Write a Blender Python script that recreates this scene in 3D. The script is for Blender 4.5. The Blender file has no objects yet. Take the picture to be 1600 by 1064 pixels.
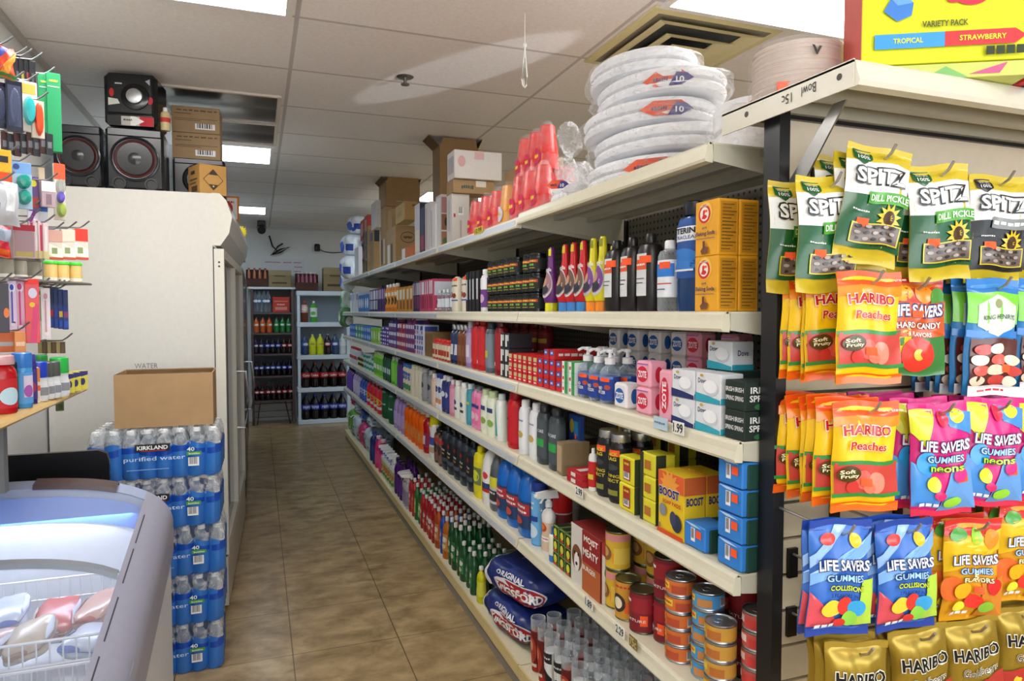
import bpy, math, random
from math import sin, cos, pi, atan, tan, sqrt
from mathutils import Vector, Matrix
random.seed(7)
SC = bpy.context.scene
COL = SC.collection
# ---------------------------------------------------------------- camera
FPX = 1069.0; YAW = atan(397/FPX); PIT = atan(45/FPX); EYE = 1.48
cd = bpy.data.cameras.new('camera'); cam = bpy.data.objects.new('camera', cd); COL.objects.link(cam)
cd.sensor_width = 36; cd.lens = 36*FPX/1600; cd.clip_start = .05
cam.location = (0, 0, EYE); cam.rotation_euler = (pi/2-PIT, 0, -YAW)
SC.camera = cam
# ---------------------------------------------------------------- world, light, exposure
SC.view_settings.view_transform = 'Standard'; SC.view_settings.look = 'None'
SC.view_settings.gamma = 1; SC.view_settings.exposure = 0.34
SC.view_settings.use_curve_mapping = False
w = bpy.data.worlds.new('world'); SC.world = w; w.use_nodes = True
bg = w.node_tree.nodes['Background']
sky = w.node_tree.nodes.new('ShaderNodeTexSky'); sky.sky_type = 'NISHITA'; sky.sun_elevation = .7; sky.sun_disc = False
w.node_tree.links.new(sky.outputs[0], bg.inputs[0]); bg.inputs[1].default_value = .25
SC.cycles.use_denoising = True
SC.cycles.max_bounces = 7; SC.cycles.transparent_max_bounces = 12; SC.cycles.diffuse_bounces = 4
SC.cycles.sample_clamp_indirect = 6; SC.cycles.caustics_reflective = False; SC.cycles.caustics_refractive = False

def area_light(name, loc, rot, sx, sy, power, col):
    l = bpy.data.lights.new(name, 'AREA'); l.shape = 'RECTANGLE'; l.size = sx; l.size_y = sy; l.energy = power; l.color = col
    o = bpy.data.objects.new(name, l); COL.objects.link(o); o.location = loc; o.rotation_euler = rot
    return o
# daylight through the storefront window behind the camera
area_light('window_daylight', (1.0, -2.35, 1.45), (pi/2+1.0, 0, 0), 4.2, 1.8, 105, (.93, .96, 1.0))
# spot for sunlight reflected up from outside, through the window, onto the ceiling
sl = bpy.data.lights.new('sun_glint', 'SPOT'); sl.energy = 1100; sl.spot_size = .05; sl.spot_blend = .25; sl.shadow_soft_size = .01; sl.color = (.88, .94, 1)
so = bpy.data.objects.new('sun_glint', sl); COL.objects.link(so); so.location = (4.35, -2.9, .95); so.rotation_euler = (Vector((.92, 3.15, 2.62))-Vector(so.location)).to_track_quat('-Z', 'Y').to_euler()
LAMP = 12.0
# ---------------------------------------------------------------- camera maths used to measure positions off the plan
_f = (sin(YAW)*cos(PIT), cos(YAW)*cos(PIT), -sin(PIT)); _r = (cos(YAW), -sin(YAW), 0); _u = (sin(YAW)*sin(PIT), cos(YAW)*sin(PIT), cos(PIT))
def U(px, py, X=None, Y=None, Z=None):
    a = (px-800)/FPX; b = (532-py)/FPX
    d = [_f[i]+a*_r[i]+b*_u[i] for i in range(3)]
    t = X/d[0] if X is not None else (Y/d[1] if Y is not None else (Z-EYE)/d[2])
    return (t*d[0], t*d[1], EYE+t*d[2])
def proj(x, y, z):
    d = (x, y, z-EYE); D = sum(a*b for a, b in zip(_f, d))
    return 800+FPX*sum(a*b for a, b in zip(_r, d))/D, 532-FPX*sum(a*b for a, b in zip(_u, d))/D
def YX(px, X, z):
    lo, hi = .3, 30
    for _ in range(50):
        m = (lo+hi)/2
        if proj(X, m, z)[0] > px: lo = m
        else: hi = m
    return lo
# ---------------------------------------------------------------- materials
_M = {}
def lin(c):
    c = c/255
    return c/12.92 if c <= .04045 else ((c+.055)/1.055)**2.4
def rgb(h): return tuple(lin(int(h[i:i+2], 16)) for i in (0, 2, 4))
FIN = {'p': (.32, 0), 'm': (.65, 0), 'g': (.16, 0), 'f': (.28, .45), 'k': (.3, .9), 'b': (.8, 0), 's': (.22, 0), 'w': (.05, 0)}
def C(h, fin='p'):
    """a procedural surface: base colour with a little grain, by finish letter"""
    key = h+fin
    if key in _M: return _M[key]
    m = bpy.data.materials.new('surface_'+key); m.use_nodes = True; nt = m.node_tree; N = nt.nodes; L = nt.links
    b = N['Principled BSDF']; c = rgb(h)
    if fin in 'ctw':
        b.inputs['Base Color'].default_value = (*c, 1); b.inputs['Roughness'].default_value = .08
        tr = N.new('ShaderNodeBsdfTransparent'); tr.inputs[0].default_value = (*[min(1, .25+x*.9) for x in c], 1) if fin == 't' else (.97, .98, 1, 1)
        mx = N.new('ShaderNodeMixShader'); lw = N.new('ShaderNodeLayerWeight'); lw.inputs[0].default_value = .45
        mr = N.new('ShaderNodeMapRange'); mr.inputs[3].default_value = {'c': .1, 'w': .03, 't': .55}[fin]; mr.inputs[4].default_value = {'c': .6, 'w': .22, 't': .95}[fin]
        L.new(lw.outputs['Facing'], mr.inputs[0]); L.new(mr.outputs[0], mx.inputs[0]); L.new(tr.outputs[0], mx.inputs[1]); L.new(b.outputs[0], mx.inputs[2])
        L.new(mx.outputs[0], N['Material Output'].inputs[0])
        _M[key] = m; return m
    ro, me = FIN[fin]
    b.inputs['Roughness'].default_value = ro; b.inputs['Metallic'].default_value = me
    tc = N.new('ShaderNodeTexCoord'); no = N.new('ShaderNodeTexNoise'); no.inputs['Scale'].default_value = 45 if fin != 'b' else 14
    no.inputs['Detail'].default_value = 3
    L.new(tc.outputs['Object'], no.inputs['Vector'])
    a = .94 if fin != 'b' else .85
    mx = N.new('ShaderNodeMix'); mx.data_type = 'RGBA'
    mx.inputs[6].default_value = (*[x*a for x in c], 1); mx.inputs[7].default_value = (*[min(1, x*(2-a)) for x in c], 1)
    L.new(no.outputs[0], mx.inputs[0]); L.new(mx.outputs[2], b.inputs['Base Color'])
    _M[key] = m; return m
def emis(name, col, s):
    m = bpy.data.materials.new(name); m.use_nodes = True; N = m.node_tree.nodes
    b = N['Principled BSDF']; b.inputs['Base Color'].default_value = (*col, 1)
    b.inputs['Emission Color'].default_value = (*col, 1); b.inputs['Emission Strength'].default_value = s
    return m
def film(lo=.06, hi=.5):
    """thin clear wrapping film with crinkles"""
    if ('film', hi) in _M: return _M['film', hi]
    m = bpy.data.materials.new('clear_film'); m.use_nodes = True; N = m.node_tree.nodes; L = m.node_tree.links
    b = N['Principled BSDF']; b.inputs['Base Color'].default_value = (.93, .94, .95, 1); b.inputs['Roughness'].default_value = .12
    no = N.new('ShaderNodeTexNoise'); no.inputs['Scale'].default_value = 22; no.inputs['Detail'].default_value = 4; no.inputs['Distortion'].default_value = 1.5
    tc = N.new('ShaderNodeTexCoord'); L.new(tc.outputs['Object'], no.inputs['Vector'])
    bp = N.new('ShaderNodeBump'); bp.inputs['Strength'].default_value = .6; bp.inputs['Distance'].default_value = .02
    L.new(no.outputs[0], bp.inputs['Height']); L.new(bp.outputs[0], b.inputs['Normal'])
    tr = N.new('ShaderNodeBsdfTransparent'); mx = N.new('ShaderNodeMixShader')
    mr = N.new('ShaderNodeMapRange'); mr.inputs[1].default_value = .35; mr.inputs[2].default_value = .75; mr.inputs[3].default_value = lo; mr.inputs[4].default_value = hi
    L.new(no.outputs[0], mr.inputs[0]); L.new(mr.outputs[0], mx.inputs[0]); L.new(tr.outputs[0], mx.inputs[1]); L.new(b.outputs[0], mx.inputs[2])
    L.new(mx.outputs[0], N['Material Output'].inputs[0]); _M['film', hi] = m; return m
# ---------------------------------------------------------------- text as polygons, unit box
_T = {}
def text_poly(s, off=.0):
    k = (s, off)
    if k in _T: return _T[k]
    c = bpy.data.curves.new('t', 'FONT'); c.body = s; c.resolution_u = 2; c.offset = off
    o = bpy.data.objects.new('t', c); me = bpy.data.meshes.new_from_object(o)
    vs = [(v.co.x, v.co.y) for v in me.vertices]; fs = [tuple(p.vertices) for p in me.polygons]
    bpy.data.objects.remove(o); bpy.data.curves.remove(c); bpy.data.meshes.remove(me)
    x0 = min(v[0] for v in vs); x1 = max(v[0] for v in vs); y0 = min(v[1] for v in vs); y1 = max(v[1] for v in vs)
    vs = [((x-x0)/(x1-x0)-.5, (y-y0)/(y1-y0)-.5) for x, y in vs]
    _T[k] = (vs, fs); return _T[k]
# ---------------------------------------------------------------- mesh builder
class MB:
    def __init__(s): s.v = []; s.f = []; s.m = []; s.mats = []; s.sm = []
    def mi(s, mat):
        if isinstance(mat, str): mat = C(mat[:6], mat[6:] or 'p')
        if mat not in s.mats: s.mats.append(mat)
        return s.mats.index(mat)
    def add(s, vs, fs, mat, smooth=False, T=None):
        k = len(s.v); i = s.mi(mat)
        if T is not None: vs = [tuple(T @ Vector(p)) for p in vs]
        s.v += [tuple(p) for p in vs]
        for f in fs: s.f.append(tuple(j+k for j in f)); s.m.append(i); s.sm.append(smooth)
        return s
    def box(s, x0, y0, z0, x1, y1, z1, mat, T=None, c=0):
        if c:  # chamfered box
            X = (x0, x1); Yy = (y0, y1); Z = (z0, z1); vs = []; idx = {}
            for i in (0, 1):
                for j in (0, 1):
                    for k in (0, 1):
                        p = (X[i], Yy[j], Z[k]); g = (1-2*i, 1-2*j, 1-2*k)
                        for a in range(3):
                            q = [p[b]+(g[b]*c if b != a else 0) for b in range(3)]; idx[(i, j, k, a)] = len(vs); vs.append(q)
            fs = []
            for a in range(3):
                b, d = [(1, 2), (2, 0), (0, 1)][a]
                for e in (0, 1):
                    quad = []
                    for (p, q) in ((0, 0), (1, 0), (1, 1), (0, 1)):
                        t = [0, 0, 0]; t[a] = e; t[b] = p; t[d] = q; quad.append(idx[(*t, a)])
                    fs.append(quad if e else quad[::-1])
            for a in range(3):   # edges
                b, d = [(1, 2), (2, 0), (0, 1)][a]
                for p in (0, 1):
                    for q in (0, 1):
                        t0 = [0, 0, 0]; t1 = [0, 0, 0]; t0[b] = t1[b] = p; t0[d] = t1[d] = q; t1[a] = 1
                        quad = [idx[(*t0, b)], idx[(*t1, b)], idx[(*t1, d)], idx[(*t0, d)]]
                        fs.append(quad if (p == q) else quad[::-1])
            for i in (0, 1):
                for j in (0, 1):
                    for k in (0, 1):
                        t = [idx[(i, j, k, a)] for a in range(3)]
                        fs.append(t if (i+j+k) % 2 else t[::-1])
            return s.add(vs, fs, mat, False, T)
        vs = [(x0, y0, z0), (x1, y0, z0), (x1, y1, z0), (x0, y1, z0), (x0, y0, z1), (x1, y0, z1), (x1, y1, z1), (x0, y1, z1)]
        return s.add(vs, [(0, 3, 2, 1), (4, 5, 6, 7), (0, 1, 5, 4), (1, 2, 6, 5), (2, 3, 7, 6), (3, 0, 4, 7)], mat, False, T)
    def rings(s, R, mat, close=True, smooth=True, T=None, wrap=True):
        n = len(R[0]); vs = [p for r in R for p in r]; fs = []
        for i in range(len(R)-1):
            for j in range(n if wrap else n-1):
                a = i*n+j; b = i*n+(j+1) % n; fs.append((a, b, b+n, a+n))
        if close: fs.append(tuple(range(n))[::-1]); fs.append(tuple((len(R)-1)*n+j for j in range(n)))
        return s.add(vs, fs, mat, smooth, T)
    def lathe(s, prof, mat, rx=1, ry=None, cx=0, cy=0, n=16, close=True, pw=2, T=None):
        ry = rx if ry is None else ry
        R = []
        for z, r in prof:
            ring = []
            for j in range(n):
                a = 2*pi*j/n+pi/n; ca, sa = cos(a), sin(a)
                k = 1 if pw == 2 else (abs(ca)**pw+abs(sa)**pw)**(-1/pw)
                ring.append((cx+rx*r*k*ca, cy+ry*r*k*sa, z))
            R.append(ring)
        return s.rings(R, mat, close, True, T)
    def tube(s, pts, r, mat, n=6, T=None):
        pts = [Vector(p) for p in pts]; R = []
        for i, p in enumerate(pts):
            d = (pts[min(i+1, len(pts)-1)]-pts[max(i-1, 0)]).normalized()
            a = d.cross(Vector((0, 0, 1)))
            if a.length < .05: a = d.cross(Vector((1, 0, 0)))
            a.normalize(); b = d.cross(a)
            rr = r[i] if isinstance(r, (list, tuple)) else r
            R.append([tuple(p+a*rr*cos(2*pi*j/n)+b*rr*sin(2*pi*j/n)) for j in range(n)])
        return s.rings(R, mat, True, True, T)
    def gfx(s, fn, items, curved=False):
        """printed artwork on a surface; fn(u, v, lift) -> point; items drawn in order"""
        k = 1
        for it in items:
            t = it[0]; lift = .0005+.00035*k; k += 1
            if t == 'r':
                _, u0, v0, u1, v1, c = it; n = 8 if curved else 1; vs = []; fs = []
                for i in range(n+1):
                    for j in range(n+1): vs.append(fn(u0+(u1-u0)*i/n, v0+(v1-v0)*j/n, lift))
                for i in range(n):
                    for j in range(n): a = i*(n+1)+j; fs.append((a, a+n+1, a+n+2, a+1))
                s.add(vs, fs, c, curved)
            elif t == 'q':
                _, P, c = it
                if not curved: s.add([fn(a, b, lift) for a, b in P], [tuple(range(len(P)))], c); continue
                ca, cb = sum(p[0] for p in P)/len(P), sum(p[1] for p in P)/len(P); n = 6
                for (a0, b0), (a1, b1) in zip(P, P[1:]+P[:1]):
                    vs = []; ix = {}; fs = []
                    for i in range(n+1):
                        for j in range(n+1-i):
                            p, q = i/n, j/n; ix[i, j] = len(vs); vs.append(fn(ca+(a0-ca)*p+(a1-ca)*q, cb+(b0-cb)*p+(b1-cb)*q, lift))
                    for i in range(n):
                        for j in range(n-i):
                            fs.append((ix[i, j], ix[i+1, j], ix[i, j+1]))
                            if i+j < n-1: fs.append((ix[i+1, j], ix[i+1, j+1], ix[i, j+1]))
                    s.add(vs, fs, c, True)
            elif t in 'eS':
                _, cu, cv, ru, rv, c = it[:6]; n = 20 if t == 'e' else 24; vs = [fn(cu, cv, lift)]
                for ring in (.5, 1):
                    for j in range(n):
                        q = ring*(1 if t == 'e' or j % 2 else .62); vs.append(fn(cu+ru*q*cos(2*pi*j/n), cv+rv*q*sin(2*pi*j/n), lift))
                fs = [(0, 1+j, 1+(j+1) % n) for j in range(n)]+[(1+j, 1+n+j, 1+n+(j+1) % n, 1+(j+1) % n) for j in range(n)]
                s.add(vs, fs, c, curved)
            elif t == 'x':   # a line of print too small to read
                cu, cv, wu, hv, c = it[2:7]; rot = it[8] if len(it) > 8 else 0; rnd = random.Random(int(cu*97+cv*31)); q = -.5
                while q < .45:
                    e = min(.5, q+rnd.uniform(.08, .2)); lo_, hi_ = rnd.choice(((-.3, .3), (-.3, .2), (-.2, .3)))
                    P = [(q, lo_), (e, lo_), (e, hi_), (q, hi_)]; P = [(cu-y*wu, cv+x*hv) for x, y in P] if rot else [(cu+x*wu, cv+y*hv) for x, y in P]
                    s.add([fn(a, b, lift) for a, b in P], [(0, 1, 2, 3)], c); q = e+.04
            elif t == 't':
                _, tx, cu, cv, wu, hv, c = it[:7]; off = it[7] if len(it) > 7 else .015; rot = it[8] if len(it) > 8 else 0
                vs, fs = text_poly(tx, off)
                if curved: lift += .001
                if rot: P = [(cu-y*wu, cv+x*hv) for x, y in vs]
                else: P = [(cu+x*wu, cv+y*hv) for x, y in vs]
                s.add([fn(a, b, lift) for a, b in P], fs, c)
            elif t == 'bar':
                _, u0, v0, u1, v1 = it[:5]; s.add([fn(a, b, lift) for a, b in ((u0, v0), (u1, v0), (u1, v1), (u0, v1))], [(0, 1, 2, 3)], 'f4f4f4m')
                q = u0+(u1-u0)*.1; rnd = random.Random(3)
                while q < u1-(u1-u0)*.12:
                    ww = (u1-u0)*rnd.choice((.03, .06)); s.add([fn(a, b, lift+.0003) for a, b in ((q, v0+(v1-v0)*.2), (q+ww, v0+(v1-v0)*.2), (q+ww, v1), (q, v1))], [(0, 1, 2, 3)], '181818m'); q += ww*2
        return s
    def obj(s, name, parent=None, link=False, loc=None):
        me = bpy.data.meshes.new(name); me.from_pydata(s.v, [], s.f)
        for m in s.mats: me.materials.append(m)
        me.polygons.foreach_set('material_index', s.m); me.polygons.foreach_set('use_smooth', s.sm)
        me.update()
        if any(s.sm): me.set_sharp_from_angle(angle=.7)
        o = bpy.data.objects.new(name, me)
        if parent is not None: o.parent = parent
        if link: COL.objects.link(o)
        if loc: o.location = loc
        return o
# ---------------------------------------------------------------- naming
LABELS = {}
ORD = 'first second third fourth fifth sixth seventh eighth ninth tenth eleventh twelfth thirteenth fourteenth fifteenth sixteenth seventeenth eighteenth nineteenth twentieth'.split()
def tag(o, label, cat, group=None):
    n = len(label.replace(',', ' ').split())
    if n > 16 or n < 4: print('LABELLEN', n, label)
    if label in LABELS and not (group and LABELS[label] == group): print('DUPLABEL', label)
    LABELS[label] = group
    o['label'] = label; o['category'] = cat
    if group: o['group'] = group
    return o
def struct(mb, name):
    o = mb.obj(name, link=True); o['kind'] = 'structure'; return o
def empty(name, label, cat, loc=(0, 0, 0), rz=0, group=None):
    o = bpy.data.objects.new(name, None); COL.objects.link(o); o.location = loc; o.rotation_euler = (0, 0, rz); o.empty_display_size = .05
    return tag(o, label, cat, group)
KIDS = {}
PROTOS = []
def kid(parent, mb, name):
    o = mb.obj(name, parent); KIDS.setdefault(parent.name, []).append(o); return o
def proto(mb, name, cat, size):
    o = mb.obj(name); o.name = 'proto '+name+' '+str(len(PROTOS)); o['pn'] = name; o['pc'] = cat; o['sz'] = size; PROTOS.append(o); return o
def inst(p, loc, rot, label, group=None, scale=None):
    o = p.copy(); o.name = p['pn']; COL.objects.link(o); o.location = loc
    o.rotation_euler = rot if isinstance(rot, tuple) else (0, 0, rot)
    if scale: o.scale = scale
    for k in ('pn', 'pc', 'sz'): del o[k]
    def rec(src, dst):
        for ch in KIDS.get(src.name, []):
            c = ch.copy(); c.name = ch.data.name.split('.')[0]; COL.objects.link(c); c.parent = dst; rec(ch, c)
    rec(p, o)
    return tag(o, label, p['pc'], group)
def finish():
    for p in PROTOS:
        for c in KIDS.get(p.name, []): bpy.data.objects.remove(c)
    for p in PROTOS: bpy.data.objects.remove(p)
# ---------------------------------------------------------------- product makers (front faces local -Y, base centre at the origin)
def face(w, d, h, side='f'):
    """unit-square map onto a face of a carton"""
    if side == 'f': return lambda u, v, l: ((u-.5)*w, -d/2-l, v*h)
    if side == 'r': return lambda u, v, l: (w/2+l, (u-.5)*d, v*h)
    if side == 'l': return lambda u, v, l: (-w/2-l, (.5-u)*d, v*h)
    if side == 't': return lambda u, v, l: ((u-.5)*w, (v-.5)*d, h+l)
def carton(name, w, d, h, col, front=(), right=(), left=(), top=(), cat='box', c=.0015):
    b = MB(); b.box(-w/2, -d/2, 0, w/2, d/2, h, col, c=c)
    for s, g in (('f', front), ('r', right), ('l', left), ('t', top)):
        if g: b.gfx(face(w, d, h, s), g)
    return proto(b, name, cat, (w, d, h))
def interp(prof, z):
    for (z0, r0), (z1, r1) in zip(prof, prof[1:]):
        if z <= z1: return r0+(r1-r0)*((z-z0)/(z1-z0) if z1 > z0 else 0)
    return prof[-1][1]
def wrapfn(prof, rx, ry, h, a0, a1, z0, z1, pw=2):
    def fn(u, v, l):
        z = z0+(z1-z0)*v; a = a0+(a1-a0)*u; r = interp(prof, z/h); sa, ca = sin(a), cos(a)
        k = 1 if pw == 2 else (abs(ca)**pw+abs(sa)**pw)**(-1/pw)
        return ((rx*r*k+l)*sa, -(ry*r*k+l)*ca, z)
    return fn
PF = {
 'soda': [(0, .8), (.02, .97), (.06, 1), (.3, .97), (.36, .93), (.42, 1), (.62, 1), (.75, .82), (.86, .42), (.93, .32), (.96, .32)],
 'soap': [(0, .9), (.03, 1), (.3, 1), (.5, .9), (.68, .98), (.78, .8), (.85, .38), (.9, .3), (.93, .3)],
 'round': [(0, .92), (.03, 1), (.7, 1), (.78, .85), (.85, .45), (.88, .4), (.9, .4)],
 'slab': [(0, .94), (.02, 1), (.4, 1), (.78, .97), (.85, .8), (.88, .4), (.9, .38)],
 'waist': [(0, .95), (.03, 1), (.25, 1), (.45, .85), (.6, .9), (.72, 1), (.8, .8), (.85, .42), (.88, .4)],
 'can': [(0, .93), (.02, 1), (.82, 1), (.86, .9), (.88, .88)],
 'gel': [(0, .62), (.14, .66), (.142, .8), (.25, 1), (.36, .98), (.55, .62), (.75, .42), (.97, .34), (1, .25)],
 'roll': [(0, .85), (.03, .95), (.3, 1), (.5, .86), (.58, .9), (.6, .9)],
 'jug': [(0, .94), (.02, 1), (.55, 1), (.7, .9), (.82, .62), (.87, .3), (.91, .28)],
 'tube': [(0, .75), (.1, .75), (.12, .8), (.5, .95), (1, 1)],
}
def bottle(name, rx, ry, h, shape, col, cap=None, label=None, gf=(), back=False, pw=2, cat='bottle', band=None, n=16, extra=None, sticker=False, top=True):
    """cap=(z0,z1,r,colour) label=(z0,z1,colour) as fractions of h; gf artwork on the label front"""
    pr = PF[shape]; b = MB(); b.lathe([(z*h, r) for z, r in pr], col, rx, ry, n=n, pw=pw, close=top)
    if not top: b.lathe([(h*.985, 1), (h*1.004, .99), (h, .9), (h*.02, .75), (h*.015, .1)], col, rx, ry, n=n, close=False)
    o = proto(b, name, cat, (2*rx, 2*ry, h))
    if cap:
        z0, z1, r, cc = cap; m = MB(); r2 = rx*r
        m.lathe([(z0*h, r2), (z0*h+.002, r2*1.04), (z1*h-.003, r2), (z1*h, r2*.85)], cc, n=12); kid(o, m, 'cap')
    if label:
        z0, z1, lc = label; m = MB(); full = wrapfn(pr, rx, ry, h, -pi, pi, z0*h, z1*h, pw)
        zs = sorted({z0, z1, *[z for z, _ in pr if z0 < z < z1]}); R = []
        for z in zs:
            ring = []
            for j in range(n):
                a = 2*pi*j/n+pi/n-pi/2+pi/2; r = interp(pr, z); ca, sa = cos(a), sin(a); k = 1 if pw == 2 else (abs(ca)**pw+abs(sa)**pw)**(-1/pw)
                ring.append(((rx*r*k+.0007)*ca, (ry*r*k+.0007)*sa, z*h))
            R.append(ring)
        if lc: m.rings(R, lc, False)
        if gf: m.gfx(wrapfn(pr, rx+.0004, ry+.0004, h, -1.25, 1.25, z0*h, z1*h, pw), gf, True)
        if gf and back: m.gfx(wrapfn(pr, rx+.0004, ry+.0004, h, pi/2-1, pi/2+1, z0*h, z1*h, pw), gf, True)
        kid(o, m, 'label' if lc else 'label_print')
    if extra: extra(o)
    if sticker:
        m = MB(); m.gfx(wrapfn(pr, rx+.001, ry+.001, h, -.2, .9, (.62 if not label else label[1]-.12)*h, (.7 if not label else label[1]-.03)*h, pw), [('r', 0, 0, 1, 1, 'ff5a1fm')], True); kid(o, m, 'price_sticker')
    return o
def trigger(col, z, col2=None):
    def f(o):
        m = MB(); m.lathe([(z, .013), (z+.018, .013), (z+.022, .008), (z+.03, .008)], col, n=10)
        m.add([(-.011, -.05, z+.035), (.011, -.05, z+.035), (.011, .035, z+.03), (-.011, .035, z+.03), (-.009, -.05, z+.055), (.009, -.05, z+.055), (.008, .03, z+.062), (-.008, .03, z+.062)],
              [(0, 3, 2, 1), (4, 5, 6, 7), (0, 1, 5, 4), (1, 2, 6, 5), (2, 3, 7, 6), (3, 0, 4, 7)], col)
        m.box(-.005, -.058, z+.04, .005, -.05, z+.05, col2 or col); kid(o, m, 'spray_head')
        t = MB(); t.tube([(0, -.02, z+.035), (0, -.034, z+.015), (0, -.03, z-.012)], .004, col2 or col); kid(o, t, 'trigger')
    return f
def pumphead(col, z):
    def f(o):
        m = MB(); m.lathe([(z, .016), (z+.018, .016), (z+.02, .006), (z+.034, .005)], col, n=12); m.lathe([(z+.034, .012), (z+.044, .011)], col, n=10)
        m.tube([(0, 0, z+.04), (0, -.02, z+.041), (0, -.034, z+.034)], .0045, col); kid(o, m, 'pump')
    return f
def sidehandle(col, rx, h):
    def f(o):
        m = MB(); m.tube([(rx*.45, 0, h*.84), (rx*.8, 0, h*.86), (rx*1.0, 0, h*.74), (rx*1.0, 0, h*.58), (rx*.85, 0, h*.5)], .008, col, 8); kid(o, m, 'handle')
    return f
def tin(name, r, h, lab, gf, rim='b9bcc0k', pull=False, lid=None, sticker=True):
    b = MB(); b.lathe([(0, r*.97), (.002, r), (.004, r*.965), (h-.004, r*.965), (h-.0015, r), (h, r*.99), (h-.0005, r*.94), (h-.003, r*.92)], rim, n=24)
    o = proto(b, name, 'tin', (2*r, 2*r, h))
    m = MB(); m.lathe([(.005, r*.985), (h-.005, r*.985)], lab, n=24, close=False)
    pr = [(0, 1), (1, 1)]; m.gfx(wrapfn(pr, r*.985, r*.985, h, -1.7, 1.7, .005, h-.005), gf, True)
    if sticker: m.gfx(wrapfn(pr, r*.987, r*.987, h, .1, .65, h*.2, h*.45), [('r', 0, 0, 1, 1, 'ff5a1fm')], True)
    kid(o, m, 'label')
    if pull:
        m = MB(); m.tube([(r*.55*cos(a)*.45, -r*.25+r*.3*sin(a), h+.0005) for a in [i*pi/6 for i in range(13)]], .0012, rim, 5); kid(o, m, 'pull_tab')
    return o
def pillow_fn(w, h, t, seed=0, crimp=.07):
    rnd = random.Random(seed); ph = [rnd.uniform(0, 6) for _ in range(6)]
    def fn(u, v, l):
        uu = 2*u-1; q = max(0, min(1, (v-crimp)/(1-2*crimp))); vv = 2*q-1
        k = max(0, 1-abs(uu)**2.6)**.55*max(0, 1-abs(vv)**4)**.6
        e = .0016*(sin(9*u+ph[0])*sin(11*v+ph[1])+.6*sin(23*u+7*v+ph[2])+.5*sin(17*v-13*u+ph[3]))
        y = -(t/2)*k*(1+.12*sin(5*u+ph[4])*sin(4*v+ph[5]))+e*(.4+k)
        xs = 1-.05*max(0, 1-vv*vv)*1
        e = min(1, abs(uu))**7; return ((u-.5)*w*xs+.002*sin(9*v+ph[0])+(l*1.5*e if uu > 0 else -l*1.5*e), y-l*(1+2.5*e), v*h+.002*sin(8*u+ph[1]))
    return fn
def pouch(name, w, h, t, col, art, seed=0, back=None, cat='bag', sticker=(.5, .3), nm=22):
    """a hanging sealed bag: origin at the top centre, hangs down"""
    fn = pillow_fn(w, h, t, seed); b = MB(); R1 = []; R2 = []
    for j in range(nm+1):
        v = j/nm; R1.append([fn(i/nm, v, 0) for i in range(nm+1)])
        R2.append([(fn(i/nm, v, 0)[0], -fn(i/nm, v, 0)[1]*.8+.0008, fn(i/nm, v, 0)[2]) for i in range(nm+1)])
    b.rings(R1, col, False, True, wrap=False); b.rings([r[::-1] for r in R2], back or col, False, True, wrap=False)
    b.gfx(fn, [tuple(q[:-1]+'s' if isinstance(q, str) and len(q) == 7 and q[-1] == 'm' else q for q in it) for it in art], True)
    b.v = [(x, y, z-h) for x, y, z in b.v]
    o = proto(b, name, cat, (w, t, h))
    if sticker:
        m = MB(); s = .07; m.gfx(lambda u, v, l: fn(u, v, l+.0045), [('r', sticker[0], sticker[1], sticker[0]+.17, sticker[1]+.07, 'ff5a1fm')], True)
        m.v = [(x, y, z-h) for x, y, z in m.v]; kid(o, m, 'price_sticker')
    return o
def sack(name, w, d, h, col, art=(), cat='bag', seed=1, artside='f', n=26):
    """a soft filled bag lying or standing: superellipsoid with folds"""
    rnd = random.Random(seed); ph = [rnd.uniform(0, 6) for _ in range(5)]
    def fn(u, v, l):
        # u around from the front (-Y) centre .5, v height
        a = (u-.5)*2*pi; sa, ca = sin(a), cos(a); k = (abs(sa)**4.5+abs(ca)**4.5)**(-1/4.5)
        q = 2*v-1; r = max(0.02, 1-abs(q)**4)**.5
        r *= 1+.03*sin(4*a+6*v+ph[0])+.03*sin(7*a-9*v+ph[1])+.015*sin(13*a+11*v)+.012*sin(19*v+3*a)
        return ((w/2*r*k*.97+l)*sa, -(d/2*r*k*.97+l)*ca, h*(.5+.5*q))
    b = MB(); N2 = 48; R = []
    for i in range(n+1): R.append([fn(j/N2, i/n, 0) for j in range(N2)])
    b.rings(R, col); b.gfx(lambda u, v, l: fn(u, v, l*1.6+.0025), art, True)
    return proto(b, name, cat, (w, d, h))
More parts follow.
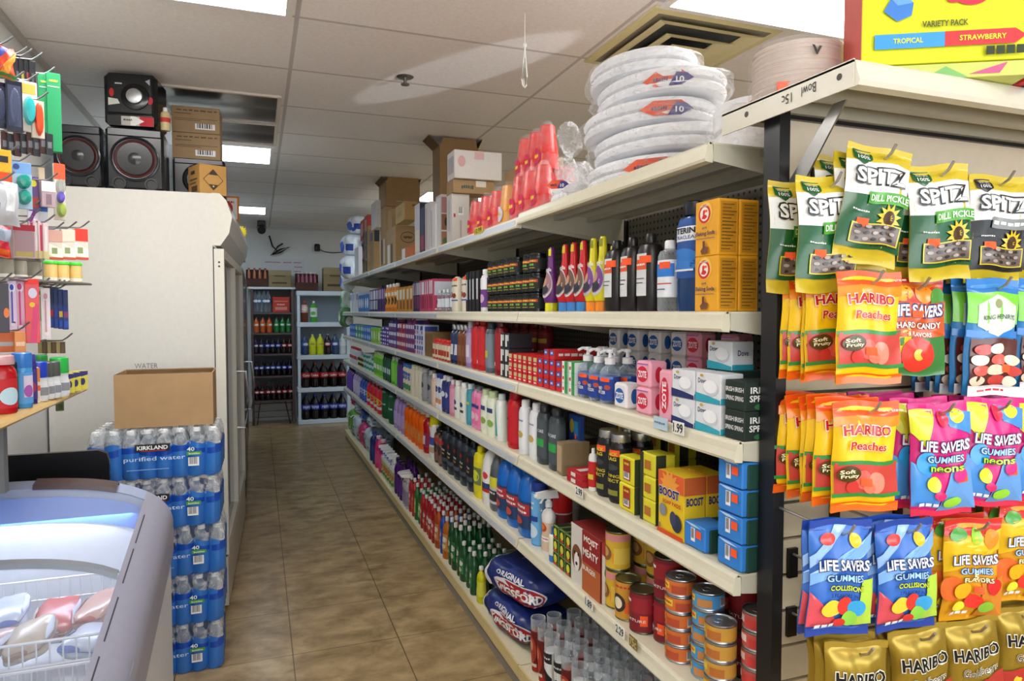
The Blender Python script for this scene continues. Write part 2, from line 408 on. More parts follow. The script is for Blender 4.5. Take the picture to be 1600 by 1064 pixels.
# ================================================================ the room
XL, YB, XR, YF, ZC = -.91, 9.85, 5.2, -2.45, 2.62
def nodes(name):
    m = bpy.data.materials.new(name); m.use_nodes = True; return m, m.node_tree.nodes, m.node_tree.links
def tile_mat(name, c1, c2, mort, bw, bh, ox, oy, ms, rough, nscale, mottling, speck=False):
    m, N, L = nodes(name); b = N['Principled BSDF']; tc = N.new('ShaderNodeTexCoord'); mp = N.new('ShaderNodeMapping')
    mp.inputs['Location'].default_value = (-ox, -oy, 0); L.new(tc.outputs['Object'], mp.inputs[0])
    br = N.new('ShaderNodeTexBrick'); br.offset = 0; br.squash = 1
    for k, v in (('Scale', 1), ('Mortar Size', ms), ('Mortar Smooth', .1), ('Brick Width', bw), ('Row Height', bh), ('Bias', 0)): br.inputs[k].default_value = v
    L.new(mp.outputs[0], br.inputs['Vector'])
    br.inputs['Color1'].default_value = (1, 1, 1, 1); br.inputs['Color2'].default_value = (.9, .9, .9, 1); br.inputs['Mortar'].default_value = (0, 0, 0, 1)
    no = N.new('ShaderNodeTexNoise'); no.inputs['Scale'].default_value = nscale; no.inputs['Detail'].default_value = 8; no.inputs['Roughness'].default_value = .65; no.inputs['Distortion'].default_value = .25
    mp2 = N.new('ShaderNodeMapping'); mp2.inputs['Scale'].default_value = (1, 1.5, 1) if not speck else (1, 1, 1)
    L.new(tc.outputs['Object'], mp2.inputs[0]); L.new(mp2.outputs[0], no.inputs['Vector'])
    cr = N.new('ShaderNodeValToRGB'); e = cr.color_ramp.elements
    e[0].position = .5-mottling; e[0].color = (*c1, 1); e[1].position = .5+mottling; e[1].color = (*c2, 1)
    L.new(no.outputs[0], cr.inputs[0])
    mu = N.new('ShaderNodeMix'); mu.data_type = 'RGBA'; mu.blend_type = 'MULTIPLY'; mu.inputs[0].default_value = .6
    L.new(cr.outputs[0], mu.inputs[6]); L.new(br.outputs['Color'], mu.inputs[7])
    mx = N.new('ShaderNodeMix'); mx.data_type = 'RGBA'; mx.inputs[7].default_value = (*mort, 1)
    L.new(mu.outputs[2], mx.inputs[6]); L.new(br.outputs['Fac'], mx.inputs[0])
    L.new(mx.outputs[2], b.inputs['Base Color']); b.inputs['Roughness'].default_value = rough
    bp = N.new('ShaderNodeBump'); bp.invert = True; bp.inputs['Strength'].default_value = .5; bp.inputs['Distance'].default_value = .002
    L.new(br.outputs['Fac'], bp.inputs['Height']); L.new(bp.outputs[0], b.inputs['Normal'])
    return m
floor_m = tile_mat('stone_look_vinyl', rgb('80673f'), rgb('c2a87c'), rgb('5c4a2e'), .457, .457, .121, .3, .0022, .28, 5.5, .17)
ceil_m = tile_mat('ceiling_tile', rgb('ece5e1'), rgb('f8f3ef'), rgb('c4bebb'), 1.219, .61, .16, .38, .009, .8, 60, .2, True)
wall_m, N, L = nodes('painted_wall'); b = N['Principled BSDF']; no = N.new('ShaderNodeTexNoise'); no.inputs['Scale'].default_value = 3
cr = N.new('ShaderNodeValToRGB'); cr.color_ramp.elements[0].color = (*rgb('cfd0ce'), 1); cr.color_ramp.elements[1].color = (*rgb('dfe0dd'), 1)
L.new(no.outputs[0], cr.inputs[0]); L.new(cr.outputs[0], b.inputs['Base Color']); b.inputs['Roughness'].default_value = .6
m = MB(); m.box(XL-.1, YF-.1, -.05, XR+.1, YB+.1, 0, floor_m); struct(m, 'floor')
m = MB(); m.box(XL-.1, YF-.1, ZC, XR+.1, YB+.1, ZC+.05, ceil_m); struct(m, 'ceiling')
m = MB(); m.box(XL-.1, YF-.1, 0, XL, YB+.1, ZC, wall_m); struct(m, 'wall_left')
m = MB(); m.box(XR, YF-.1, 0, XR+.1, YB+.1, ZC, wall_m); struct(m, 'wall_right')
m = MB(); m.box(XL, YB, 0, XR, YB+.1, ZC, wall_m); struct(m, 'wall_back')
m = MB(); m.box(XL, YF-.1, 0, XR, YF, .55, wall_m); m.box(XL, YF-.1, 2.5, XR, YF, ZC, wall_m); m.box(XL, YF-.1, .55, -.8, YF, 2.5, wall_m); m.box(4.7, YF-.1, .55, XR, YF, 2.5, wall_m); struct(m, 'wall_front')
m = MB()
for x in (-.8, .95, 2.8, 4.66): m.box(x, YF-.07, .55, x+.05, YF-.03, 2.5, 'a8aaacm')
m.box(-.8, YF-.055, .6, 4.7, YF-.05, 2.45, C('dfe8ec', 'w')); m.box(-.8, YF-.07, .55, 4.71, YF-.03, .6, 'a8aaacm'); m.box(-.8, YF-.07, 2.45, 4.71, YF-.03, 2.5, 'a8aaacm'); struct(m, 'window_1')
m = MB(); m.box(XL, 2.9, ZC-.025, XL+.02, YB, ZC, 'b9b6b0m'); struct(m, 'trim_1')
m = MB(); m.box(XL, YB-.02, ZC-.025, XR, YB, ZC, 'c9ccd0m'); struct(m, 'trim_2')
# ceiling lights
lampm = emis('lit_diffuser', (1, .97, .94), LAMP); lampc = emis('lit_diffuser_cool', (.74, .87, 1), LAMP)
def troffer(x0, y0, x1, y1, label):
    o = empty('ceiling_light', label, 'ceiling light', ((x0+x1)/2, (y0+y1)/2, ZC), group='fluorescent ceiling panels')
    w2 = (x1-x0)/2; d2 = (y1-y0)/2; m = MB()
    for a in ((-w2, -d2, w2, -d2+.025), (-w2, d2-.025, w2, d2), (-w2, -d2+.025, -w2+.025, d2-.025), (w2-.025, -d2+.025, w2, d2-.025)): m.box(a[0], a[1], -.014, a[2], a[3], -.001, 'e8e6e2m')
    f = m.obj('frame', o, True); m = MB(); m.box(-w2+.026, -d2+.026, -.008, w2-.026, d2-.026, -.002, lampc if y0 > 4 else lampm); m.obj('diffuser', o, True)
troffer(-.89, 2.21, .14, 2.815, 'lit ceiling panel over the white freezer, nearest on that side')
troffer(1.42, 1.62, 2.63, 2.24, 'lit ceiling panel touching the square air vent')
troffer(-.5, 5.05, .125, 5.62, 'lit ceiling panel just past the stereo speakers')
troffer(-.5, 7.93, .12, 8.52, 'lit ceiling panel closest to the back wall')
troffer(1.5, 6.35, 2.7, 6.95, 'lit ceiling panel peeking between the stacked cardboard boxes')
troffer(1.42, -1.4, 2.63, -.8, 'unseen lit ceiling panel added behind the camera, right side')  # added out of view to light the near end of the room
troffer(-.89, -.9, .14, -.3, 'unseen lit ceiling panel added behind the camera, left side')  # second panel added out of view for more light from behind
troffer(3.86, 2.2, 5.0, 2.8, 'unseen lit ceiling panel added beyond the shelving, nearer one')  # added out of view to light the space beyond the shelving
troffer(3.86, 6.0, 5.0, 6.6, 'unseen lit ceiling panel added beyond the shelving, deeper one')  # another unseen panel added for light farther back on that side
# unlit fixtures with dull reflectors
for y0, y1, s in ((3.86, 4.42, 'unlit ceiling fixture with dull grey reflector above the stacked cartons'), (4.44, 4.98, 'unlit ceiling fixture with dull grey reflector before the lit panel')):
    o = empty('ceiling_fixture', s, 'ceiling light', (-.165, (y0+y1)/2, ZC)); d2 = (y1-y0)/2
    m = MB(); m.box(-.3, -d2, -.012, .3, -d2+.02, -.001, 'd8cfc2m'); m.box(-.3, d2-.02, -.012, .3, d2, -.001, 'd8cfc2m'); m.box(.28, -d2+.02, -.012, .3, d2-.02, -.001, 'd8cfc2m'); m.box(-.3, -d2+.02, -.012, -.28, d2-.02, -.001, 'd8cfc2m'); m.obj('frame', o, True)
    m = MB(); R = []
    for i in range(13):
        a = i/12; y = -d2+.021+a*(2*d2-.042); z = -.003-.012*abs(sin(a*pi*2)); R.append([(-.278, y, z), (.278, y, z)])
    m.rings(R, '8d8880k', False, True, wrap=False); m.obj('reflector', o, True)
# square air diffuser
o = empty('ceiling_vent', 'square cream air vent with nested louvres in the ceiling', 'air vent', (1.705, 2.545, ZC))
def sq(m, r0, z0, r1, z1, mat):
    P = lambda r, z: [(-r, -r, z), (r, -r, z), (r, r, z), (-r, r, z)]
    m.add(P(r0, z0)+P(r1, z1), [(i, (i+1) % 4, 4+(i+1) % 4, 4+i) for i in range(4)], mat)
m = MB(); sq(m, .3, -.001, .3, -.01, 'd9cf9cm'); sq(m, .3, -.01, .265, -.012, 'd9cf9cm'); sq(m, .265, -.012, .2, -.002, '8d8672m'); m.obj('frame', o, True)
m = MB(); m.add([(-.26, -.26, -.0025), (.26, -.26, -.0025), (.26, .26, -.0025), (-.26, .26, -.0025)], [(0, 1, 2, 3)], '4a4a48m'); m.lathe([(-.0035, .14), (-.006, .15), (-.0065, .1)], '161616m', cy=.05, n=20); m.obj('duct', o, True)
for r, z in ((.245, -.014), (.165, -.024)):
    m = MB(); sq(m, r, z-.012, r-.062, z+.006, 'e2d9acm'); sq(m, r, z-.010, r-.062, z+.008, 'd9cf9cm'); m.obj('louvre', o, True)
m = MB(); m.add([(-.09, -.09, -.04), (.09, -.09, -.04), (.09, .09, -.04), (-.09, .09, -.04)], [(0, 1, 2, 3)], 'd9cf9cm'); m.obj('centre_plate', o, True)
# sprinkler and pull string
o = empty('fire_sprinkler', 'small metal fire sprinkler head on the ceiling', 'sprinkler', (.688, 3.344, ZC))
m = MB(); m.lathe([(-.006, .035), (-.001, .042), (0, .042)], '8a857dk'); m.obj('escutcheon', o, True); m = MB(); m.lathe([(-.035, .006), (-.005, .009)], '77726bk'); m.lathe([(-.04, .02), (-.037, .022), (-.035, .02)], '77726bk'); m.obj('deflector', o, True)
m = MB(); m.tube([(0, 0, ZC), (0, 0, 2.5)], .0016, 'f2f2eam'); m.lathe([(2.488, .003), (2.494, .008), (2.502, .008), (2.508, .003)], 'f2f2eam', n=10)
lp = [(0, 0, 2.49), (-.006, 0, 2.43), (-.013, 0, 2.37), (-.008, 0, 2.345), (0, 0, 2.338), (.008, 0, 2.348), (.01, 0, 2.38), (.004, 0, 2.44), (0, 0, 2.49)]
m.tube(lp, .0022, 'f2f2eam'); m.tube([(x*.5+.003, .004, z+.003) for x, y, z in lp], .0018, 'e6e6dem')
tag(m.obj('pull_string', link=True, loc=(.973, 2.479, 0)), 'white knotted string loop hanging from the ceiling', 'string')
# cameras and wiring on the back wall
o = empty('security_camera', 'black dome camera hanging where ceiling meets back wall', 'camera', (0.06, 9.2, ZC))
m = MB(); m.box(-.05, -.05, -.1, .05, .12, -.001, '26282cp', c=.01); m.obj('housing', o, True); m = MB(); m.tube([(0, -.1, -.13), (0, .02, -.08)], [.05, .06], '1b1c20g', 12); m.obj('lens_hood', o, True)
m = MB(); m.tube([(.16, 9.8, 2.5), (.2, 9.8, 2.36), (.26, 9.78, 2.3), (.2, 9.78, 2.25), (.3, 9.78, 2.32), (.42, 9.8, 2.36), (.3, 9.78, 2.28), (.18, 9.8, 2.24), (.27, 9.78, 2.36), (.33, 9.8, 2.4)], .012, '1a1a1cp'); tag(m.obj('wire_bundle', link=True), 'tangled black cable bundle on the back wall', 'cable')
o = empty('wall_camera', 'small black camera with dangling cord on back wall', 'camera', (.78, 9.85, 2.36))
m = MB(); m.lathe([(-.05, .03), (-.03, .04), (.03, .04), (.05, .03)], '151517p', cy=-.05); m.obj('body_shell', o, True); m = MB(); m.tube([(.03, -.03, -.02), (.1, -.012, -.05), (.2, -.012, -.06), (.34, -.012, -.05)], .006, '1a1a1cp'); m.obj('cord', o, True)
m = MB(); m.box(.05, 9.842, 1.98, .62, 9.849, 2.2, 'd3d5d8m')
for i, z in enumerate((2.15, 2.09, 2.03)):
    for x in ((.12, .22, .36, .49) if i != 1 else (.5,)): m.gfx(lambda u, v, l: (u, 9.842-l, v), [('x', '', x+.03, z, .1, .025, 'b56a78m')])
tag(m.obj('paper_notice', link=True), 'pale wall notice with faded red handwriting above back racks', 'notice')

# ================================================================ gondola shelving (runs along the aisle)
XF, XBK = .926, 1.385
LV = {1: 1.838, 2: 1.48, 3: 1.21, 4: .93, 5: .61, 6: .112}
G = empty('shelving_unit', 'long cream metal store shelving unit lining the aisle', 'shelving', (XF, 1.15, 0))
gx, gy = XF, 1.15
def gpart(mb, name): mb.v = [(x-gx, y-gy, z) for x, y, z in mb.v]; return mb.obj(name, G, True)
cuts = [1.15, 2.42, 3.64, 4.86, 6.08, 7.3, 8.1]
peg, N, L = nodes('pegboard'); b = N['Principled BSDF']; b.inputs['Roughness'].default_value = .6; tc = N.new('ShaderNodeTexCoord'); vo = N.new('ShaderNodeVectorMath'); vo.operation = 'FRACTION'
sc = N.new('ShaderNodeVectorMath'); sc.operation = 'SCALE'; sc.inputs[3].default_value = 40; L.new(tc.outputs['Object'], sc.inputs[0]); L.new(sc.outputs[0], vo.inputs[0])
su = N.new('ShaderNodeVectorMath'); su.operation = 'SUBTRACT'; su.inputs[1].default_value = (.5, .5, .5); L.new(vo.outputs[0], su.inputs[0])
ml = N.new('ShaderNodeVectorMath'); ml.operation = 'MULTIPLY'; ml.inputs[1].default_value = (0, 1, 1); L.new(su.outputs[0], ml.inputs[0])
ln = N.new('ShaderNodeVectorMath'); ln.operation = 'LENGTH'; L.new(ml.outputs[0], ln.inputs[0]); cr = N.new('ShaderNodeValToRGB'); cr.color_ramp.interpolation = 'CONSTANT'
cr.color_ramp.elements[0].color = (.01, .01, .01, 1); cr.color_ramp.elements[1].position = .2; cr.color_ramp.elements[1].color = (*rgb('6d6a62'), 1); L.new(ln.outputs[1], cr.inputs[0]); L.new(cr.outputs[0], b.inputs['Base Color'])
for i in range(6):
    a, b_ = cuts[i], cuts[i+1]
    m = MB(); m.box(XBK, a+.005, .1, XBK+.01, b_-.005, 1.875 if i == 0 else 1.862, peg); gpart(m, 'back_panel')
    m = MB(); m.box(XBK-.012, b_-.02, .0, XBK+.025, b_+.02, 1.84, '3a3936k'); gpart(m, 'upright')
    for lv, z in LV.items():
        a0 = a+.003
        if lv == 1 and i == 0: a0 = 1.265; z = 1.85
        if lv == 2 and i == 0: a0 = 1.2
        z1 = b_-.003; m = MB(); cream = 'ded8c0p'
        if lv == 6:
            m.box(XF, a0, z-.004, XBK, z1, z, 'e0d6b6m'); m.box(XF-.004, a0, z-.045, XF+.004, z1, z+.004, 'd9c48ap'); s = gpart(m, 'base_deck')
            m = MB(); m.box(XF+.012, a0, 0, XF+.02, z1, z-.045, '8f8a80m'); gpart(m, 'kick_plate'); continue
        # deck with rolled lip, ribs under it
        m.box(XF+.004, a0, z-.004, XBK-.014, z1, z, cream)
        pr = [(0, -.002), (.003, 0), (.008, 0), (.012, -.004)]
        sec = [(.012, -.004), (.006, .001), (.001, -.001), (-.002, -.006), (-.004, -.02), (-.009, -.036), (-.006, -.042), (.012, -.044), (.014, -.03)]
        m.rings([[(XF+x, y, z+q) for x, q in sec] for y in (a0, z1)], cream, True, False)
        for x in (XF+.14, XF+.28): m.box(x, a0, z-.022, x+.03, z1, z-.004, 'b8b4a6p')
        s = gpart(m, 'shelf_board')
        for y in (a0+.001, z1-.004):
            m = MB(); m.add([(XF+.015, y, z-.004), (XBK-.014, y, z-.004), (XBK-.014, y, z-.09), (XBK-.06, y, z-.09), (XF+.015, y, z-.04)]+[(XF+.015, y+.003, z-.004), (XBK-.014, y+.003, z-.004), (XBK-.014, y+.003, z-.09), (XBK-.06, y+.003, z-.09), (XF+.015, y+.003, z-.04)],
              [(0, 1, 2, 3, 4), (9, 8, 7, 6, 5)]+[(k, (k+1) % 5, 5+(k+1) % 5, 5+k) for k in range(5)], 'cfcab6p'); gpart(m, 'bracket')
        if i > 0 and lv != 2 or (lv == 2 and i > 1):
            m = MB(); m.box(XF-.0085, a0+.02, z-.036, XF-.0065, z1-.02, z-.012, 'cfd6dfs'); m.v = [(x-gx, y-gy, zz) for x, y, zz in m.v]; m.obj('price_channel', s, True)
# ---------------------------------------------------------------- end display: slat panel, black frame, top shelf
E0 = empty('slat_display', 'cream slatted end display panel framed in black', 'display rack', (.984, 1.16, 0))
def epart(mb, name, par=None): mb.v = [(x-.984, y-1.16, z) for x, y, z in mb.v]; return mb.obj(name, par or E0, True)
XE = 1.93
for x in (.974, XE):
    m = MB(); m.box(x, 1.10, 0, x+.026, 1.145, 1.885, '17171ap'); epart(m, 'upright')
m = MB(); m.box(1.0, 1.112, 1.868, XE, 1.14, 1.885, '17171ap'); epart(m, 'top_rail')
m = MB(); m.box(1.0, 1.135, .06, XE, 1.143, 1.868, '5a4f3cm'); z = 1.868
m.box(1.0, 1.122, 1.62, XE, 1.135, 1.868, 'd9c9b2m'); z = 1.613
while z > .1: m.box(1.0, 1.122, z-.0695, XE, 1.135, z, 'cdbf9fm'); z -= .0762
epart(m, 'slat_panel')
ZT = 1.906
m = MB(); m.box(.95, .9, ZT-.004, XE+.02, 1.25, ZT, 'cfc9b8p')
m.box(.95, .9, ZT-.045, .953, 1.25, ZT+.002, 'dcd6c4p'); m.box(XE+.017, .9, ZT-.045, XE+.02, 1.25, ZT+.002, 'dcd6c4p')
sec = [(.012, -.004), (.006, .002), (.0, -.001), (-.003, -.006), (-.006, -.02), (-.012, -.036), (-.008, -.044), (.012, -.046), (.014, -.03)]
m.rings([[(x, .9+q, ZT+r) for q, r in sec] for x in (.952, XE+.018)], 'dcd6c4p', True, False)
for y in (1.0, 1.1, 1.18): m.box(.953, y, ZT-.03, XE+.017, y+.03, ZT-.004, 'b3ae9cp')
for y in (.93, 1.17): m.lathe([(0, .006), (.0004, .006)], '55524am', n=12, T=Matrix.Translation((.9498, y, ZT-.02)) @ Matrix.Rotation(-pi/2, 4, 'Y'))
m.gfx(lambda u, v, l: (.95-l, u, ZT+v), [('t', 'Bowl', 1.0, -.02, .035, -.018, '3a3a3am', 0), ('t', '15c', 1.055, -.022, .026, -.018, '3a3a3am', 0)])
T_ = epart(m, 'top_shelf')
m = MB(); P = [(1.145, 1.70), (1.1, 1.74), (.99, 1.862), (.96, 1.862), (1.085, 1.70), (1.1, 1.66)]
m.rings([[(x, y, z) for y, z in P] for x in (.998, 1.002)], '9b9a98k', True, False); epart(m, 'shelf_brace')
m = MB(); m.rings([[(x, y, z) for y, z in P] for x in (1.9, 1.904)], '9b9a98k', True, False); epart(m, 'shelf_brace')
# ================================================================ hanging bags on the end display
W = 'e9e9e6m'; RD = 'd4121cm'; NV = '1a2a6cm'
def life(col, a, sub, subc, extra=()):
    return [*a, ('t', 'LIFE SAVERS', .5, .63, .82, .11, NV, .075), ('t', 'LIFE SAVERS', .5, .63, .80, .095, W, .03), ('t', 'GUMMIES', .5, .52, .62, .07, NV, .07), ('t', 'GUMMIES', .5, .52, .60, .058, 'a9d4f2m', .02), ('t', sub, .52, .435, .56, .055, '1d3a1am', .06), ('t', sub, .52, .435, .54, .045, subc, .02), *extra,
            ('r', .08, .1, .16, .13, W), ('r', .18, .1, .26, .13, W), ('r', .28, .1, .36, .13, W)]
haribo = pouch('candy_bag', .128, .205, .035, 'f5c50ap', [
    ('r', .0, .86, 1, 1, 'f0561bm'), ('r', 0, .78, 1, .87, 'f58a1am'), ('r', 0, 0, 1, .09, 'f2691am'), ('r', .02, .17, .98, .46, 'c8453bm'),
    ('r', .0, .44, 1, .475, '2f8a3em'), ('r', .0, .145, 1, .18, '2f8a3em'), ('e', .42, .3, .13, .09, 'e2665am'), ('e', .63, .28, .14, .1, 'ef8d78m'), ('e', .25, .24, .09, .06, 'd13a35m'), ('e', .5, .23, .1, .05, 'e77a60m'),
    ('t', 'HARIBO', .45, .75, .74, .105, 'fbe9e0m', .06), ('t', 'HARIBO', .45, .75, .72, .09, 'b8121fm', .03), ('t', 'Peaches', .47, .61, .58, .085, 'f6dfc0m', .05), ('t', 'Peaches', .47, .61, .56, .075, 'c41a24m', .02),
    ('e', .2, .36, .16, .07, '4c3b12m'), ('t', 'Soft', .17, .385, .2, .035, 'f7ecc0m', .02), ('t', 'Fruity', .2, .34, .24, .04, 'f7ecc0m', .02), ('t', 'Share size', .8, .93, .3, .022, W, 0)], 1, sticker=(.36, .25))
hard = pouch('candy_bag', .116, .188, .03, 'd86a1cp', [('r', 0, .72, 1, 1, 'c93a2am'), ('e', .25, .85, .16, .09, 'f2a82bm'), ('e', .6, .85, .16, .1, 'f08a24m'), ('e', .85, .8, .14, .1, '4a8f35m'), ('r', 0, 0, 1, .4, '3c7a3am'), ('e', .15, .4, .2, .2, 'e8c62bm'), ('q', [(0, .4), (0, .75), (1, .75), (1, .4)], 'c8551fm'),
    ('t', 'LIFE SAVERS', .5, .67, .92, .15, NV, .08), ('t', 'LIFE SAVERS', .5, .67, .88, .12, W, .03), ('t', 'HARD CANDY', .5, .52, .78, .07, '7a1a10m', .05), ('t', 'HARD CANDY', .5, .52, .77, .06, W, .02), ('t', '5 FLAVORS', .5, .43, .45, .045, W, .02), ('e', .48, .22, .3, .18, 'e03a2cm'), ('e', .48, .22, .1, .06, 'f7c34am')], 2, sticker=(.38, .6))
worms = pouch('candy_bag', .116, .235, .036, '2f86c8p', [('r', 0, .86, 1, 1, '2b78c4m'), ('r', 0, .62, 1, .88, '7fd13cm'), ('r', 0, .5, 1, .56, '2f7fd0m'), ('q', [(.12, .6), (.5, .5), (.88, .6), (.88, .78), (.5, .86), (.12, .78)], 'cfe0c8m'), ('e', .5, .78, .08, .04, '9aa06em'), ('t', 'KING HENRYS', .5, .67, .6, .04, '3a4a3am', .01),
    ('r', .05, .08, .95, .49, '5c2c28m'), *[('e', .2+.3*(i % 3)+.05*(i % 2), .13+.09*(i//3), .15, .045, ('e8d3b8m', 'c9463fm', 'f0e3cfm', 'd9665am')[i % 4]) for i in range(11)], ('r', 0, 0, 1, .09, 'e9ecefm'), ('x', '', .5, .045, .7, .035, RD, .01)], 3, sticker=(.6, .2))
neons = pouch('candy_bag', .123, .22, .034, 'd9217ep', life('', [('r', 0, .0, 1, .07, 'd92a4am'), ('q', [(0, .75), (0, .95), (.4, .95), (.2, .6)], 'dbe23am'), ('q', [(.5, .95), (1, .9), (1, .7), (.6, .8)], '4a90d8m'), ('e', .75, .88, .12, .06, 'f0e23am'), ('q', [(0, .1), (0, .5), (.45, .3), (.4, .08)], '4a8fd6m'), ('q', [(.4, .05), (.6, .4), (1, .5), (1, .05)], '6a9fdcm'), ('e', .22, .48, .16, .1, '2f9adcm'), ('e', .5, .87, .09, .07, 'd92a4am')], 'neons', 'b6f03am', [('e', .32, .3, .12, .07, 'f0e03am'), ('e', .75, .37, .12, .06, 'e03a8am'), ('e', .62, .13, .16, .05, '9bd83am'), ('e', .4, .2, .1, .04, 'd92a6am')]), 4, sticker=(.72, .3))
coll = pouch('candy_bag', .124, .212, .034, '3a6fc4p', life('', [('r', 0, .92, 1, 1, '27459cm'), ('r', 0, 0, 1, .09, '27459cm'), ('q', [(0, .55), (1, .9), (1, .75), (0, .45)], '7fb0e6m'), ('q', [(0, .7), (.4, .95), (.6, .95), (0, .6)], '9cc2eem'), ('q', [(0, .1), (0, .4), (.5, .1)], 'd8505am'), ('q', [(1, .1), (.7, .1), (.8, .5), (1, .5)], 'b6d84am'), ('e', .25, .85, .12, .05, 'e0403am'), ('e', .68, .84, .1, .06, 'f2c22am')], 'COLLISIONS', 'd9e83am', [('t', '2 FLAVORS IN 1', .5, .37, .45, .03, NV, .01), ('e', .3, .26, .16, .07, 'f2c83am'), ('e', .5, .28, .12, .08, 'e0392fm'), ('e', .7, .27, .15, .07, '3aa0d8m'), ('e', .6, .17, .13, .07, '8fd04am'), ('e', .45, .13, .1, .04, 'd9352fm')]), 5, sticker=(.55, .22))
flav = pouch('candy_bag', .122, .21, .034, 'e8a01cp', life('', [('r', 0, .85, 1, 1, 'd0302am'), ('q', [(0, .5), (0, .8), (1, .9), (1, .7)], 'f0c020m'), ('e', .2, .86, .14, .06, '4fa03am'), ('e', .5, .84, .1, .08, '9bd03am'), ('e', .78, .82, .15, .09, 'f2902am'), ('e', .1, .35, .18, .12, 'e06a2am'), ('q', [(.55, .05), (.6, .4), (1, .45), (1, .05)], 'd8842am')], 'FLAVORS', 'fff2c0m', [('t', '5', .45, .47, .08, .06, 'fff2c0m', .03), ('e', .8, .37, .13, .08, 'd92a2am'), ('e', .25, .33, .15, .08, 'f2b01cm'), ('e', .45, .22, .16, .07, 'e8382cm'), ('e', .68, .17, .14, .06, '8fc43am'), ('e', .2, .18, .1, .05, 'f0e03am')]), 6, sticker=(.45, .3))
gold = pouch('candy_bag', .128, .2, .036, 'a5872af', [('r', 0, .93, 1, 1, 'b89a3af'), ('t', 'HARIBO', .5, .68, .82, .15, 'f6f0dcm', .07), ('t', 'HARIBO', .5, .68, .80, .13, '151515m', .03), ('t', 'Goldbears', .55, .5, .66, .09, 'f6f0dcm', .04), ('t', 'Goldbears', .55, .5, .65, .085, '4a3a1am', .0), ('q', [(0, .1), (0, .35), (1, .45), (1, .1)], 'b8352cm'), ('e', .3, .25, .1, .06, 'f0c83am'), ('e', .6, .27, .1, .06, '5fa83am'), ('e', .8, .2, .1, .06, 'e8e0d0m')], 7, sticker=None)
def spitz(c1, band, sc2):
    return pouch('seed_bag', .126, .218, .042, 'cdb32ap', [('r', 0, .84, 1, 1, 'cdb32am'), ('r', .0, .56, 1, .85, 'e6e6e2m'), ('r', 0, .12, 1, .57, c1), ('q', [(.08, .95), (.36, .95), (.36, .87), (.22, .82), (.08, .87)], c1), ('t', 'NON GMO', .22, .915, .18, .022, W, 0), ('t', '100%', .22, .88, .18, .03, W, .01),
        ('t', 'SPITZ', .49, .73, .80, .16, '1c1c1cm', .07), ('t', 'SPITZ', .49, .73, .75, .13, W, .03), ('r', .3, .5, .96, .6, band), ('t' if sc2 else 'x', 'DILL PICKLE', .63, .55, .6, .055, 'f2f7eam', .02), ('S', .68, .38, .2, .13, 'd9b81fm'), ('e', .68, .38, .1, .065, '4a2f16m'),
        ('r', .14, .16, .9, .33, 'd9c22cm'), ('r', .16, .17, .88, .32, '6a5a52m'), *[('e', .24+.13*(i % 5), .2+.05*(i//5), .045, .014, ('2b2725m', 'a89c94m')[i % 2]) for i in range(15)], ('x', '', .2, .42, .24, .02, W, 0), ('x', '', .65, .145, .4, .02, '222222m', 0)], 8+sc2, cat='bag', sticker=(.2, .3))
dill = spitz('17562am', '55a538m', 1); pepper = spitz('1a1a1cp', '8a8c8em', 0)
def hook(x, z, y1=.93):
    m = MB(); m.box(x-.012, 1.114, z-.05, x+.012, 1.121, z+.012, '3b3836k'); m.tube([(x, 1.118, z), (x, 1.05, z-.002), (x, y1+.01, z-.006), (x, y1-.006, z+.004), (x, y1-.016, z+.018)], .0028, 'bdbdbak', 8)
    m.v = [(a-.984, b-1.16, c) for a, b, c in m.v]; m.obj('hook', E0, True)
def hang(p, x, z, ys, desc, group, tilt=0, hy=None, n0=0, hk=True):
    if hk: hook(x, z-.018, (hy or ys[0])-.02)
    for i, y in enumerate(ys):
        r = random.Random(int(x*1000+i*7+z*100)); k = i+n0
        lab = f"{desc}, {'frontmost on its hook' if k == 0 else ORD[k]+' on its hook'}"
        inst(p, (x+r.uniform(-.003, .003)+(0 if k == 0 else r.uniform(-.006, .002)), y, z+r.uniform(-.004, .003)), (r.uniform(-.03, .03), tilt*(1 if i == 0 else .3)+r.uniform(-.03, .03), r.uniform(-.26, -.16)), lab, group)
sp = 'sunflower seed bags on the end display'
hang(dill, 1.005, 1.735, (1.01, 1.075), 'green and yellow dill pickle seed bag, far end hook', sp)
hang(dill, 1.085, 1.782, (.965, .995, 1.04), 'green seed bag hanging highest, second hook', sp, .12)
hang(dill, 1.205, 1.757, (.945, .985), 'glossy green seed bag, third hook in top row', sp, -.05)
hang(pepper, 1.40, 1.757, (.965, 1.0, 1.04, 1.075), 'black and white seed bag, fourth hook in top row', sp, .06)
hang(pepper, 1.545, 1.757, (.97, 1.01), 'black seed bag at the edge, fifth hook', sp)
hb = 'peach gummy bags on the end display'
hang(haribo, 1.045, 1.553, (.95, 1.02, 1.035, 1.06, 1.075, 1.095), 'yellow peach gummy bag, upper row', hb)
hang(hard, 1.19, 1.545, (.975, 1.0, 1.03), 'orange hard candy bag beside peach gummies', 'hard candy bags', -.02)
hang(worms, 1.385, 1.548, (.955, .985, 1.015, 1.045, 1.075), 'blue green gummy ring bag with clear window', 'blue and green gummy ring bags', .03)
hang(worms, 1.53, 1.55, (.955, .99), 'blue green gummy bag cut by picture edge', 'blue and green gummy ring bags')
hang(haribo, 1.045, 1.318, (.95, .985, 1.01, 1.03, 1.065, 1.09), 'yellow peach gummy bag, lower row', hb, .03)
hang(neons, 1.225, 1.308, (.945, .985, 1.01, 1.05, 1.08), 'pink blue neon gummy bag beside peach gummies', 'pink neon gummy bags', -.05)
hang(neons, 1.388, 1.306, (.95, .985, 1.02), 'pink blue neon gummy bag, second neon hook', 'pink neon gummy bags', .02)
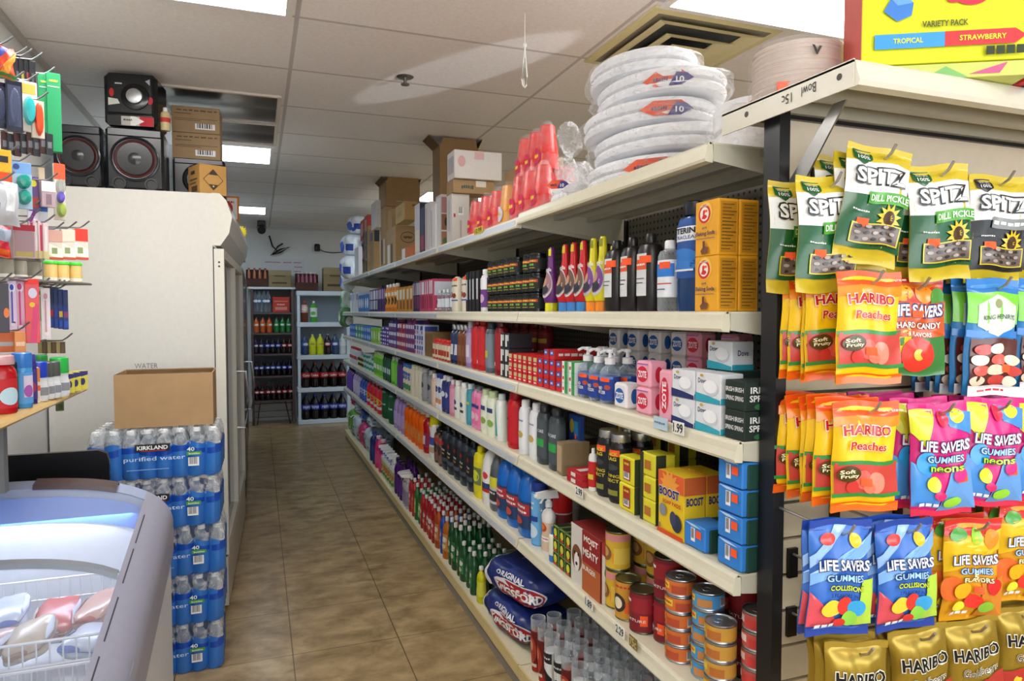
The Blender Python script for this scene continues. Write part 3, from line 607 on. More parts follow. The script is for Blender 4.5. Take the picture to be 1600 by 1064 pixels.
hang(neons, 1.53, 1.302, (.955, .99), 'pink neon gummy bag cut by picture edge', 'pink neon gummy bags')
hang(coll, .99, 1.10, (.95, .965), 'blue collisions gummy bag, far end hook', 'blue collisions gummy bags', .03)
hang(coll, 1.152, 1.085, (.95, .975), 'blue collisions gummy bag, second hook', 'blue collisions gummy bags', -.02)
hang(flav, 1.335, 1.068, (.95, .98, 1.01), 'yellow red five flavor gummy bag, centre hook', 'yellow five flavor gummy bags', -.03)
hang(flav, 1.49, 1.085, (.95, .98, 1.01), 'yellow five flavor gummy bag at picture edge', 'yellow five flavor gummy bags', .02)
hang(gold, 1.04, .868, (.95, .975, 1.0), 'gold foil bear gummy bag, far end hook', 'gold foil gummy bags', .04)
hang(gold, 1.195, .87, (.95, .975), 'gold foil bear gummy bag, second hook', 'gold foil gummy bags', -.1)
hang(gold, 1.336, .862, (.95, .98, 1.01), 'gold foil bear gummy bag, third hook', 'gold foil gummy bags', -.08)
hang(gold, 1.489, .868, (.95, .98), 'gold foil bear gummy bag at picture edge', 'gold foil gummy bags', -.05)
hook(1.04, 1.218, 1.03); hook(1.04, .975, 1.04)
# ---------------------------------------------------------------- on top of the end display
o = empty('variety_carton', 'yellow and red variety pack candy carton on display top', 'box', (1.058, .985, ZT+.03), -.5)
m = MB(); m.box(0, 0, 0, .3, .1, .19, 'd9dd1am', c=.001); m.box(-.0008, 0.001, 0.001, .0005, .1, .189, 'd8635am')
F1 = lambda u, v, l: (u*.3, -l, v*.19)
m.gfx(F1, [('e', .22, .93, .16, .16, 'd94a9am'), ('e', .12, .8, .05, .08, 'd94a9am'), ('e', .35, .82, .04, .09, 'd94a9am'), ('e', .5, .97, .2, .08, 'c9304am'), ('q', [(.5, .9), (.62, .95), (.64, .7), (.58, .7)], 'c9304am'), ('e', .62, .62, .1, .1, 'd9304am'), ('e', .5, .68, .06, .03, 'd9304am'), ('e', .72, .72, .05, .04, 'd9304am'), ('e', .52, .58, .04, .03, 'd9304am'),
    ('q', [(.12, .5), (.16, .62), (.24, .64), (.29, .57), (.28, .45), (.2, .4)], '3f7fd0m'), ('q', [(.16, .62), (.24, .64), (.29, .57), (.2, .55)], '6aa2e2m'), ('t', 'VARIETY PACK', .47, .36, .26, .06, '5a5a14m', .03), ('r', .07, .14, .47, .28, '3f9adcm'), ('r', .47, .14, .86, .28, 'd0353am'), ('q', [(.86, .14), (.92, .21), (.86, .28)], 'd0353am'), ('t', 'TROPICAL', .26, .21, .17, .05, 'e2e83am', .02), ('t', 'STRAWBERRY', .68, .21, .26, .05, 'e2e83am', .02),
    *[('r', .7+.055*i, .04, .745+.055*i, .12, '2a3a1am') for i in range(4)]])
m.obj('carton_shell', o, True); m = MB(); m.box(.3, -.002, -.028, .312, .1, .21, 'd8202am'); m.box(.312, 0, -.028, .33, .1, .2, '223450m'); m.obj('end_flap', o, True)
m = MB(); m.box(.03, .004, -.028, .29, .096, -.001, 'c9cf6am', c=.001); m.gfx(lambda u, v, l: (.03+u*.26, .004-l, -.028+v*.027), [('q', [(.3, 0), (.45, .8), (.6, 0)], '7fb86am'), ('q', [(.6, .2), (.85, .9), (.8, .2)], 'c85a8am')]); m.obj('display_tray', o, True)
# stack of paper plates
o = empty('paper_plate_stack', 'tall wrapped stack of round kraft paper plates on display top', 'plates', (1.07, 1.16, ZT+.002))
m = MB(); pr = []
for i in range(26): z = i*.0042; pr += [(z, .146+.003*abs(sin(i*1.3))), (z+.003, .15)]
pr.append((.112, .146)); m.lathe([(z, r*.6) for z, r in pr], 'cdbbaem', n=28); m.gfx(lambda u, v, l: (-.06+u*.05, -.0895-l, .07+v*.03), [('t', 'v', .5, .5, .5, .6, '3a3a3am')]); m.obj('plates_body', o, True)
m = MB(); m.lathe([(0, .094), (.05, .1), (.1, .098), (.122, .085), (.126, .05)], film(.02, .2), n=22); m.obj('wrapping', o, True)
m = MB(); m.gfx(lambda u, v, l: (-.088+u*.02, -.04-l-u*.015, .01+v*.022), [('r', 0, 0, 1, 1, 'ff5a1fm')]); m.obj('price_sticker', o, True)
# foam plates in clear bags at the near end of the top shelf
def foambag(name, label, loc, r, h, tilt, ears, seed, stretch=1.0):
    rnd = random.Random(seed); o = empty(name, label, 'foam plates', loc, 0); o.rotation_euler = tilt
    m = MB(); pr = [];
    k = 2
    for i in range(k): pr += [(i*h*.5, r*.9), (i*h*.5+.006, r*.97), (i*h*.5+h*.3, r), (i*h*.5+h*.44, r*.97)]
    pr.append((h, r*.93)); m.lathe(pr, 'eeeef2m', r/r, stretch, n=30); m.obj('foam_plates', o, True)
    m = MB(); R = []; N2 = 36
    for i in range(15):
        v = i/14; q = [.8, 1.05, 1.1, 1.08, 1.12, 1.08, 1.14, 1.09, 1.12, 1.1, 1.1, 1.06, .98, .8, .4][i]
        R.append([((r*q*.97*(1+.05*sin(5*a+seed+v*5)+.03*sin(11*a-v*9)))*cos(a), (r*q*(1+.05*sin(4*a-seed+v*7)))*sin(a)*stretch, max(.001, v*(h+.006)+.004*sin(7*a+v*11))) for a in [2*pi*j/N2 for j in range(N2)]])
    m.rings(R, film(.04, .35), False)
    for (ex, ey, ez, er) in ears:
        T = Matrix.Translation((ex, ey, ez)); RR = []
        for i in range(9):
            t = i/8*pi; RR.append([(er*sin(t)*cos(a)*(1+.18*sin(3*a+i)), er*.45*sin(t)*sin(a)*(1+.2*sin(4*a)), -er*1.2*cos(t)+.01*sin(5*a)) for a in [2*pi*j/16 for j in range(16)]])
        m.rings(RR, film(), False, T=T)
    m.obj('plastic_bag', o, True)
    return o
def logo(o, u0, z0, r, stretch, s=1.0, up=False):
    m = MB(); fn = lambda u, v, l: ((r+.008+l)*cos(u0+(u-.5)*.75*s), (r+.008+l)*sin(u0+(u-.5)*.75*s)*stretch, z0+(v-.5)*.055*s)
    m.gfx(fn, [('q', [(0, .5), (.25, .15), (.75, .15), (1, .5), (.75, .9), (.25, .9)], 'e2552am'), ('q', [(.5, .15), (.75, .15), (1, .5), (.85, .75), (.65, .8)], '3a2f7am'), ('t', '10', .72, .42, .16, .3, W, .02), ('x', '', .36, .5, .3, .3, '5a2a5am', .01)]); m.obj('printed_logo', o, True)
F_ = -2.25
for k, z in enumerate((0, .08, .16, .24, .32)):
    sh = (0, .012, -.01, .008, -.02)[k]
    o = foambag('foam_plate_pack', f"clear bagged white foam plate pack on top shelf near end, {('bottom', 'second', 'middle', 'fourth', 'topmost')[k]} of pile", (1.16+sh, 1.86-sh*2, 1.854+z), (.19, .19, .185, .175, .15)[k], .068, (.0, .0, 0),
        [(-.12, .29, .07, .055), (-.1, .34, .06, .045)] if k == 0 else ([(-.13, .29, .06, .045)] if k == 2 else []), 3+k, 1.35)
    if k in (0, 3, 2): logo(o, (-2.3, 0, -2.0, -2.15)[k], .03, (.19, .185, .18, .165)[k], 1.35)
o = foambag('foam_plate_pack', 'clear bag of foam plates behind the big pile beside kraft plates', (1.2, 1.42, 1.856), .12, .14, (0, 0, 0), [], 11, 1.0); logo(o, -2.0, .115, .13, 1.0, 1.3)
o = foambag('foam_plate_pack', 'low clear bag of foam plates beside the red cups', (1.06, 2.215, 1.854), .085, .07, (0, 0, 0), [(-.02, .02, .12, .045), (.05, .02, .11, .04)], 14, 1.0); logo(o, -2.4, .05, .15, 1.0, .7)

# ================================================================ goods on the long shelves
WHERE = {1: 'topmost shelf', 2: 'second shelf', 3: 'third shelf', 4: 'fourth shelf', 5: 'fifth shelf', 6: 'bottom shelf'}
occupied = {}
def row(p, lv, pf, pn, n, desc, rows=1, layers=1, x0=.945, gap=.003, jit=.004, group=None, turn=0, z0=None, uneven=None, n0=0, r0=0, rj=.08, zj=0):
    """n columns between two picture columns measured at the shelf front, rows back, layers up"""
    z = (LV[lv] if not (lv == 1 and pn > 800) else 1.85) if z0 is None else z0
    Yn, Yf = YX(pn, x0, z), YX(pf, x0, z); w_, d_, h_ = p['sz']
    if turn: w_, d_ = d_, w_
    fit = max(1, int((Yf-Yn+.012)/(w_+gap)))
    if n is None: n = fit
    n = min(n, fit)
    kind = p['pn'].replace('_', ' '); g = group or (f"{kind}s, {desc}" if n*rows*layers > 1 else None)
    for i in range(n):
        y = (Yn+Yf)/2 if n == 1 else Yn+w_/2+(Yf-Yn-w_)*i/(n-1)
        for r in range(rows):
            nl = layers if uneven is None else max(1, layers-uneven[(i+r*3) % len(uneven)])
            rr = random.Random(int(y*997)+r*31+lv)
            jx, jy = rr.uniform(-jit, jit)*.5+jit*.5, rr.uniform(-.3, .3)*jit
            for l in range(nl):
                s = desc; bits = []
                if n > 1: bits.append(ORD[i+n0]+' from near end')
                if rows > 1 or r0: bits.append(ORD[r+r0]+' row')
                if layers > 1: bits.append(('bottom', 'second', 'third', 'fourth', 'fifth', 'sixth')[l]+' layer')
                lab = ', '.join([s]+bits)
                inst(p, (x0+d_/2+r*(d_+gap+.001)+jx, y+jy, z+.0006+l*(h_+.0006)), -pi/2+turn+rr.uniform(-rj, rj)*(jit > 0 and layers == 1), lab, g, (1, 1, 1+rr.uniform(-zj, zj)))
# ---- price tags on the shelf lips
def price(txt, lv, px, wid, label, col='f0f0e8m', tc='1a1a1am'):
    z = LV[lv]; y = YX(px, XF, z-.02); m = MB(); m.box(-.0005, -wid/2, -.016, .0005, wid/2, .014, col)
    m.gfx(lambda u, v, l: (-.0005-l, wid/2-u*wid, -.016+v*.03), [('t' if txt else 'x', txt, .5, .5, .85, .75 if txt else .3, tc, .02, 0)])
    tag(m.obj('price_tag', link=True, loc=(XF-.011, y, z)), label, 'price tag')
price('1.99', 3, 1066, .045, 'white price tag reading 1.99 under the soap boxes'); price('2.99', 4, 910, .05, 'small white price tag reading 2.99 under red boxes')
price('1.89', 5, 925, .05, 'white price tag reading 1.89 under the dog food box'); price('2.29', 5, 974, .05, 'white price tag reading 2.29 under yellow dog tins'); price('75c', 5, 995, .04, 'brown price tag next to the 2.29 tag', '7a6a3am', 'd8c27am')
price('10.99', 1, 751, .12, 'yellow price tag on the topmost shelf below red cups', 'd9c21am'); price('', 3, 1038, .06, 'pale blue strip tag beside the 1.99 tag', 'bcd3e0m', '6a8aa8m')

# ---- second shelf
soda = carton('baking_soda_box', .083, .052, .123, 'eea81em', [('e', .45, .78, .3, .2, 'f7c850m'), ('e', .42, .76, .26, .17, 'd8262am'), ('e', .42, .76, .19, .125, 'f8f0e0m'), ('q', [(.3, .68), (.36, .74), (.36, .82), (.42, .84), (.46, .8), (.43, .75), (.5, .74), (.55, .7), (.45, .665)], 'd8262am'), ('r', .44, .79, .56, .83, 'ff5a1fm'), ('t', 'ARM & HAMMER', .42, .9, .36, .03, W, .01), ('t', 'pure', .45, .5, .2, .05, '3a3a6am'), ('t', 'Baking Soda', .5, .4, .8, .1, '2a2a5am', .02), ('r', .1, .31, .9, .32, '3a3a6am'), ('q', [(.3, .1), (.45, .18), (.65, .15), (.6, .05), (.35, .03)], '7a4a2am'), ('r', .4, .12, .5, .27, '6a3a3am')],
    right=[('r', .1, .05, .9, .95, 'c98a14m'), *[('r', .14, .1+i*.06, .6+.25*((i*7) % 3)/2, .115+i*.06, '6a4a10m') for i in range(14)]])
row(soda, 2, 1085, 1121, 1, 'yellow baking soda carton on second shelf', rows=2, layers=2, x0=.94, jit=0)
mouth = bottle('mouthwash_bottle', .043, .032, .262, 'slab', '123a6cs', (.87, 1, .55, '181a2as'), (.3, .84, '1c4f9cm'), [('r', 0, .62, 1, .86, 'f0f2f5m'), ('t', 'LISTERINE', .5, .79, .9, .1, '181c2am', .03), ('t', 'ULTRACLEAN', .5, .68, .85, .06, '2a4a8am', .01), ('e', .5, .3, .45, .2, '2f78c8m'), ('r', .2, .12, .8, .15, W)], pw=3.5)
row(mouth, 2, 1046, 1083, 1, 'dark blue mouthwash bottle with white band and black cap')
alco = bottle('alcohol_bottle', .033, .026, .178, 'slab', 'dfe4e8c', (.88, 1, .42, 'f2f2f2p'), (.2, .72, 'e6eaeem'), [('r', 0, .55, 1, .9, '2f7fd8m'), ('r', .1, .35, .9, .38, 'd83a3am'), ('r', .1, .2, .7, .23, '5a6a8am')], pw=3, sticker=True)
row(alco, 2, 1018, 1045, 1, 'clear rubbing alcohol bottle with blue label and white cap')
perox = bottle('peroxide_bottle', .037, .03, .205, 'slab', '1a1716p', (.88, 1, .38, '1c1a1ap'), (.2, .74, None), [('r', .12, 0, .72, 1, 'd9dadam'), ('r', .12, .62, .72, .86, 'e0592cm'), ('x', '', .42, .74, .5, .08, W), ('r', .2, .4, .65, .42, '333333m'), ('r', .2, .3, .6, .32, '333333m')], pw=3, sticker=True)
perox2 = bottle('peroxide_bottle', .037, .03, .205, 'slab', '1a1716p', (.88, 1, .38, 'd8c81ap'), (.2, .74, None), [('r', .12, 0, .72, 1, 'd9dadam'), ('r', .12, .62, .72, .86, 'e0592cm')], pw=3)
row(perox, 2, 938, 1012, 3, 'black peroxide bottle with white orange label')
row(perox2, 2, 938, 1012, 3, 'yellow capped black bottle at the back', x0=1.02, n0=0)
def gelb(body, base, tip, pic):
    pr = PF['gel']; h = .225; o = bottle('hair_gel_bottle', .034, .03, h, 'gel', body, None)
    m = MB(); m.lathe([(0, .0236), (.03, .0236), (.0315, .021)], base, n=16); kid(o, m, 'cap')
    m = MB(); fn = wrapfn(pr, .0345, .0305, h, -1.1, 1.1, .04, .225); m.gfx(fn, [('e', .5, .3, .52, .26, 'c9ccccm'), ('e', .5, .31, .46, .22, pic), ('e', .5, .2, .3, .09, '2a2a38m'), ('e', .45, .34, .2, .09, 'b98a6am'), ('t', 'Gorila', .5, .58, .9, .07, W, .02)], True); kid(o, m, 'label_print'); m = MB(); m.gfx(fn, [('r', .2, .84, .9, .97, tip)], True); kid(o, m, 'barcode_print'); return o
row(gelb('e2d51cp', 'f08a1cp', '8a8a1am', '7a3a8am'), 2, 905, 936, 2, 'tall yellow hair gel bottle with orange base', rows=1)
row(gelb('cc1c24p', '3f86ccp', 'd8b81am', '6a4a3am'), 2, 864, 905, 3, 'tall red hair gel bottle with blue base')
row(gelb('6a2478p', 'd2cf1ap', 'e0d21am', '9a6a7am'), 2, 836, 864, 1, 'tall purple hair gel bottle with yellow base')
jar = bottle('hair_gel_jar', .032, .032, .072, 'can', '141716s', (.82, 1, .96, '0f1010s'), (.15, .72, '1a201am'), [('r', .05, .6, .95, .85, 'c9402am'), ('x', '', .5, .72, .7, .2, 'd8c23am', .02), ('x', '', .5, .4, .6, .3, '6fae3am', .02), ('r', .2, .1, .8, .14, 'c9b83am')], cat='jar')
row(jar, 2, 759, 833, 8, 'black hair gel jar', layers=3, jit=.002, uneven=(0, 0, 1, 0, 0, 0, 0, 0))
row(jar, 2, 759, 833, 8, 'rear black hair gel jar', layers=3, jit=.002, x0=1.02)
row(bottle('lotion_bottle', .03, .02, .19, 'slab', 'e6e3e6p', (.88, 1, .5, 'f0f0f0p'), (.1, .8, '6a3a86m'), [('r', 0, .6, 1, 1, 'efeff2m'), ('e', .5, .3, .3, .15, 'd8b0d8m')], pw=3), 2, 747, 758, 1, 'white and purple lotion bottle beside the black jars')
row(carton('hair_color_box', .03, .08, .19, '1a1a1em', [('r', .2, .3, .8, .8, 'c8c8d0m')], [('r', .1, .55, .9, .8, 'b8b0b4m'), ('r', .1, .2, .6, .5, '8a2a3am'), *[('r', .15, .1+.04*i, .8, .12+.04*i, '9a9aa0m') for i in range(8)]]), 2, 727, 746, 4, 'black hair color box standing on end')
row(bottle('shampoo_bottle', .045, .022, .2, 'slab', 'e6dcc6p', None, (.05, .9, 'e9e0ccm'), [('x', '', .5, .72, .7, .08, '4a3a3am'), ('e', .3, .45, .15, .08, '9a3a2am'), ('e', .6, .42, .18, .08, '8a3a22m'), ('r', .1, .26, .9, .3, '3a5ab8m')], pw=3.5, sticker=True), 2, 704, 727, 2, 'cream shampoo bottle with red fruit label')
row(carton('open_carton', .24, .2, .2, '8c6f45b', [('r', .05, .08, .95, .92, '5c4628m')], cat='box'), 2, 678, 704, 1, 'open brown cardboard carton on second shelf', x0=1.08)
row(bottle('clear_spray_bottle', .022, .018, .12, 'waist', 'cfd8e0c', (.86, 1, .45, 'e0e4e8p'), (.2, .6, 'd9e2eam')), 2, 681, 704, 4, 'small clear bottle beside brown carton')
def spine(c1, c2, c3, w=.035, d=.13, h=.19, name='boxed_set'):
    return carton(name, w, d, h, c1+'m', [('r', .1, .55, .9, .95, c2+'m'), ('r', .1, .1, .9, .5, c3+'m')], [('r', .08, .5, .92, .92, c2+'m'), ('e', .5, .3, .35, .14, c3+'m'), ('r', .1, .06, .8, .1, 'e8e8e8m')])
row(spine('c8486a', 'dfe6f2', '9a2f58'), 2, 655, 676, 7, 'pink and white hair product box')
row(spine('22244a', 'd8c8d8', '8a3a6a'), 2, 645, 655, 4, 'navy hair product box')
row(carton('hair_oil_box', .11, .12, .17, 'c58a2cm', [('r', .1, .5, .9, .9, 'e8dcc0m'), ('r', .2, .1, .8, .45, '8a4a1cm')], [('r', .1, .2, .6, .7, 'e9e2d2m'), ('r', .5, .1, .9, .4, 'b05a1am')]), 2, 619, 645, 5, 'orange and cream product box')
row(bottle('spray_bottle', .03, .025, .21, 'slab', 'd8781ep', (.88, 1, .5, 'ece6d8p'), (.15, .75, 'e89a3cm'), [('e', .5, .4, .4, .25, '3a2a1am'), ('r', .1, .7, .9, .9, 'e8e0d0m')]), 2, 601, 618, 4, 'orange bottle with white cap on second shelf')
row(spine('5a2a68', 'b8a8c8', '2a2a5a'), 2, 590, 601, 7, 'purple product box on second shelf')
row(spine('23265a', 'e0e0ea', 'c8ccd8', .05), 2, 577, 589, 6, 'dark blue product box on second shelf')
row(carton('napkin_pack', .13, .14, .16, '3f7cc4m', [('e', .5, .5, .35, .3, 'e2ecf6m')], [('e', .5, .45, .35, .3, 'e8eef6m'), ('r', .1, .8, .9, .92, 'd8e4f2m')]), 2, 560, 576, 5, 'light blue paper pack on second shelf')
row(carton('napkin_pack', .13, .16, .2, 'dfe3eam', [('r', .1, .6, .9, .9, '8a9ab8m')], [('e', .5, .6, .3, .1, '55606am'), ('r', .6, .1, .9, .7, 'd9642cm')]), 2, 547, 559, 3, 'white paper pack at far end of second shelf')

# ---- third shelf
isp = carton('soap_box', .034, .09, .062, '14261em', [('t', 'IRISH', .5, .7, .8, .16, W), ('t', 'SPRING', .5, .4, .8, .16, W)], [('t', 'IRISH', .45, .7, .6, .22, W, .02), ('t', 'SPRING', .5, .42, .75, .22, W, .02), ('e', .6, .14, .35, .13, '2a6a3cm')])
row(isp, 3, 1132, 1163, 2, 'dark green soap box', rows=2, layers=2, x0=.94, jit=0)
def dove(c): return carton('soap_box', .09, .06, .066, 'e4e6eam', [('t', 'Dove', .27, .72, .34, .17, '1a2a5am', .01), ('e', .62, .5, .3, .26, 'cfd2d8m'), ('e', .6, .55, .27, .22, 'f6f6f8m'), ('q', [(0, 0), (1, 0), (1, .14), (.5, .24), (0, .3)], c), ('e', .27, .9, .07, .05, 'c9a84am')], [('r', 0, 0, 1, .2, c), ('t', 'Dove', .5, .6, .5, .2, '1a2a5am')], cat='box')
dt, dn = dove('2ba3b8m'), dove('1f2b66m')
row(dt, 3, 1086, 1126, 1, 'white soap carton with teal wave', layers=2, x0=.94, jit=0)
row(dt, 3, 1100, 1150, 1, 'white teal soap carton high behind green boxes', x0=1.01, z0=1.21+.135, jit=0)
row(carton('soap_box', .12, .1, .067, '2a3a34m', cat='box'), 3, 1100, 1150, 1, 'dark carton under white soap', x0=1.01, layers=2, jit=0)
row(dn, 3, 1049, 1085, 1, 'white soap carton with navy wave', layers=2, x0=.94, jit=0)
zp = carton('soap_bar_pack', .07, .055, .07, 'f2a9bcm', [('e', .5, .5, .38, .3, 'd6203cm'), ('t', 'ZOTE', .5, .5, .6, .26, 'f6e6eam', .04), ('r', .1, .86, .9, .9, '9a6ab8m')], [('e', .5, .5, .2, .3, 'd6203cm')], c=.006)
zw = carton('soap_bar_pack', .07, .055, .07, 'ece9eam', [('e', .5, .5, .38, .3, '1f5fb0m'), ('t', 'ZOTE', .5, .5, .6, .26, 'f6f6fam', .04)], [('e', .5, .5, .2, .3, '1f5fb0m')], c=.006)
zs = carton('soap_bar_pack', .055, .055, .125, 'f2a9bcm', [('e', .5, .5, .34, .36, 'd6203cm'), ('t', 'ZOTE', .5, .5, .34, .55, 'f6e6eam', .04, 1)], [('e', .5, .5, .3, .2, 'd6203cm')], c=.006)
row(zs, 3, 1028, 1048, 1, 'pink laundry soap bar standing upright', x0=.94, jit=0)
row(zp, 3, 986, 1022, 1, 'pink laundry soap bar pack with red oval', layers=2, x0=.945, jit=0)
row(zw, 3, 952, 984, 1, 'white laundry soap bar pack with blue oval', x0=.945)
row(zw, 3, 950, 1068, 4, 'blue oval soap bar pack at back', x0=1.14, layers=3, jit=0)
row(zp, 3, 1070, 1150, 2, 'pink soap bar pack at back', x0=1.14, layers=3, jit=0)
san = bottle('hand_sanitizer', .036, .026, .13, 'round', 'c9d6e4c', None, (.08, .62, '1e3f96m'), [('q', [(0, .75), (1, .9), (1, 1), (0, 1)], '5a8fd0m'), ('t', 'HAND', .35, .5, .4, .14, W, .02), ('t', 'SANITIZER', .42, .33, .6, .13, W, .02), ('e', .78, .55, .12, .1, 'b84a3am')], extra=pumphead('f2f2f4p', .115), pw=2.6, sticker=True)
row(san, 3, 898, 950, 3, 'clear pump hand sanitizer with blue label', rows=2)
gw = carton('toothpaste_box', .04, .15, .035, '2f9a4cm', [('r', .0, 0, .5, 1, 'e9efe9m'), ('r', .1, .3, .4, .6, 'd8303am')], [('r', .0, 0, .3, 1, 'e9efe9m')])
row(gw, 3, 878, 897, 2, 'green and white toothpaste box', layers=3, jit=.001)
rt = carton('toothpaste_box', .038, .16, .034, 'd31f22m', [('r', .08, .5, .92, .94, 'c8c28am'), ('r', .2, .2, .8, .36, 'f2d8d0m')], [('r', .05, .2, .95, .5, 'e8e2d2m')])
rt2 = carton('toothpaste_box', .038, .16, .034, 'cf2024m', [('r', .08, .45, .92, .94, '2f55b0m'), ('x', '', .5, .7, .4, .4, W)], [('x', '', .5, .5, .8, .5, W, .02)])
row(rt2, 3, 840, 876, 4, 'red and blue toothpaste box end', layers=4, jit=.002, uneven=(1, 0, 0, 1))
row(rt, 3, 795, 839, 6, 'red toothpaste box end with cream patch', layers=3, jit=.002)
mar = bottle('body_spray_can', .033, .033, .225, 'can', '6e1218s', (.85, 1, .93, '57100fs'), (.1, .8, '7a141am'), [('r', 0, .72, 1, .84, 'c9a82am'), ('x', '', .5, .5, .8, .1, 'c8a0a0m')], cat='can')
row(mar, 3, 783, 846, 5, 'maroon aerosol can with yellow band', x0=1.12)
row(carton('razor_pack', .05, .1, .06, '22242am', [('r', .1, .1, .5, .9, 'e0e0dcm'), ('r', .55, .5, .9, .9, 'c8ccc8m')]), 3, 782, 795, 2, 'black and white small box', layers=3, jit=.002)
def sh(col, cap, lab, h=.21, rx=.034, ry=.022, g=(), shape='slab', pw=3, name='shampoo_bottle', st=False, cz=.86):
    return bottle(name, rx, ry, h, shape, col, (cz, 1, .5, cap), (.1, .76, lab), [*g], pw=pw, sticker=st)
row(sh('86141ep', '5a0f16p', 'a0202am', .235, .035, .025, [('r', .1, .1, .4, .2, 'e8e0e0m')]), 3, 768, 782, 2, 'maroon body wash bottle on third shelf')
row(sh('55606cp', '3a444ep', '7a8894m', .225, g=[('r', .1, .3, .6, .5, 'c8c83am')]), 3, 753, 767, 2, 'slate grey body wash bottle on third shelf')
row(sh('c01c22p', 'a8181ep', 'c8242am', .24, .042, .03, [('r', .1, .05, .4, .14, 'e8dcdcm')]), 3, 733, 751, 2, 'bright red body wash bottle on third shelf')
row(sh('8d76b0p', 'c8c8d0p', 'b0a0c8m', .22, .03, g=[('r', .2, .2, .8, .6, 'e0d8eam')]), 3, 725, 733, 1, 'lilac body wash bottle beside red bottle')
row(sh('6e3a20s', 'b8bcc0k', '7a4428m', .205, .032, .024, [('r', .2, .2, .8, .6, '8a5a3am')], 'waist'), 3, 713, 724, 2, 'amber bottle with silver cap')
row(sh('20294cs', 'b8bcc0k', '2c3866m', .205, .032, .024, [('r', .2, .2, .8, .6, 'd8d8e0m')], 'waist'), 3, 702, 713, 2, 'navy bottle with silver cap')
row(sh('c43028p', 'd8241cp', 'd8cdb2m', .115, .03, .026, [('r', .2, .2, .8, .6, 'b8402am')], name='balm_bottle'), 3, 674, 701, 6, 'small red capped bottle with cream label', rows=1)
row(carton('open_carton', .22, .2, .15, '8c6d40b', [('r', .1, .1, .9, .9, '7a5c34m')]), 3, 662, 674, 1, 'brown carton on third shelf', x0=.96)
tps = [('c8d2e8', '3a4a9a', 'c8406a'), ('8a3a78', 'e0d8ea', '2f3a8a'), ('b03a4a', 'f0e6e6', '4a2a6a'), ('3a3f8a', 'e8e8f0', 'b04a5a')]
TP = [carton('toothpaste_box', .05, .1, .062, a+'m', [('r', .1, .5, .9, .9, b+'m'), ('r', .1, .1, .6, .4, c+'m')], [('r', .1, .4, .9, .85, b+'m'), ('e', .4, .25, .25, .15, c+'m')]) for a, b, c in tps]
for k, (a, b_) in enumerate(((648, 661), (634, 647), (620, 633), (608, 619))):
    row(TP[k], 3, a, b_, None, ('pale blue', 'purple', 'red', 'indigo')[k]+' small product carton', layers=3+(k % 2), jit=.002, uneven=(0, 1, 0, 0, 1))
row(carton('soap_box', .08, .1, .03, '4f3f94m', [('r', .1, .3, .9, .7, 'e0d8f0m')], [('r', .1, .3, .7, .7, 'd8d0eam')], c=.004), 3, 594, 607, 5, 'purple soap bar box', layers=5, jit=.003, uneven=(0, 1))
row(carton('soap_box', .09, .1, .13, '8fc83am', [('e', .5, .5, .3, .3, 'e8f0c8m')], [('r', .1, .2, .6, .8, 'd8ecb0m')]), 3, 580, 593, 5, 'lime green soap pack')
row(carton('soap_box', .12, .1, .068, '3f7fcfm', [('e', .5, .5, .4, .3, 'bcd8f2m')], [('e', .4, .5, .3, .3, 'c8e0f4m')], c=.006), 3, 566, 579, 5, 'blue soap multipack', layers=2, jit=.004)
row(carton('soap_box', .12, .1, .068, '5aa884m', [('e', .5, .5, .4, .3, 'e0f0e8m')], [('r', .1, .2, .6, .8, 'e0ece6m')], c=.006), 3, 556, 566, 5, 'sea green soap multipack', layers=2, jit=.004)
row(carton('soap_box', .13, .1, .068, '3566bcm', [('e', .5, .5, .4, .3, '8fb8e8m')], c=.006), 3, 546, 556, 4, 'dark blue soap multipack', layers=2, jit=.004)

# ---- fourth shelf
def scrub():
    w, d, h = .08, .1, .058; b = MB(); b.box(-w/2, -d/2, .002, w/2, d/2-.03, h, '2f80d2m', c=.003); b.gfx(face(w, d, h), [('r', .35, .3, .55, .85, 'dfe6eem'), ('bar', .37, .32, .53, .83), ('r', .6, .5, .85, .8, 'ff5a1fm'), ('q', [(.1, 1), (.5, 1), (.9, .92), (.4, .9)], 'bcd6f0m')])
    o = proto(b, 'scouring_sponge', 'sponge', (w, d, h)); m = MB(); m.box(-w/2-.004, -d/2+.012, 0, w/2+.004, d/2, h-.004, '0f4034b', c=.003); kid(o, m, 'scrub_pad'); return o
scp = scrub()
row(scp, 4, 1120, 1158, 1, 'blue wrapped scouring sponge, near pile', layers=4, x0=.94, jit=0)
row(scp, 4, 1066, 1104, 1, 'blue wrapped scouring sponge beside soap pads', x0=.94, jit=0, layers=1)
row(scp, 4, 1120, 1154, 1, 'rear blue scouring sponge', layers=4, x0=1.06, jit=0)
row(scp, 4, 1084, 1118, 1, 'blue scouring sponge between the piles', layers=2, x0=1.06, jit=0)
boost = carton('soap_pad_box', .11, .06, .155, 'e8c21cm', [('r', 0, .72, 1, 1, 'e2602am'), ('S', .45, .8, .4, .25, 'f0a03am'), ('t', 'BOOST', .45, .68, .8, .16, W, .07), ('t', 'BOOST', .45, .68, .78, .14, '1f2a6cm', .04), ('t', 'SOAP PADS', .55, .53, .7, .06, 'c8281cm', .02), ('e', .75, .25, .2, .14, '2a3048m'), ('e', .62, .3, .12, .12, '3a4260m'), ('e', .22, .38, .14, .1, '8a8c94m'), ('r', 0, 0, 1, .07, 'd8501cm'), ('t', '10', .1, .12, .1, .08, '1f2a6cm', .02)],
    [('r', 0, .72, 1, 1, 'c8602am'), ('t', 'BOOST', .5, .62, .8, .13, '1f2a6cm', .04), ('r', .1, .1, .9, .12, '8a6a1am'), ('r', .1, .2, .9, .22, '8a6a1am')])
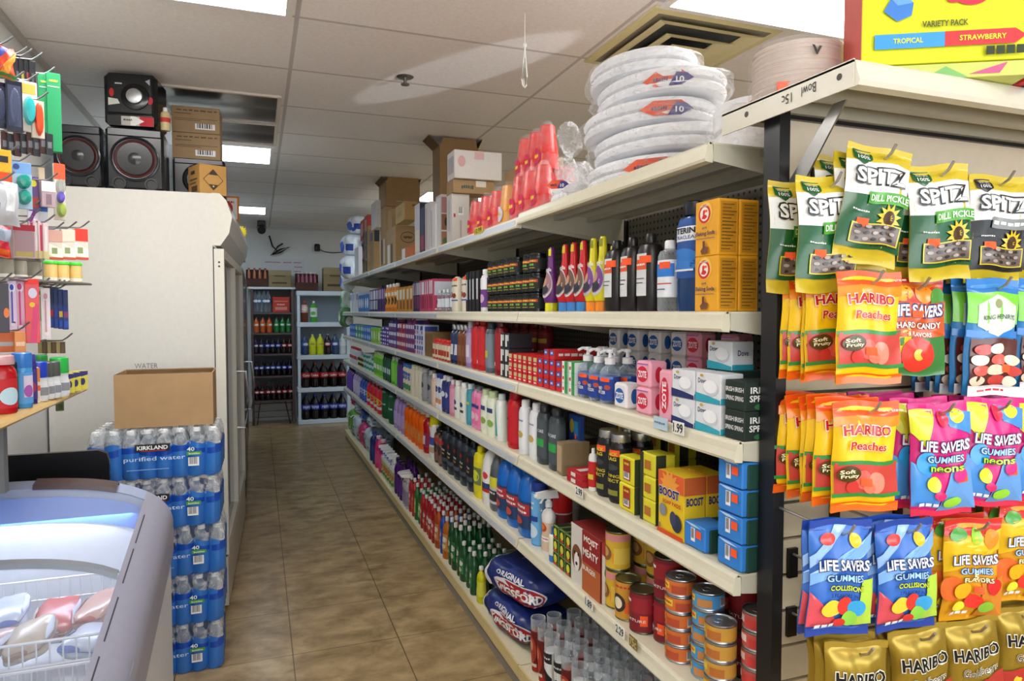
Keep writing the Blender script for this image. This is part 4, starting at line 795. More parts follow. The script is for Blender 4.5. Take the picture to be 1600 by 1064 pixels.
row(boost, 4, 1025, 1072, 1, 'orange yellow soap pads box', rows=2, x0=.94, jit=0)
spg = carton('sponge_pack', .075, .06, .06, 'dfd52cm', [('r', .0, 0, .22, 1, '2b3420m'), ('r', .3, .3, .7, .7, 'b8702am')], [('r', 0, 0, .5, 1, '2b3420m')], c=.004, cat='sponge')
row(spg, 4, 998, 1024, 1, 'yellow green sponge in a tall pile', layers=3, jit=.002)
sp1 = carton('sponge_pack', .085, .05, .075, 'e2d820m', [('r', .3, .15, .75, .9, 'a8381cm'), ('x', '', .52, .75, .3, .14, 'e8d83am', .02), ('bar', .35, .2, .7, .45)], [('r', 0, 0, .45, 1, '2e3a22m')], c=.004, cat='sponge')
row(sp1, 4, 962, 996, 1, 'yellow sponge pack with red label', layers=2, jit=0)
row(spg, 4, 962, 1060, 4, 'yellow sponge at the back', x0=1.13, layers=4, jit=.002)
bf = bottle('insect_spray_can', .033, .033, .2, 'can', '17171as', (.86, 1, .85, 'c8c8c4k'), (.04, .8, '1a1a1em'), [('t', 'BLACK', .5, .88, .6, .07, 'd8c43am', .03), ('t', 'FLAG', .5, .79, .5, .07, 'd8c43am', .03), ('e', .5, .63, .3, .06, '3a3a42m'), ('t', 'FLYING', .5, .47, .7, .06, 'd8c43am', .02), ('t', 'INSECT', .5, .38, .7, .06, 'd8c43am', .02), ('r', .2, .1, .8, .2, '8a8a3am')], cat='can', sticker=True)
row(bf, 4, 926, 962, 2, 'black insect spray can with yellow lettering', rows=2)
row(bottle('glue_bottle', .018, .014, .13, 'slab', 'e8e6e0p', (.8, 1, .3, 'f4f4f2p'), (.1, .7, 'c81f1fm'), [('r', .1, .3, .9, .5, 'e0c23am')]), 4, 914, 925, 1, 'small white and red glue bottle')
row(carton('incense_box', .11, .08, .02, 'b51820m', [('r', .3, .2, .6, .8, 'e8e0dcm')], top=[('r', .3, .2, .6, .8, 'e8c8c8m')]), 4, 880, 912, 1, 'flat dark red box', layers=2, x0=.935, jit=.004)
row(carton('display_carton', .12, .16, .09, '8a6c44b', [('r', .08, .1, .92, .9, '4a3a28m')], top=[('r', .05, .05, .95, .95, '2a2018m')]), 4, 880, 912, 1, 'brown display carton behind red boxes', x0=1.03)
row(carton('blister_pack', .09, .02, .1, '1f4a9am', [('e', .3, .6, .2, .25, 'd8c83am'), ('r', .5, .3, .9, .8, '2f8ac8m'), ('r', .6, .2, .75, .35, 'ff5a1fm')]), 4, 884, 910, 1, 'blue and yellow pack leaning in brown carton', x0=1.02, z0=.93+.093)
row(carton('display_carton', .05, .1, .11, '8d7a5am', [('r', .1, .1, .9, .9, 'b8a080m')]), 4, 868, 879, 1, 'narrow tan display box on fourth shelf')
row(carton('blister_pack', .05, .05, .19, '1c1a1cm', [('x', '', .5, .6, .6, .12, 'e0d8c8m', .03), ('r', .3, .8, .5, .9, 'ff5a1fm')]), 4, 866, 884, 1, 'black boxed pack with orange sticker', x0=1.02)
row(sh('3c4248p', '2a2e32p', '4a5258m', .215, .036, .025, [('r', .15, .3, .85, .5, '2fa04am'), ('t', 'MEN CARE', .5, .7, .7, .08, 'd8dce0m')]), 4, 835, 866, 2, 'charcoal grey body wash with green label')
row(sh('e4e6eap', 'f4f4f6p', 'e8eaeem', .21, .034, .024, [('t', 'Dove', .5, .8, .5, .07, '2a4a9am'), ('e', .5, .4, .25, .1, 'c8a860m')]), 4, 808, 834, 3, 'white body wash with blue writing')
row(sh('c01422p', 'b01420p', 'c41826m', .225, .05, .032, [('t', 'SPICE', .3, .4, .12, .5, 'f0d8d8m', 0, 1), ('r', .1, .6, .5, .66, '2a2a34m')], pw=2.4), 4, 783, 807, 1, 'fat red body wash bottle')
row(sh('e9ebe6p', 'd8e8e4p', 'e6eee8m', .2, .032, .024, [('q', [(0, 0), (.6, 0), (.3, 1), (0, 1)], '4ab0a8m')]), 4, 769, 782, 2, 'white and teal lotion bottle')
row(sh('e6ead4p', 'c8d8a8p', 'e8ecd8m', .2, .042, .024, [('r', .2, .65, .8, .8, '2a3f7am'), ('e', .6, .3, .25, .12, '8ab04am')], st=False), 4, 748, 768, 2, 'cream lotion bottle with green label')
row(sh('e08ab0p', 'c8d0d8c', 'e878a8m', .2, .034, .022, [('r', .2, .6, .8, .72, '2a3a8am'), ('e', .5, .3, .3, .14, 'f4c0d0m')]), 4, 734, 747, 2, 'pink lotion bottle on fourth shelf')
row(sh('3f8fa4p', 'c8dce0p', '4aa0b0m', .2, .032, .022, [('r', .2, .6, .8, .7, 'd8d84am')]), 4, 724, 734, 2, 'teal shampoo bottle on fourth shelf')
row(sh('e4e2dap', 'f0f0eep', 'e6e6e0m', .195, .036, .022, [('e', .5, .5, .25, .1, '2a3a6am'), ('r', .2, .2, .8, .3, '3a3a4am')]), 4, 707, 723, 3, 'ivory lotion bottle with navy print')
row(sh('c87a94p', 'd8c8d0p', 'd898acm', .19, .03, .02), 4, 699, 706, 2, 'rose lotion bottle on fourth shelf')
row(sh('27306ap', 'd8d8e0p', '2f3a80m', .2, .034, .022, [('e', .5, .6, .3, .12, 'e0e4f0m')]), 4, 689, 699, 2, 'navy lotion bottle on fourth shelf')
row(sh('dfe3eap', '2a3f9ap', 'e6eaf0m', .2, .034, .022, [('e', .5, .7, .35, .14, '25408am'), ('r', .2, .1, .8, .3, 'd8906am')]), 4, 679, 688, 2, 'white lotion bottle with navy cap')
row(sh('dcb8a0p', 'e8e0d8p', 'e4c8b0m', .19, .034, .022), 4, 671, 679, 2, 'peach lotion bottle on fourth shelf')
row(sh('8c8e90p', 'b8babcp', '9a9c9em', .2, .042, .026, [('e', .5, .6, .3, .14, '2a3040m'), ('r', .2, .1, .6, .14, '33363am')]), 4, 657, 671, 3, 'silver grey body wash bottle')
row(sh('dcd4bap', 'e8e2d0p', 'e0d8c0m', .2, .04, .026), 4, 640, 656, 5, 'plain cream bottle on fourth shelf')
row(bottle('cleaner_canister', .04, .04, .19, 'can', 'd8c8a8p', (.88, 1, .95, '3a7ab8p'), (.1, .85, 'dcd0b8m'), [('e', .5, .65, .4, .2, '3a6ab0m'), ('r', 0, 0, 1, .25, '3f8a5am')]), 4, 628, 640, 4, 'beige canister with blue oval label')
row(sh('442a66p', '2a1c40p', '5a3a80m', .2), 4, 619, 628, 4, 'dark purple shampoo bottle')
row(sh('5cb82cp', 'e8e8e8p', '7fd04am', .21, .036, .026), 4, 610, 618, 4, 'bright green bottle, fourth shelf')
row(sh('17402cp', '101c18p', '2a5a40m', .21, .036, .026, [('r', .2, .3, .8, .6, 'c8d8d0m')]), 4, 597, 609, 7, 'dark green bottle, fourth shelf')
row(sh('8ed23cp', 'e0f0d0p', '6ab83am', .21, .04, .028, [('r', .2, .3, .8, .6, 'e8f4d8m')]), 4, 583, 596, 7, 'lime green bottle, fourth shelf')
row(tin('cleaning_tub', .07, .05, 'd0e0dam', [('r', .2, .2, .8, .8, '3a9a7am')], 'e0e6e4p', sticker=False), 4, 566, 582, 7, 'pale green tub, fourth shelf', layers=3, jit=.004, uneven=(0, 1, 0))
row(tin('cleaning_tub', .06, .05, 'd8b82cm', [('r', .2, .2, .8, .8, '23402am')], 'e0e6e4p', sticker=False), 4, 558, 566, 5, 'yellow tub, fourth shelf', layers=2, jit=.004)
row(sh('d0d4dap', 'c83a4ap', 'd8dce2m', .17, .035, .03, [('r', .2, .3, .8, .6, 'c8404am')]), 4, 546, 558, 10, 'white red bottle, far end of fourth shelf')

# ---- fifth shelf
cat_o = tin('cat_food_tin', .038, .0415, 'd9702em', [('r', .06, .35, .36, .85, 'e8c83am'), ('x', '', .2, .6, .26, .3, 'c8281cm', .03), ('r', .42, .1, .7, .7, 'b84a2am'), ('bar', .85, .15, .98, .85)], pull=True, sticker=False)
cat_b = tin('cat_food_tin', .038, .0415, '4a9ad2m', [('r', .06, .35, .36, .85, 'e8c83am'), ('x', '', .2, .6, .26, .3, 'c8281cm', .03), ('r', .42, .1, .7, .7, 'c8884am'), ('bar', .85, .15, .98, .85)], pull=True, sticker=False)
cat_y = tin('cat_food_tin', .036, .0415, 'd09a3am', [('r', .06, .35, .36, .85, 'e8c83am'), ('r', .42, .1, .7, .7, 'b86a2am')], pull=True, sticker=False)
cat_r = tin('cat_food_tin', .036, .0415, 'cf5a50m', [('r', .06, .35, .36, .85, 'f0d8d0m'), ('r', .42, .1, .7, .7, 'd8403am')], pull=True, sticker=False)
def at(p, x, y, z, n, desc, group, cat=None, r=0):
    h = p['sz'][2]
    for l in range(n):
        rr = random.Random(l*13+int(x*991)); bit = f", {('bottom', 'second', 'third', 'fourth', 'fifth', 'sixth')[l]} of its pile" if n > 1 else ''
        inst(p, (x+rr.uniform(-.001, .001), y+rr.uniform(-.001, .001), z+.0006+l*(h+.0004)), -pi/2+.5+rr.uniform(-.5, .5)+r, desc+bit, group)
Z5 = LV[5]
at(cat_o, .985, 1.436, Z5, 5, 'orange labelled cat food tin on fifth shelf', 'orange cat food tins'); at(cat_b, 1.0, 1.345, Z5, 5, 'blue labelled cat food tin on fifth shelf', 'blue cat food tins')
at(cat_y, .98, 1.27, Z5, 4, 'amber labelled cat food tin on fifth shelf', 'amber cat food tins'); at(cat_r, 1.035, 1.21, Z5, 5, 'pink red cat food tin by black post', 'pink cat food tins')
dogc = tin('dog_food_tin', .038, .113, '7c1420m', [('r', 0, .5, 1, .9, '9a1a26m'), ('t', 'NATURE', .4, .3, .5, .07, 'e8dcd8m', .01), ('r', .1, .75, .3, .82, 'f0f0f0m'), ('bar', .8, .06, .97, .2)], '6a6c5ck')
at(dogc, 1.01, 1.53, Z5, 2, 'dark red dog food tin, tall front pile', 'dark red dog food tins'); at(dogc, .98, 1.602, Z5, 1, 'single dark red dog food tin beside yellow tins', None)
for k, (x, y, n) in enumerate(((1.1, 1.5, 2), (1.09, 1.41, 2), (1.09, 1.32, 2), (1.13, 1.235, 2), (1.19, 1.46, 2), (1.18, 1.37, 2), (1.19, 1.28, 2))): at(dogc, x, y, Z5, n, f'dark red tin behind cat food, {ORD[k]} rear column', 'dark red dog food tins')
ped = tin('dog_food_tin', .0375, .113, 'd8b02cm', [('r', 0, .78, 1, .97, 'd88a8am'), ('e', .3, .42, .2, .22, '8a5a2cm'), ('e', .3, .45, .12, .14, 'c89a5am'), ('r', .55, .15, .95, .6, 'e0c04am')], '77795ek')
ped2 = tin('dog_food_tin', .0375, .113, 'd0942cm', [('x', '', .45, .87, .7, .1, 'c83a2cm', .01), ('e', .35, .42, .2, .25, '3a2a1cm'), ('e', .35, .42, .12, .16, 'e8dcc0m'), ('r', .6, .15, .95, .6, 'c87a2cm')], '77795ek')
at(ped, .99, 1.765, Z5, 2, 'yellow dog food tin with pink band', 'yellow dog food tins'); at(ped2, .98, 1.684, Z5, 1, 'orange yellow dog food tin standing singly', None)
for k, (x, y, n) in enumerate(((1.09, 1.77, 2), (1.08, 1.68, 2), (1.07, 1.595, 2), (1.17, 1.71, 2), (1.16, 1.62, 2), (1.26, 1.66, 2))): at(ped, x, y, Z5, n, f'yellow dog food tin behind, {ORD[k]} rear column', 'yellow dog food tins')
mm = carton('dog_food_box', .21, .09, .19, '8a1f1cm', [('r', 0, 0, .4, 1, 'd8d4ccm'), ('e', .2, .45, .17, .22, '7a4a2cm'), ('e', .2, .38, .09, .16, 'f0ece6m'), ('e', .13, .52, .03, .03, '1a1210m'), ('e', .26, .52, .03, .03, '1a1210m'), ('e', .2, .35, .035, .03, '1a1210m'), ('r', .4, .0, .98, .5, 'b8602cm'), ('r', .4, .48, .98, 1, '96201cm'), ('t', 'MOIST', .68, .88, .45, .1, 'f2ece4m', .03), ('t', '&', .68, .78, .06, .06, 'f2ece4m'), ('t', 'MEATY', .68, .66, .48, .12, 'f2ece4m', .03), ('t', 'BURGER', .64, .4, .42, .08, 'f2ece4m', .02)],
    [('r', 0, 0, 1, .98, 'd9d4cam'), ('q', [(0, .98), (1, .98), (.8, .66), (.4, .62), (0, .8)], 'b03a34m'), ('e', .3, .5, .22, .12, '4a8a4am'), ('bar', .15, .1, .6, .35), ('e', .85, .2, .14, .2, 'a86a3am')], cat='box')
row(mm, 5, 893, 940, 1, 'dark red and tan dog food box with dog picture', x0=.945, jit=0)
af = carton('air_freshener_box', .042, .06, .045, '6a8a3am', [('r', .05, .05, .95, .95, '22301am'), ('e', .5, .55, .3, .3, 'd8d83am'), ('r', .2, .1, .8, .25, 'd8402cm')], [('r', .1, .2, .9, .8, '9ab84am')], top=[('r', .1, .1, .9, .9, '1a1f14m')])
row(af, 5, 864, 892, 3, 'green and black air freshener box', rows=2, layers=3, jit=.001)
row(bottle('spray_bottle', .02, .018, .12, 'round', '2f78d0s', (.85, 1, .5, '2a5fb0p'), (.2, .8, 'e0e2c8m')), 5, 854, 863, 1, 'small blue bottle beside air fresheners', x0=.94)
row(bottle('carpet_cleaner_can', .036, .036, .225, 'can', 'c8c0c0p', (.62, 1, 1.02, 'c01c20p'), (.03, .6, '7a2a2am'), [('x', '', .4, .8, .5, .14, W, .03), ('x', '', .5, .6, .85, .14, W, .03), ('r', .1, .1, .9, .35, 'd8c83am')], cat='can'), 5, 853, 876, 1, 'white can with large red cap', x0=1.0)
row(bottle('trigger_spray_bottle', .034, .024, .19, 'waist', 'e8e4e0p', None, (.08, .62, 'd8c0a8m'), [('e', .4, .8, .35, .16, 'c8401cm'), ('e', .4, .82, .22, .1, 'e88a3am'), ('r', .1, .35, .9, .5, 'f0ecead'.replace('d', 'm')), ('x', '', .5, .43, .7, .08, 'c8501cm')], extra=trigger('f0f0eep', .17)), 5, 840, 855, 1, 'white trigger spray bottle with orange label')
row(bottle('trigger_spray_bottle', .034, .024, .19, 'waist', 'c8c4c4p', None, (.08, .62, 'b8b0a8m'), extra=trigger('d8d8d8p', .17)), 5, 862, 892, 2, 'grey trigger spray bottle at back', x0=1.1)
row(bottle('aerosol_can', .032, .032, .24, 'can', '5aa0dcs', (.84, 1, .95, '1f3f96p'), (.03, .82, '6ab0e4m'), [('x', '', .4, .8, .6, .07, W, .02), ('x', '', .4, .7, .6, .07, W, .02), ('r', .1, .45, .9, .55, '1f3f96m'), ('e', .5, .25, .4, .14, 'c8e0f4m')], cat='can'), 5, 822, 840, 1, 'light blue aerosol can with navy cap')
jug = bottle('washer_fluid_jug', .055, .045, .28, 'jug', '1768c4s', (.9, 1, .3, 'e4e8ecp'), (.12, .5, '23406am'), [('r', .1, .5, .9, .9, 'b8303am'), ('x', '', .5, .78, .5, .14, W, .02), ('x', '', .5, .6, .6, .14, W, .02), ('e', .4, .25, .25, .14, 'c84a3am')], pw=3, extra=sidehandle('2a80d8s', .055, .28))
row(jug, 5, 772, 821, 3, 'clear blue washer fluid jug with white cap', jit=.002)
row(bottle('fluid_jug', .045, .04, .27, 'jug', '565c62p', (.9, 1, .34, 'e8eaeap'), (.12, .55, 'c8ccccm'), [('r', 0, .6, 1, 1, 'd8d03am'), ('r', .1, .1, .9, .5, '2a2a2em'), ('x', '', .5, .4, .7, .12, W, .02)], pw=3, extra=sidehandle('4a5056p', .045, .27)), 5, 761, 772, 1, 'grey jug with white cap and yellow black label')
row(bottle('bleach_bottle', .045, .035, .28, 'jug', 'e8e8e6p', (.9, 1, .36, 'b81c24p'), (.12, .6, 'e6e6e6m'), [('e', .6, .75, .2, .12, 'd83a4am'), ('r', .1, .2, .9, .5, '2a3a6am'), ('r', .1, .2, .9, .3, 'c8281cm')], pw=3), 5, 751, 761, 1, 'white bottle with dark red cap beside yellow bottle')
row(bottle('oil_bottle', .045, .03, .24, 'slab', 'e0d418p', (.88, 1, .4, 'd8cc18p'), (.15, .7, 'd8d020m'), [('r', .1, .2, .9, .8, '6a7a4am'), ('e', .5, .5, .3, .2, 'd8e03am')], pw=3), 5, 735, 750, 2, 'bright yellow motor oil bottle')
row(bottle('oil_bottle', .05, .033, .24, 'slab', '27303ep', (.88, 1, .36, '0e0f12p'), (.15, .72, '14161cm'), [('e', .45, .8, .14, .08, 'b81c24m'), ('x', '', .5, .55, .4, .12, 'c8ccd0m', .02), ('x', '', .5, .4, .4, .1, 'c8a040m', .02), ('r', .1, .1, .9, .25, '44505em')], pw=3), 5, 688, 735, 5, 'dark slate motor oil bottle', rows=2)
row(bottle('lighter_fluid_bottle', .04, .03, .2, 'slab', '4a2c24p', (.88, 1, .5, '1a1614p'), (.08, .8, '7a5a4am'), [('e', .5, .5, .35, .2, '2a1c18m'), ('r', .1, .75, .9, .9, 'b8302cm')], pw=3), 5, 676, 688, 3, 'brown bottle with dark cap beside oil')
row(bottle('bleach_bottle', .045, .035, .25, 'waist', 'e2e0dep', (.74, 1, .75, 'dcd41ap'), (.1, .55, 'd8d8e0m'), [('r', .1, .5, .9, .9, '3a4a9am'), ('r', .1, .1, .9, .4, 'b8a080m')], pw=3), 5, 666, 676, 2, 'white bottle with broad yellow cap')
row(bottle('cleaner_bottle', .045, .034, .25, 'soap', 'a8141es', (.88, 1, .45, 'eae8e4p'), (.15, .5, '8a1a44m'), [('r', .1, .2, .7, .8, 'e0d0d8m')], pw=2.6), 5, 657, 666, 2, 'crimson cleaner bottle with white cap')
row(bottle('cleaner_bottle', .055, .038, .25, 'soap', 'ee6410s', (.88, 1, .42, 'eae8e4p'), (.15, .45, 'e0701cm'), [('r', .1, .2, .7, .8, 'e0904am')], pw=2.6), 5, 629, 657, 5, 'orange cleaner bottle with white cap', rows=2)
row(bottle('cleaner_bottle', .055, .04, .26, 'jug', 'a58ac4s', (.88, 1, .38, 'ece8eep'), (.15, .5, 'b49ad0m'), pw=3), 5, 613, 629, 4, 'lilac cleaner bottle with white cap')
row(bottle('detergent_tub', .12, .1, .27, 'slab', '17522ep', (.84, 1, .7, '2a5a9ap'), (.1, .75, '1f5a34m'), [('x', '', .5, .5, .6, .14, 'c8d8c8m', .02)], pw=2.6, cat='tub'), 5, 593, 612, 2, 'large dark green detergent tub with blue lid')
row(bottle('detergent_jug', .08, .05, .25, 'jug', 'd81a34p', (.88, 1, .38, 'e0d8d0p'), (.1, .6, 'e0243cm'), [('e', .5, .6, .4, .25, 'e8d03am'), ('r', .1, .1, .9, .3, 'f0e0e0m')], pw=3), 5, 571, 592, 6, 'red laundry detergent jug')
row(bottle('detergent_jug', .06, .05, .24, 'jug', '2f4fb0p', (.88, 1, .38, 'd0d8e8p'), (.1, .6, '4a6ac8m'), [('e', .5, .6, .4, .25, 'e0e8f8m')], pw=3), 5, 561, 570, 5, 'blue laundry detergent jug')
row(bottle('detergent_jug', .06, .05, .25, 'jug', 'b8a8d8p', (.88, 1, .38, 'e8e8f0p'), (.1, .6, 'd8d0e8m'), pw=3), 5, 551, 560, 5, 'pale lilac detergent jug')
row(bottle('detergent_jug', .06, .05, .25, 'jug', '5a3a9ap', (.88, 1, .38, '3a2a6ap'), (.1, .6, '6a4ab0m'), pw=3), 5, 541, 550, 4, 'violet detergent jug at far end')

# ---- bottom shelf
cg = bottle('glass_candle', .029, .029, .205, 'tube', 'dfe4e4c', None, (.1, .72, 'c8ccc4m'), [('r', 0, 0, 1, 1, '1c1c20m'), ('q', [(0, .3), (.5, .55), (1, .3), (1, .7), (0, .75)], 'e8e8e8m'), ('x', '', .5, .85, .8, .09, W), ('r', .3, .06, .7, .18, 'c8202cm')], cat='candle', top=False)
cr_ = bottle('glass_candle', .029, .029, .205, 'tube', 'dfe4e4c', None, (.06, .78, '6a1410m'), [('e', .5, .5, .4, .35, 'b8402cm'), ('e', .5, .62, .2, .16, 'd89a7am'), ('r', .1, .05, .9, .15, 'e0d8c8m')], cat='candle', top=False)
def wax(o, col):
    m = MB(); m.lathe([(.004, .024), (.15, .0265), (.155, .02)], col, n=14); kid(o, m, 'wax')
wax(cg, 'f0eee8m'); wax(cr_, 'a82018m')
for k in range(8):
    yy = 2.36-k*.074; rd = k < 2; dsc = ('tall red picture candle' if rd else 'tall glass candle with black label')+f', {ORD[k]} column from charcoal'
    for r in range(5):
        rr = random.Random(k*9+r); inst(cr_ if rd or (k+r) % 5 == 4 else cg, (.98+r*.075+rr.uniform(-.006, .006), yy+rr.uniform(-.006, .006), LV[6]+.001), -pi/2+rr.uniform(-.4, .4), f'{dsc}, {ORD[r]} from aisle', 'tall glass candles on the bottom shelf')
def charcoal(seed):
    art = [('r', .28, .05, .72, .95, '1c2f78m'), ('r', .23, .0, .35, 1, 'e6e6eam'), ('e', .3, .55, .05, .3, 'b8242cm'), ('e', .56, .42, .13, .28, 'eaeaeem'), ('e', .56, .42, .12, .25, 'b01f2am'), ('t', 'KINGSFORD', .56, .42, .22, .2, W, .04), ('t', 'ORIGINAL', .53, .78, .14, .12, 'e8e8f0m', .03), ('q', [(.36, .1), (.42, .25), (.4, .5), (.36, .9)], 'e6e6eam'),
           ('t', '16', .3, .55, .03, .2, W, .03)]
    return sack('charcoal_bag', .41, .26, .15, '1c2c6ep', art, seed=seed)
ch = [charcoal(1), charcoal(5)]
inst(ch[0], (1.07, 2.70, LV[6]+.001), (0, 0, -pi/2+.1), 'navy charcoal bag with red oval, lower of the pile', 'charcoal bags'); inst(ch[1], (1.08, 2.69, LV[6]+.152), (0, .0, -pi/2+.22), 'navy and white charcoal bag lying on top of another', 'charcoal bags')
wp = (bottle('wipes_canister', .044, .044, .19, 'can', 'c01c24p', (.88, 1, 1.0, 'ece8e2p'), (.05, .84, 'b81a22m'), [('r', .1, .2, .9, .7, 'd8d0c8m')], cat='canister'))
for k, (x, y) in enumerate(((1.06, 2.95), (1.16, 2.97), (1.26, 2.95), (1.1, 3.05))): inst(wp, (x, y, LV[6]+.001), -pi/2, f"red canister with white lid by charcoal, {ORD[k]} from the aisle", 'red canisters')
row(bottle('cleaner_bottle', .03, .022, .17, 'soap', 'c8c81cs', (.9, 1, .35, 'e8e8e4p'), (.2, .6, 'd8d84am')), 6, 741, 748, 2, 'small yellow dish soap bottle by charcoal', x0=.945)
def ds(col, lab, h=.235): return bottle('dish_soap_bottle', .031, .022, h, 'soap', col, (.9, 1, .34, 'd2d2cep'), (.2, .6, None), [('r', .15, 0, .85, 1, lab), ('e', .5, .65, .3, .16, 'd8d8d0m'), ('e', .45, .25, .25, .14, 'c8c49am')], pw=2.4)
row(ds('1f5230s', '2f7a44m', .2), 6, 716, 737, 5, 'short green dish soap', rows=4, rj=.35, zj=.03, jit=.008, gap=.006)
row(ds('164a26s', '2a6a38m', .255), 6, 697, 715, 5, 'tall dark green dish soap', rows=4, rj=.35, zj=.03, jit=.008, gap=.006)
row(ds('b0641cs', 'c8883cm'), 6, 689, 696, 2, 'amber dish soap', rows=4, rj=.35, zj=.03, jit=.008, gap=.006)
row(ds('2348a0s', '3a68c8m'), 6, 683, 689, 2, 'blue labelled dish soap', rows=4, rj=.35, zj=.03, jit=.008, gap=.006)
row(ds('a84a1cs', 'c8783cm'), 6, 677, 683, 2, 'copper dish soap', rows=4, rj=.35, zj=.03, jit=.008, gap=.006)
row(ds('a01c24s', 'b8303am'), 6, 655, 676, 9, 'red dish soap', rows=4, rj=.35, zj=.03, jit=.008, gap=.006)
row(ds('2a6a34s', '8ab84am'), 6, 645, 654, 5, 'leaf green dish soap', rows=4, rj=.35, zj=.03, jit=.008, gap=.006)
row(ds('b02a2cs', 'c85a4am', .25), 6, 636, 644, 5, 'scarlet dish soap', rows=3, rj=.35, zj=.03, jit=.008, gap=.006)
row(bottle('spray_cleaner', .03, .022, .2, 'waist', 'b8aeb8p', None, (.1, .6, '8a8098m'), extra=trigger('e6e2e0p', .18)), 6, 627, 635, 6, 'grey trigger cleaner', rows=1, rj=.9)
row(bottle('fabric_softener', .05, .035, .27, 'soap', '4a1868s', (.9, 1, .4, '2a1a3ap'), (.15, .55, '5a2880m')), 6, 614, 626, 6, 'deep purple cleaner bottle', rows=2)
row(bottle('trigger_spray_bottle', .045, .03, .22, 'waist', 'e2e6e0p', None, (.08, .6, 'b8c880m'), [('e', .5, .6, .4, .2, 'c86a3am'), ('r', .1, .1, .9, .3, '5a8a3am')], extra=trigger('f0f2f0p', .2, '2a4ab0p')), 6, 594, 613, 6, 'white trigger cleaner with green label', rows=1, rj=.9)
row(bottle('fabric_softener', .06, .04, .28, 'soap', 'e02a6cp', (.9, 1, .4, 'f0c8d8p'), (.15, .55, 'e85a8cm')), 6, 584, 593, 4, 'hot pink fabric softener bottle')
row(bottle('fabric_softener', .055, .04, .27, 'soap', '26306ep', (.9, 1, .4, '4a5aa0p'), (.15, .55, '3a4688m')), 6, 576, 583, 4, 'navy fabric softener bottle')
bags = [('c8d8e0', '7a9ab0', 'pale blue speckled laundry bag at far end, aisle side'), ('d82a78', 'f0a0c0', 'magenta laundry bag at far end of bottom shelf'), ('cfdce2', '5a7a8a', 'white and grey laundry bag at far end'), ('6ab03a', 'e0f0d0', 'green topped laundry bag at very far end'), ('2f5ab0', 'c0d0f0', 'blue laundry bag at the very far end')]
for k, (c1, c2, lab) in enumerate(bags):
    y = (6.6, 7.0, 7.38, 7.76, 7.86)[k]; x = (1.08, 1.08, 1.07, 1.04, 1.27)[k]
    rr = random.Random(k); art = [('e', rr.uniform(.1, .9), rr.uniform(.15, .85), .018, .04, c2+'m') for _ in range(26)]
    inst(sack('laundry_bag', .36, (.26, .26, .26, .21, .21)[k], (.26, .25, .27, .28, .3)[k], c1+'p', art, seed=k+20), (x, y, LV[6]+.001), (0, 0, -pi/2), lab, None)
for k in range(4):
    rr = random.Random(k+50); c1, c2 = (('cdd9df', '4a6a7a'), ('3a62b8', 'c8d8f0'), ('c8d4dc', '6a8a9a'), ('d04a88', 'f0c0d8'))[k]
    inst(sack('laundry_bag', .3, .26, .13, c1+'p', [('e', rr.uniform(.1, .9), rr.uniform(.15, .85), .018, .05, c2+'m') for _ in range(20)], seed=k+40), ((1.09, 1.1, 1.09, 1.1)[k], (6.52, 7.04, 7.4, 7.74)[k], LV[6]+(.264, .254, .274, .31)[k]), (0, 0, -pi/2), ('pale', 'royal blue', 'silvery', 'pink')[k]+' laundry bag lying on top of the bottom shelf bags', None)
# ================================================================ boxes and packs on the topmost shelf
def bx(f0, f1, sx, yt, yb, x0, name, col, label, front=(), right=(), top=(), z0=None, flaps=False, cat='box', dmin=.05):
    """one carton: aisle face between picture columns f0..f1 at distance X=x0, near side reaching column sx"""
    ym = (yt+yb)/2; Yf, Yn = U(f0, ym, X=x0)[1], U(f1, ym, X=x0)[1]
    zt = U(f1, yt, X=x0)[2]; zb = U(f1, yb, X=x0)[2] if z0 is None else z0
    d = max(dmin, U(sx, ym, Y=Yn)[0]-x0); d = min(d, XBK+.3-x0); w_ = Yf-Yn; h = zt-zb
    zt = min(zt, ZC-.03); h = zt-zb
    b = MB(); b.box(-w_/2, -d/2, 0, w_/2, d/2, h, col, c=.0015)
    for s, g in (('f', front), ('r', right), ('t', top)):
        if g: b.gfx(face(w_, d, h, s), g)
    o = b.obj(name, link=True, loc=(x0+d/2, (Yf+Yn)/2, zb)); o.rotation_euler = (0, 0, -pi/2)
    if flaps:
        for sgn in (1, -1):
            m = MB(); m.box(-w_/2+.004, 0, 0, w_/2-.004, .004, .1, col)
            m.v = [(x, -d/2-.0-z*.75 if sgn > 0 else d/2+z*.3, h-.002+z*.66+.0*y) for x, y, z in m.v]; m.obj('flap', o, True)
        m = MB(); m.rings([[(w_/2-.003, -d/2+.01, h-.002), (w_/2, -d/2+.01, h-.002), (w_/2+.003, -d/2+.02, h+.05), (w_/2, -d/2+.02, h+.05)], [(w_/2-.003, d/2-.01, h-.002), (w_/2, d/2-.01, h-.002), (w_/2+.003, d/2-.02, h+.05), (w_/2, d/2-.02, h+.05)]], col, True, False); m.obj('flap', o, True)
    tag(o, label, cat); return o, zt
KR, KD = 'a5865eb', '8d6e48b'
Z1 = LV[1]+.0015
bx(676, 687, 748, 226, 312, 1.12, 'open_carton', KD, 'tall open brown carton with raised flaps behind the white box', [('r', .1, .2, .9, .9, '7f6140m')], z0=Z1, flaps=True)
_, zt = bx(698, 706, 730, 302, 374, 1.0, 'tall_carton', 'd8d2ccm', 'tall white carton with barcode beside the red cups', [('r', .2, .3, .7, .9, 'c8c0c0m')], [('bar', .35, .6, .65, .75), ('r', .1, .55, .2, .62, 'b8304am'), ('r', .45, .1, .55, .5, 'b8b0acm')], z0=Z1, dmin=.1)
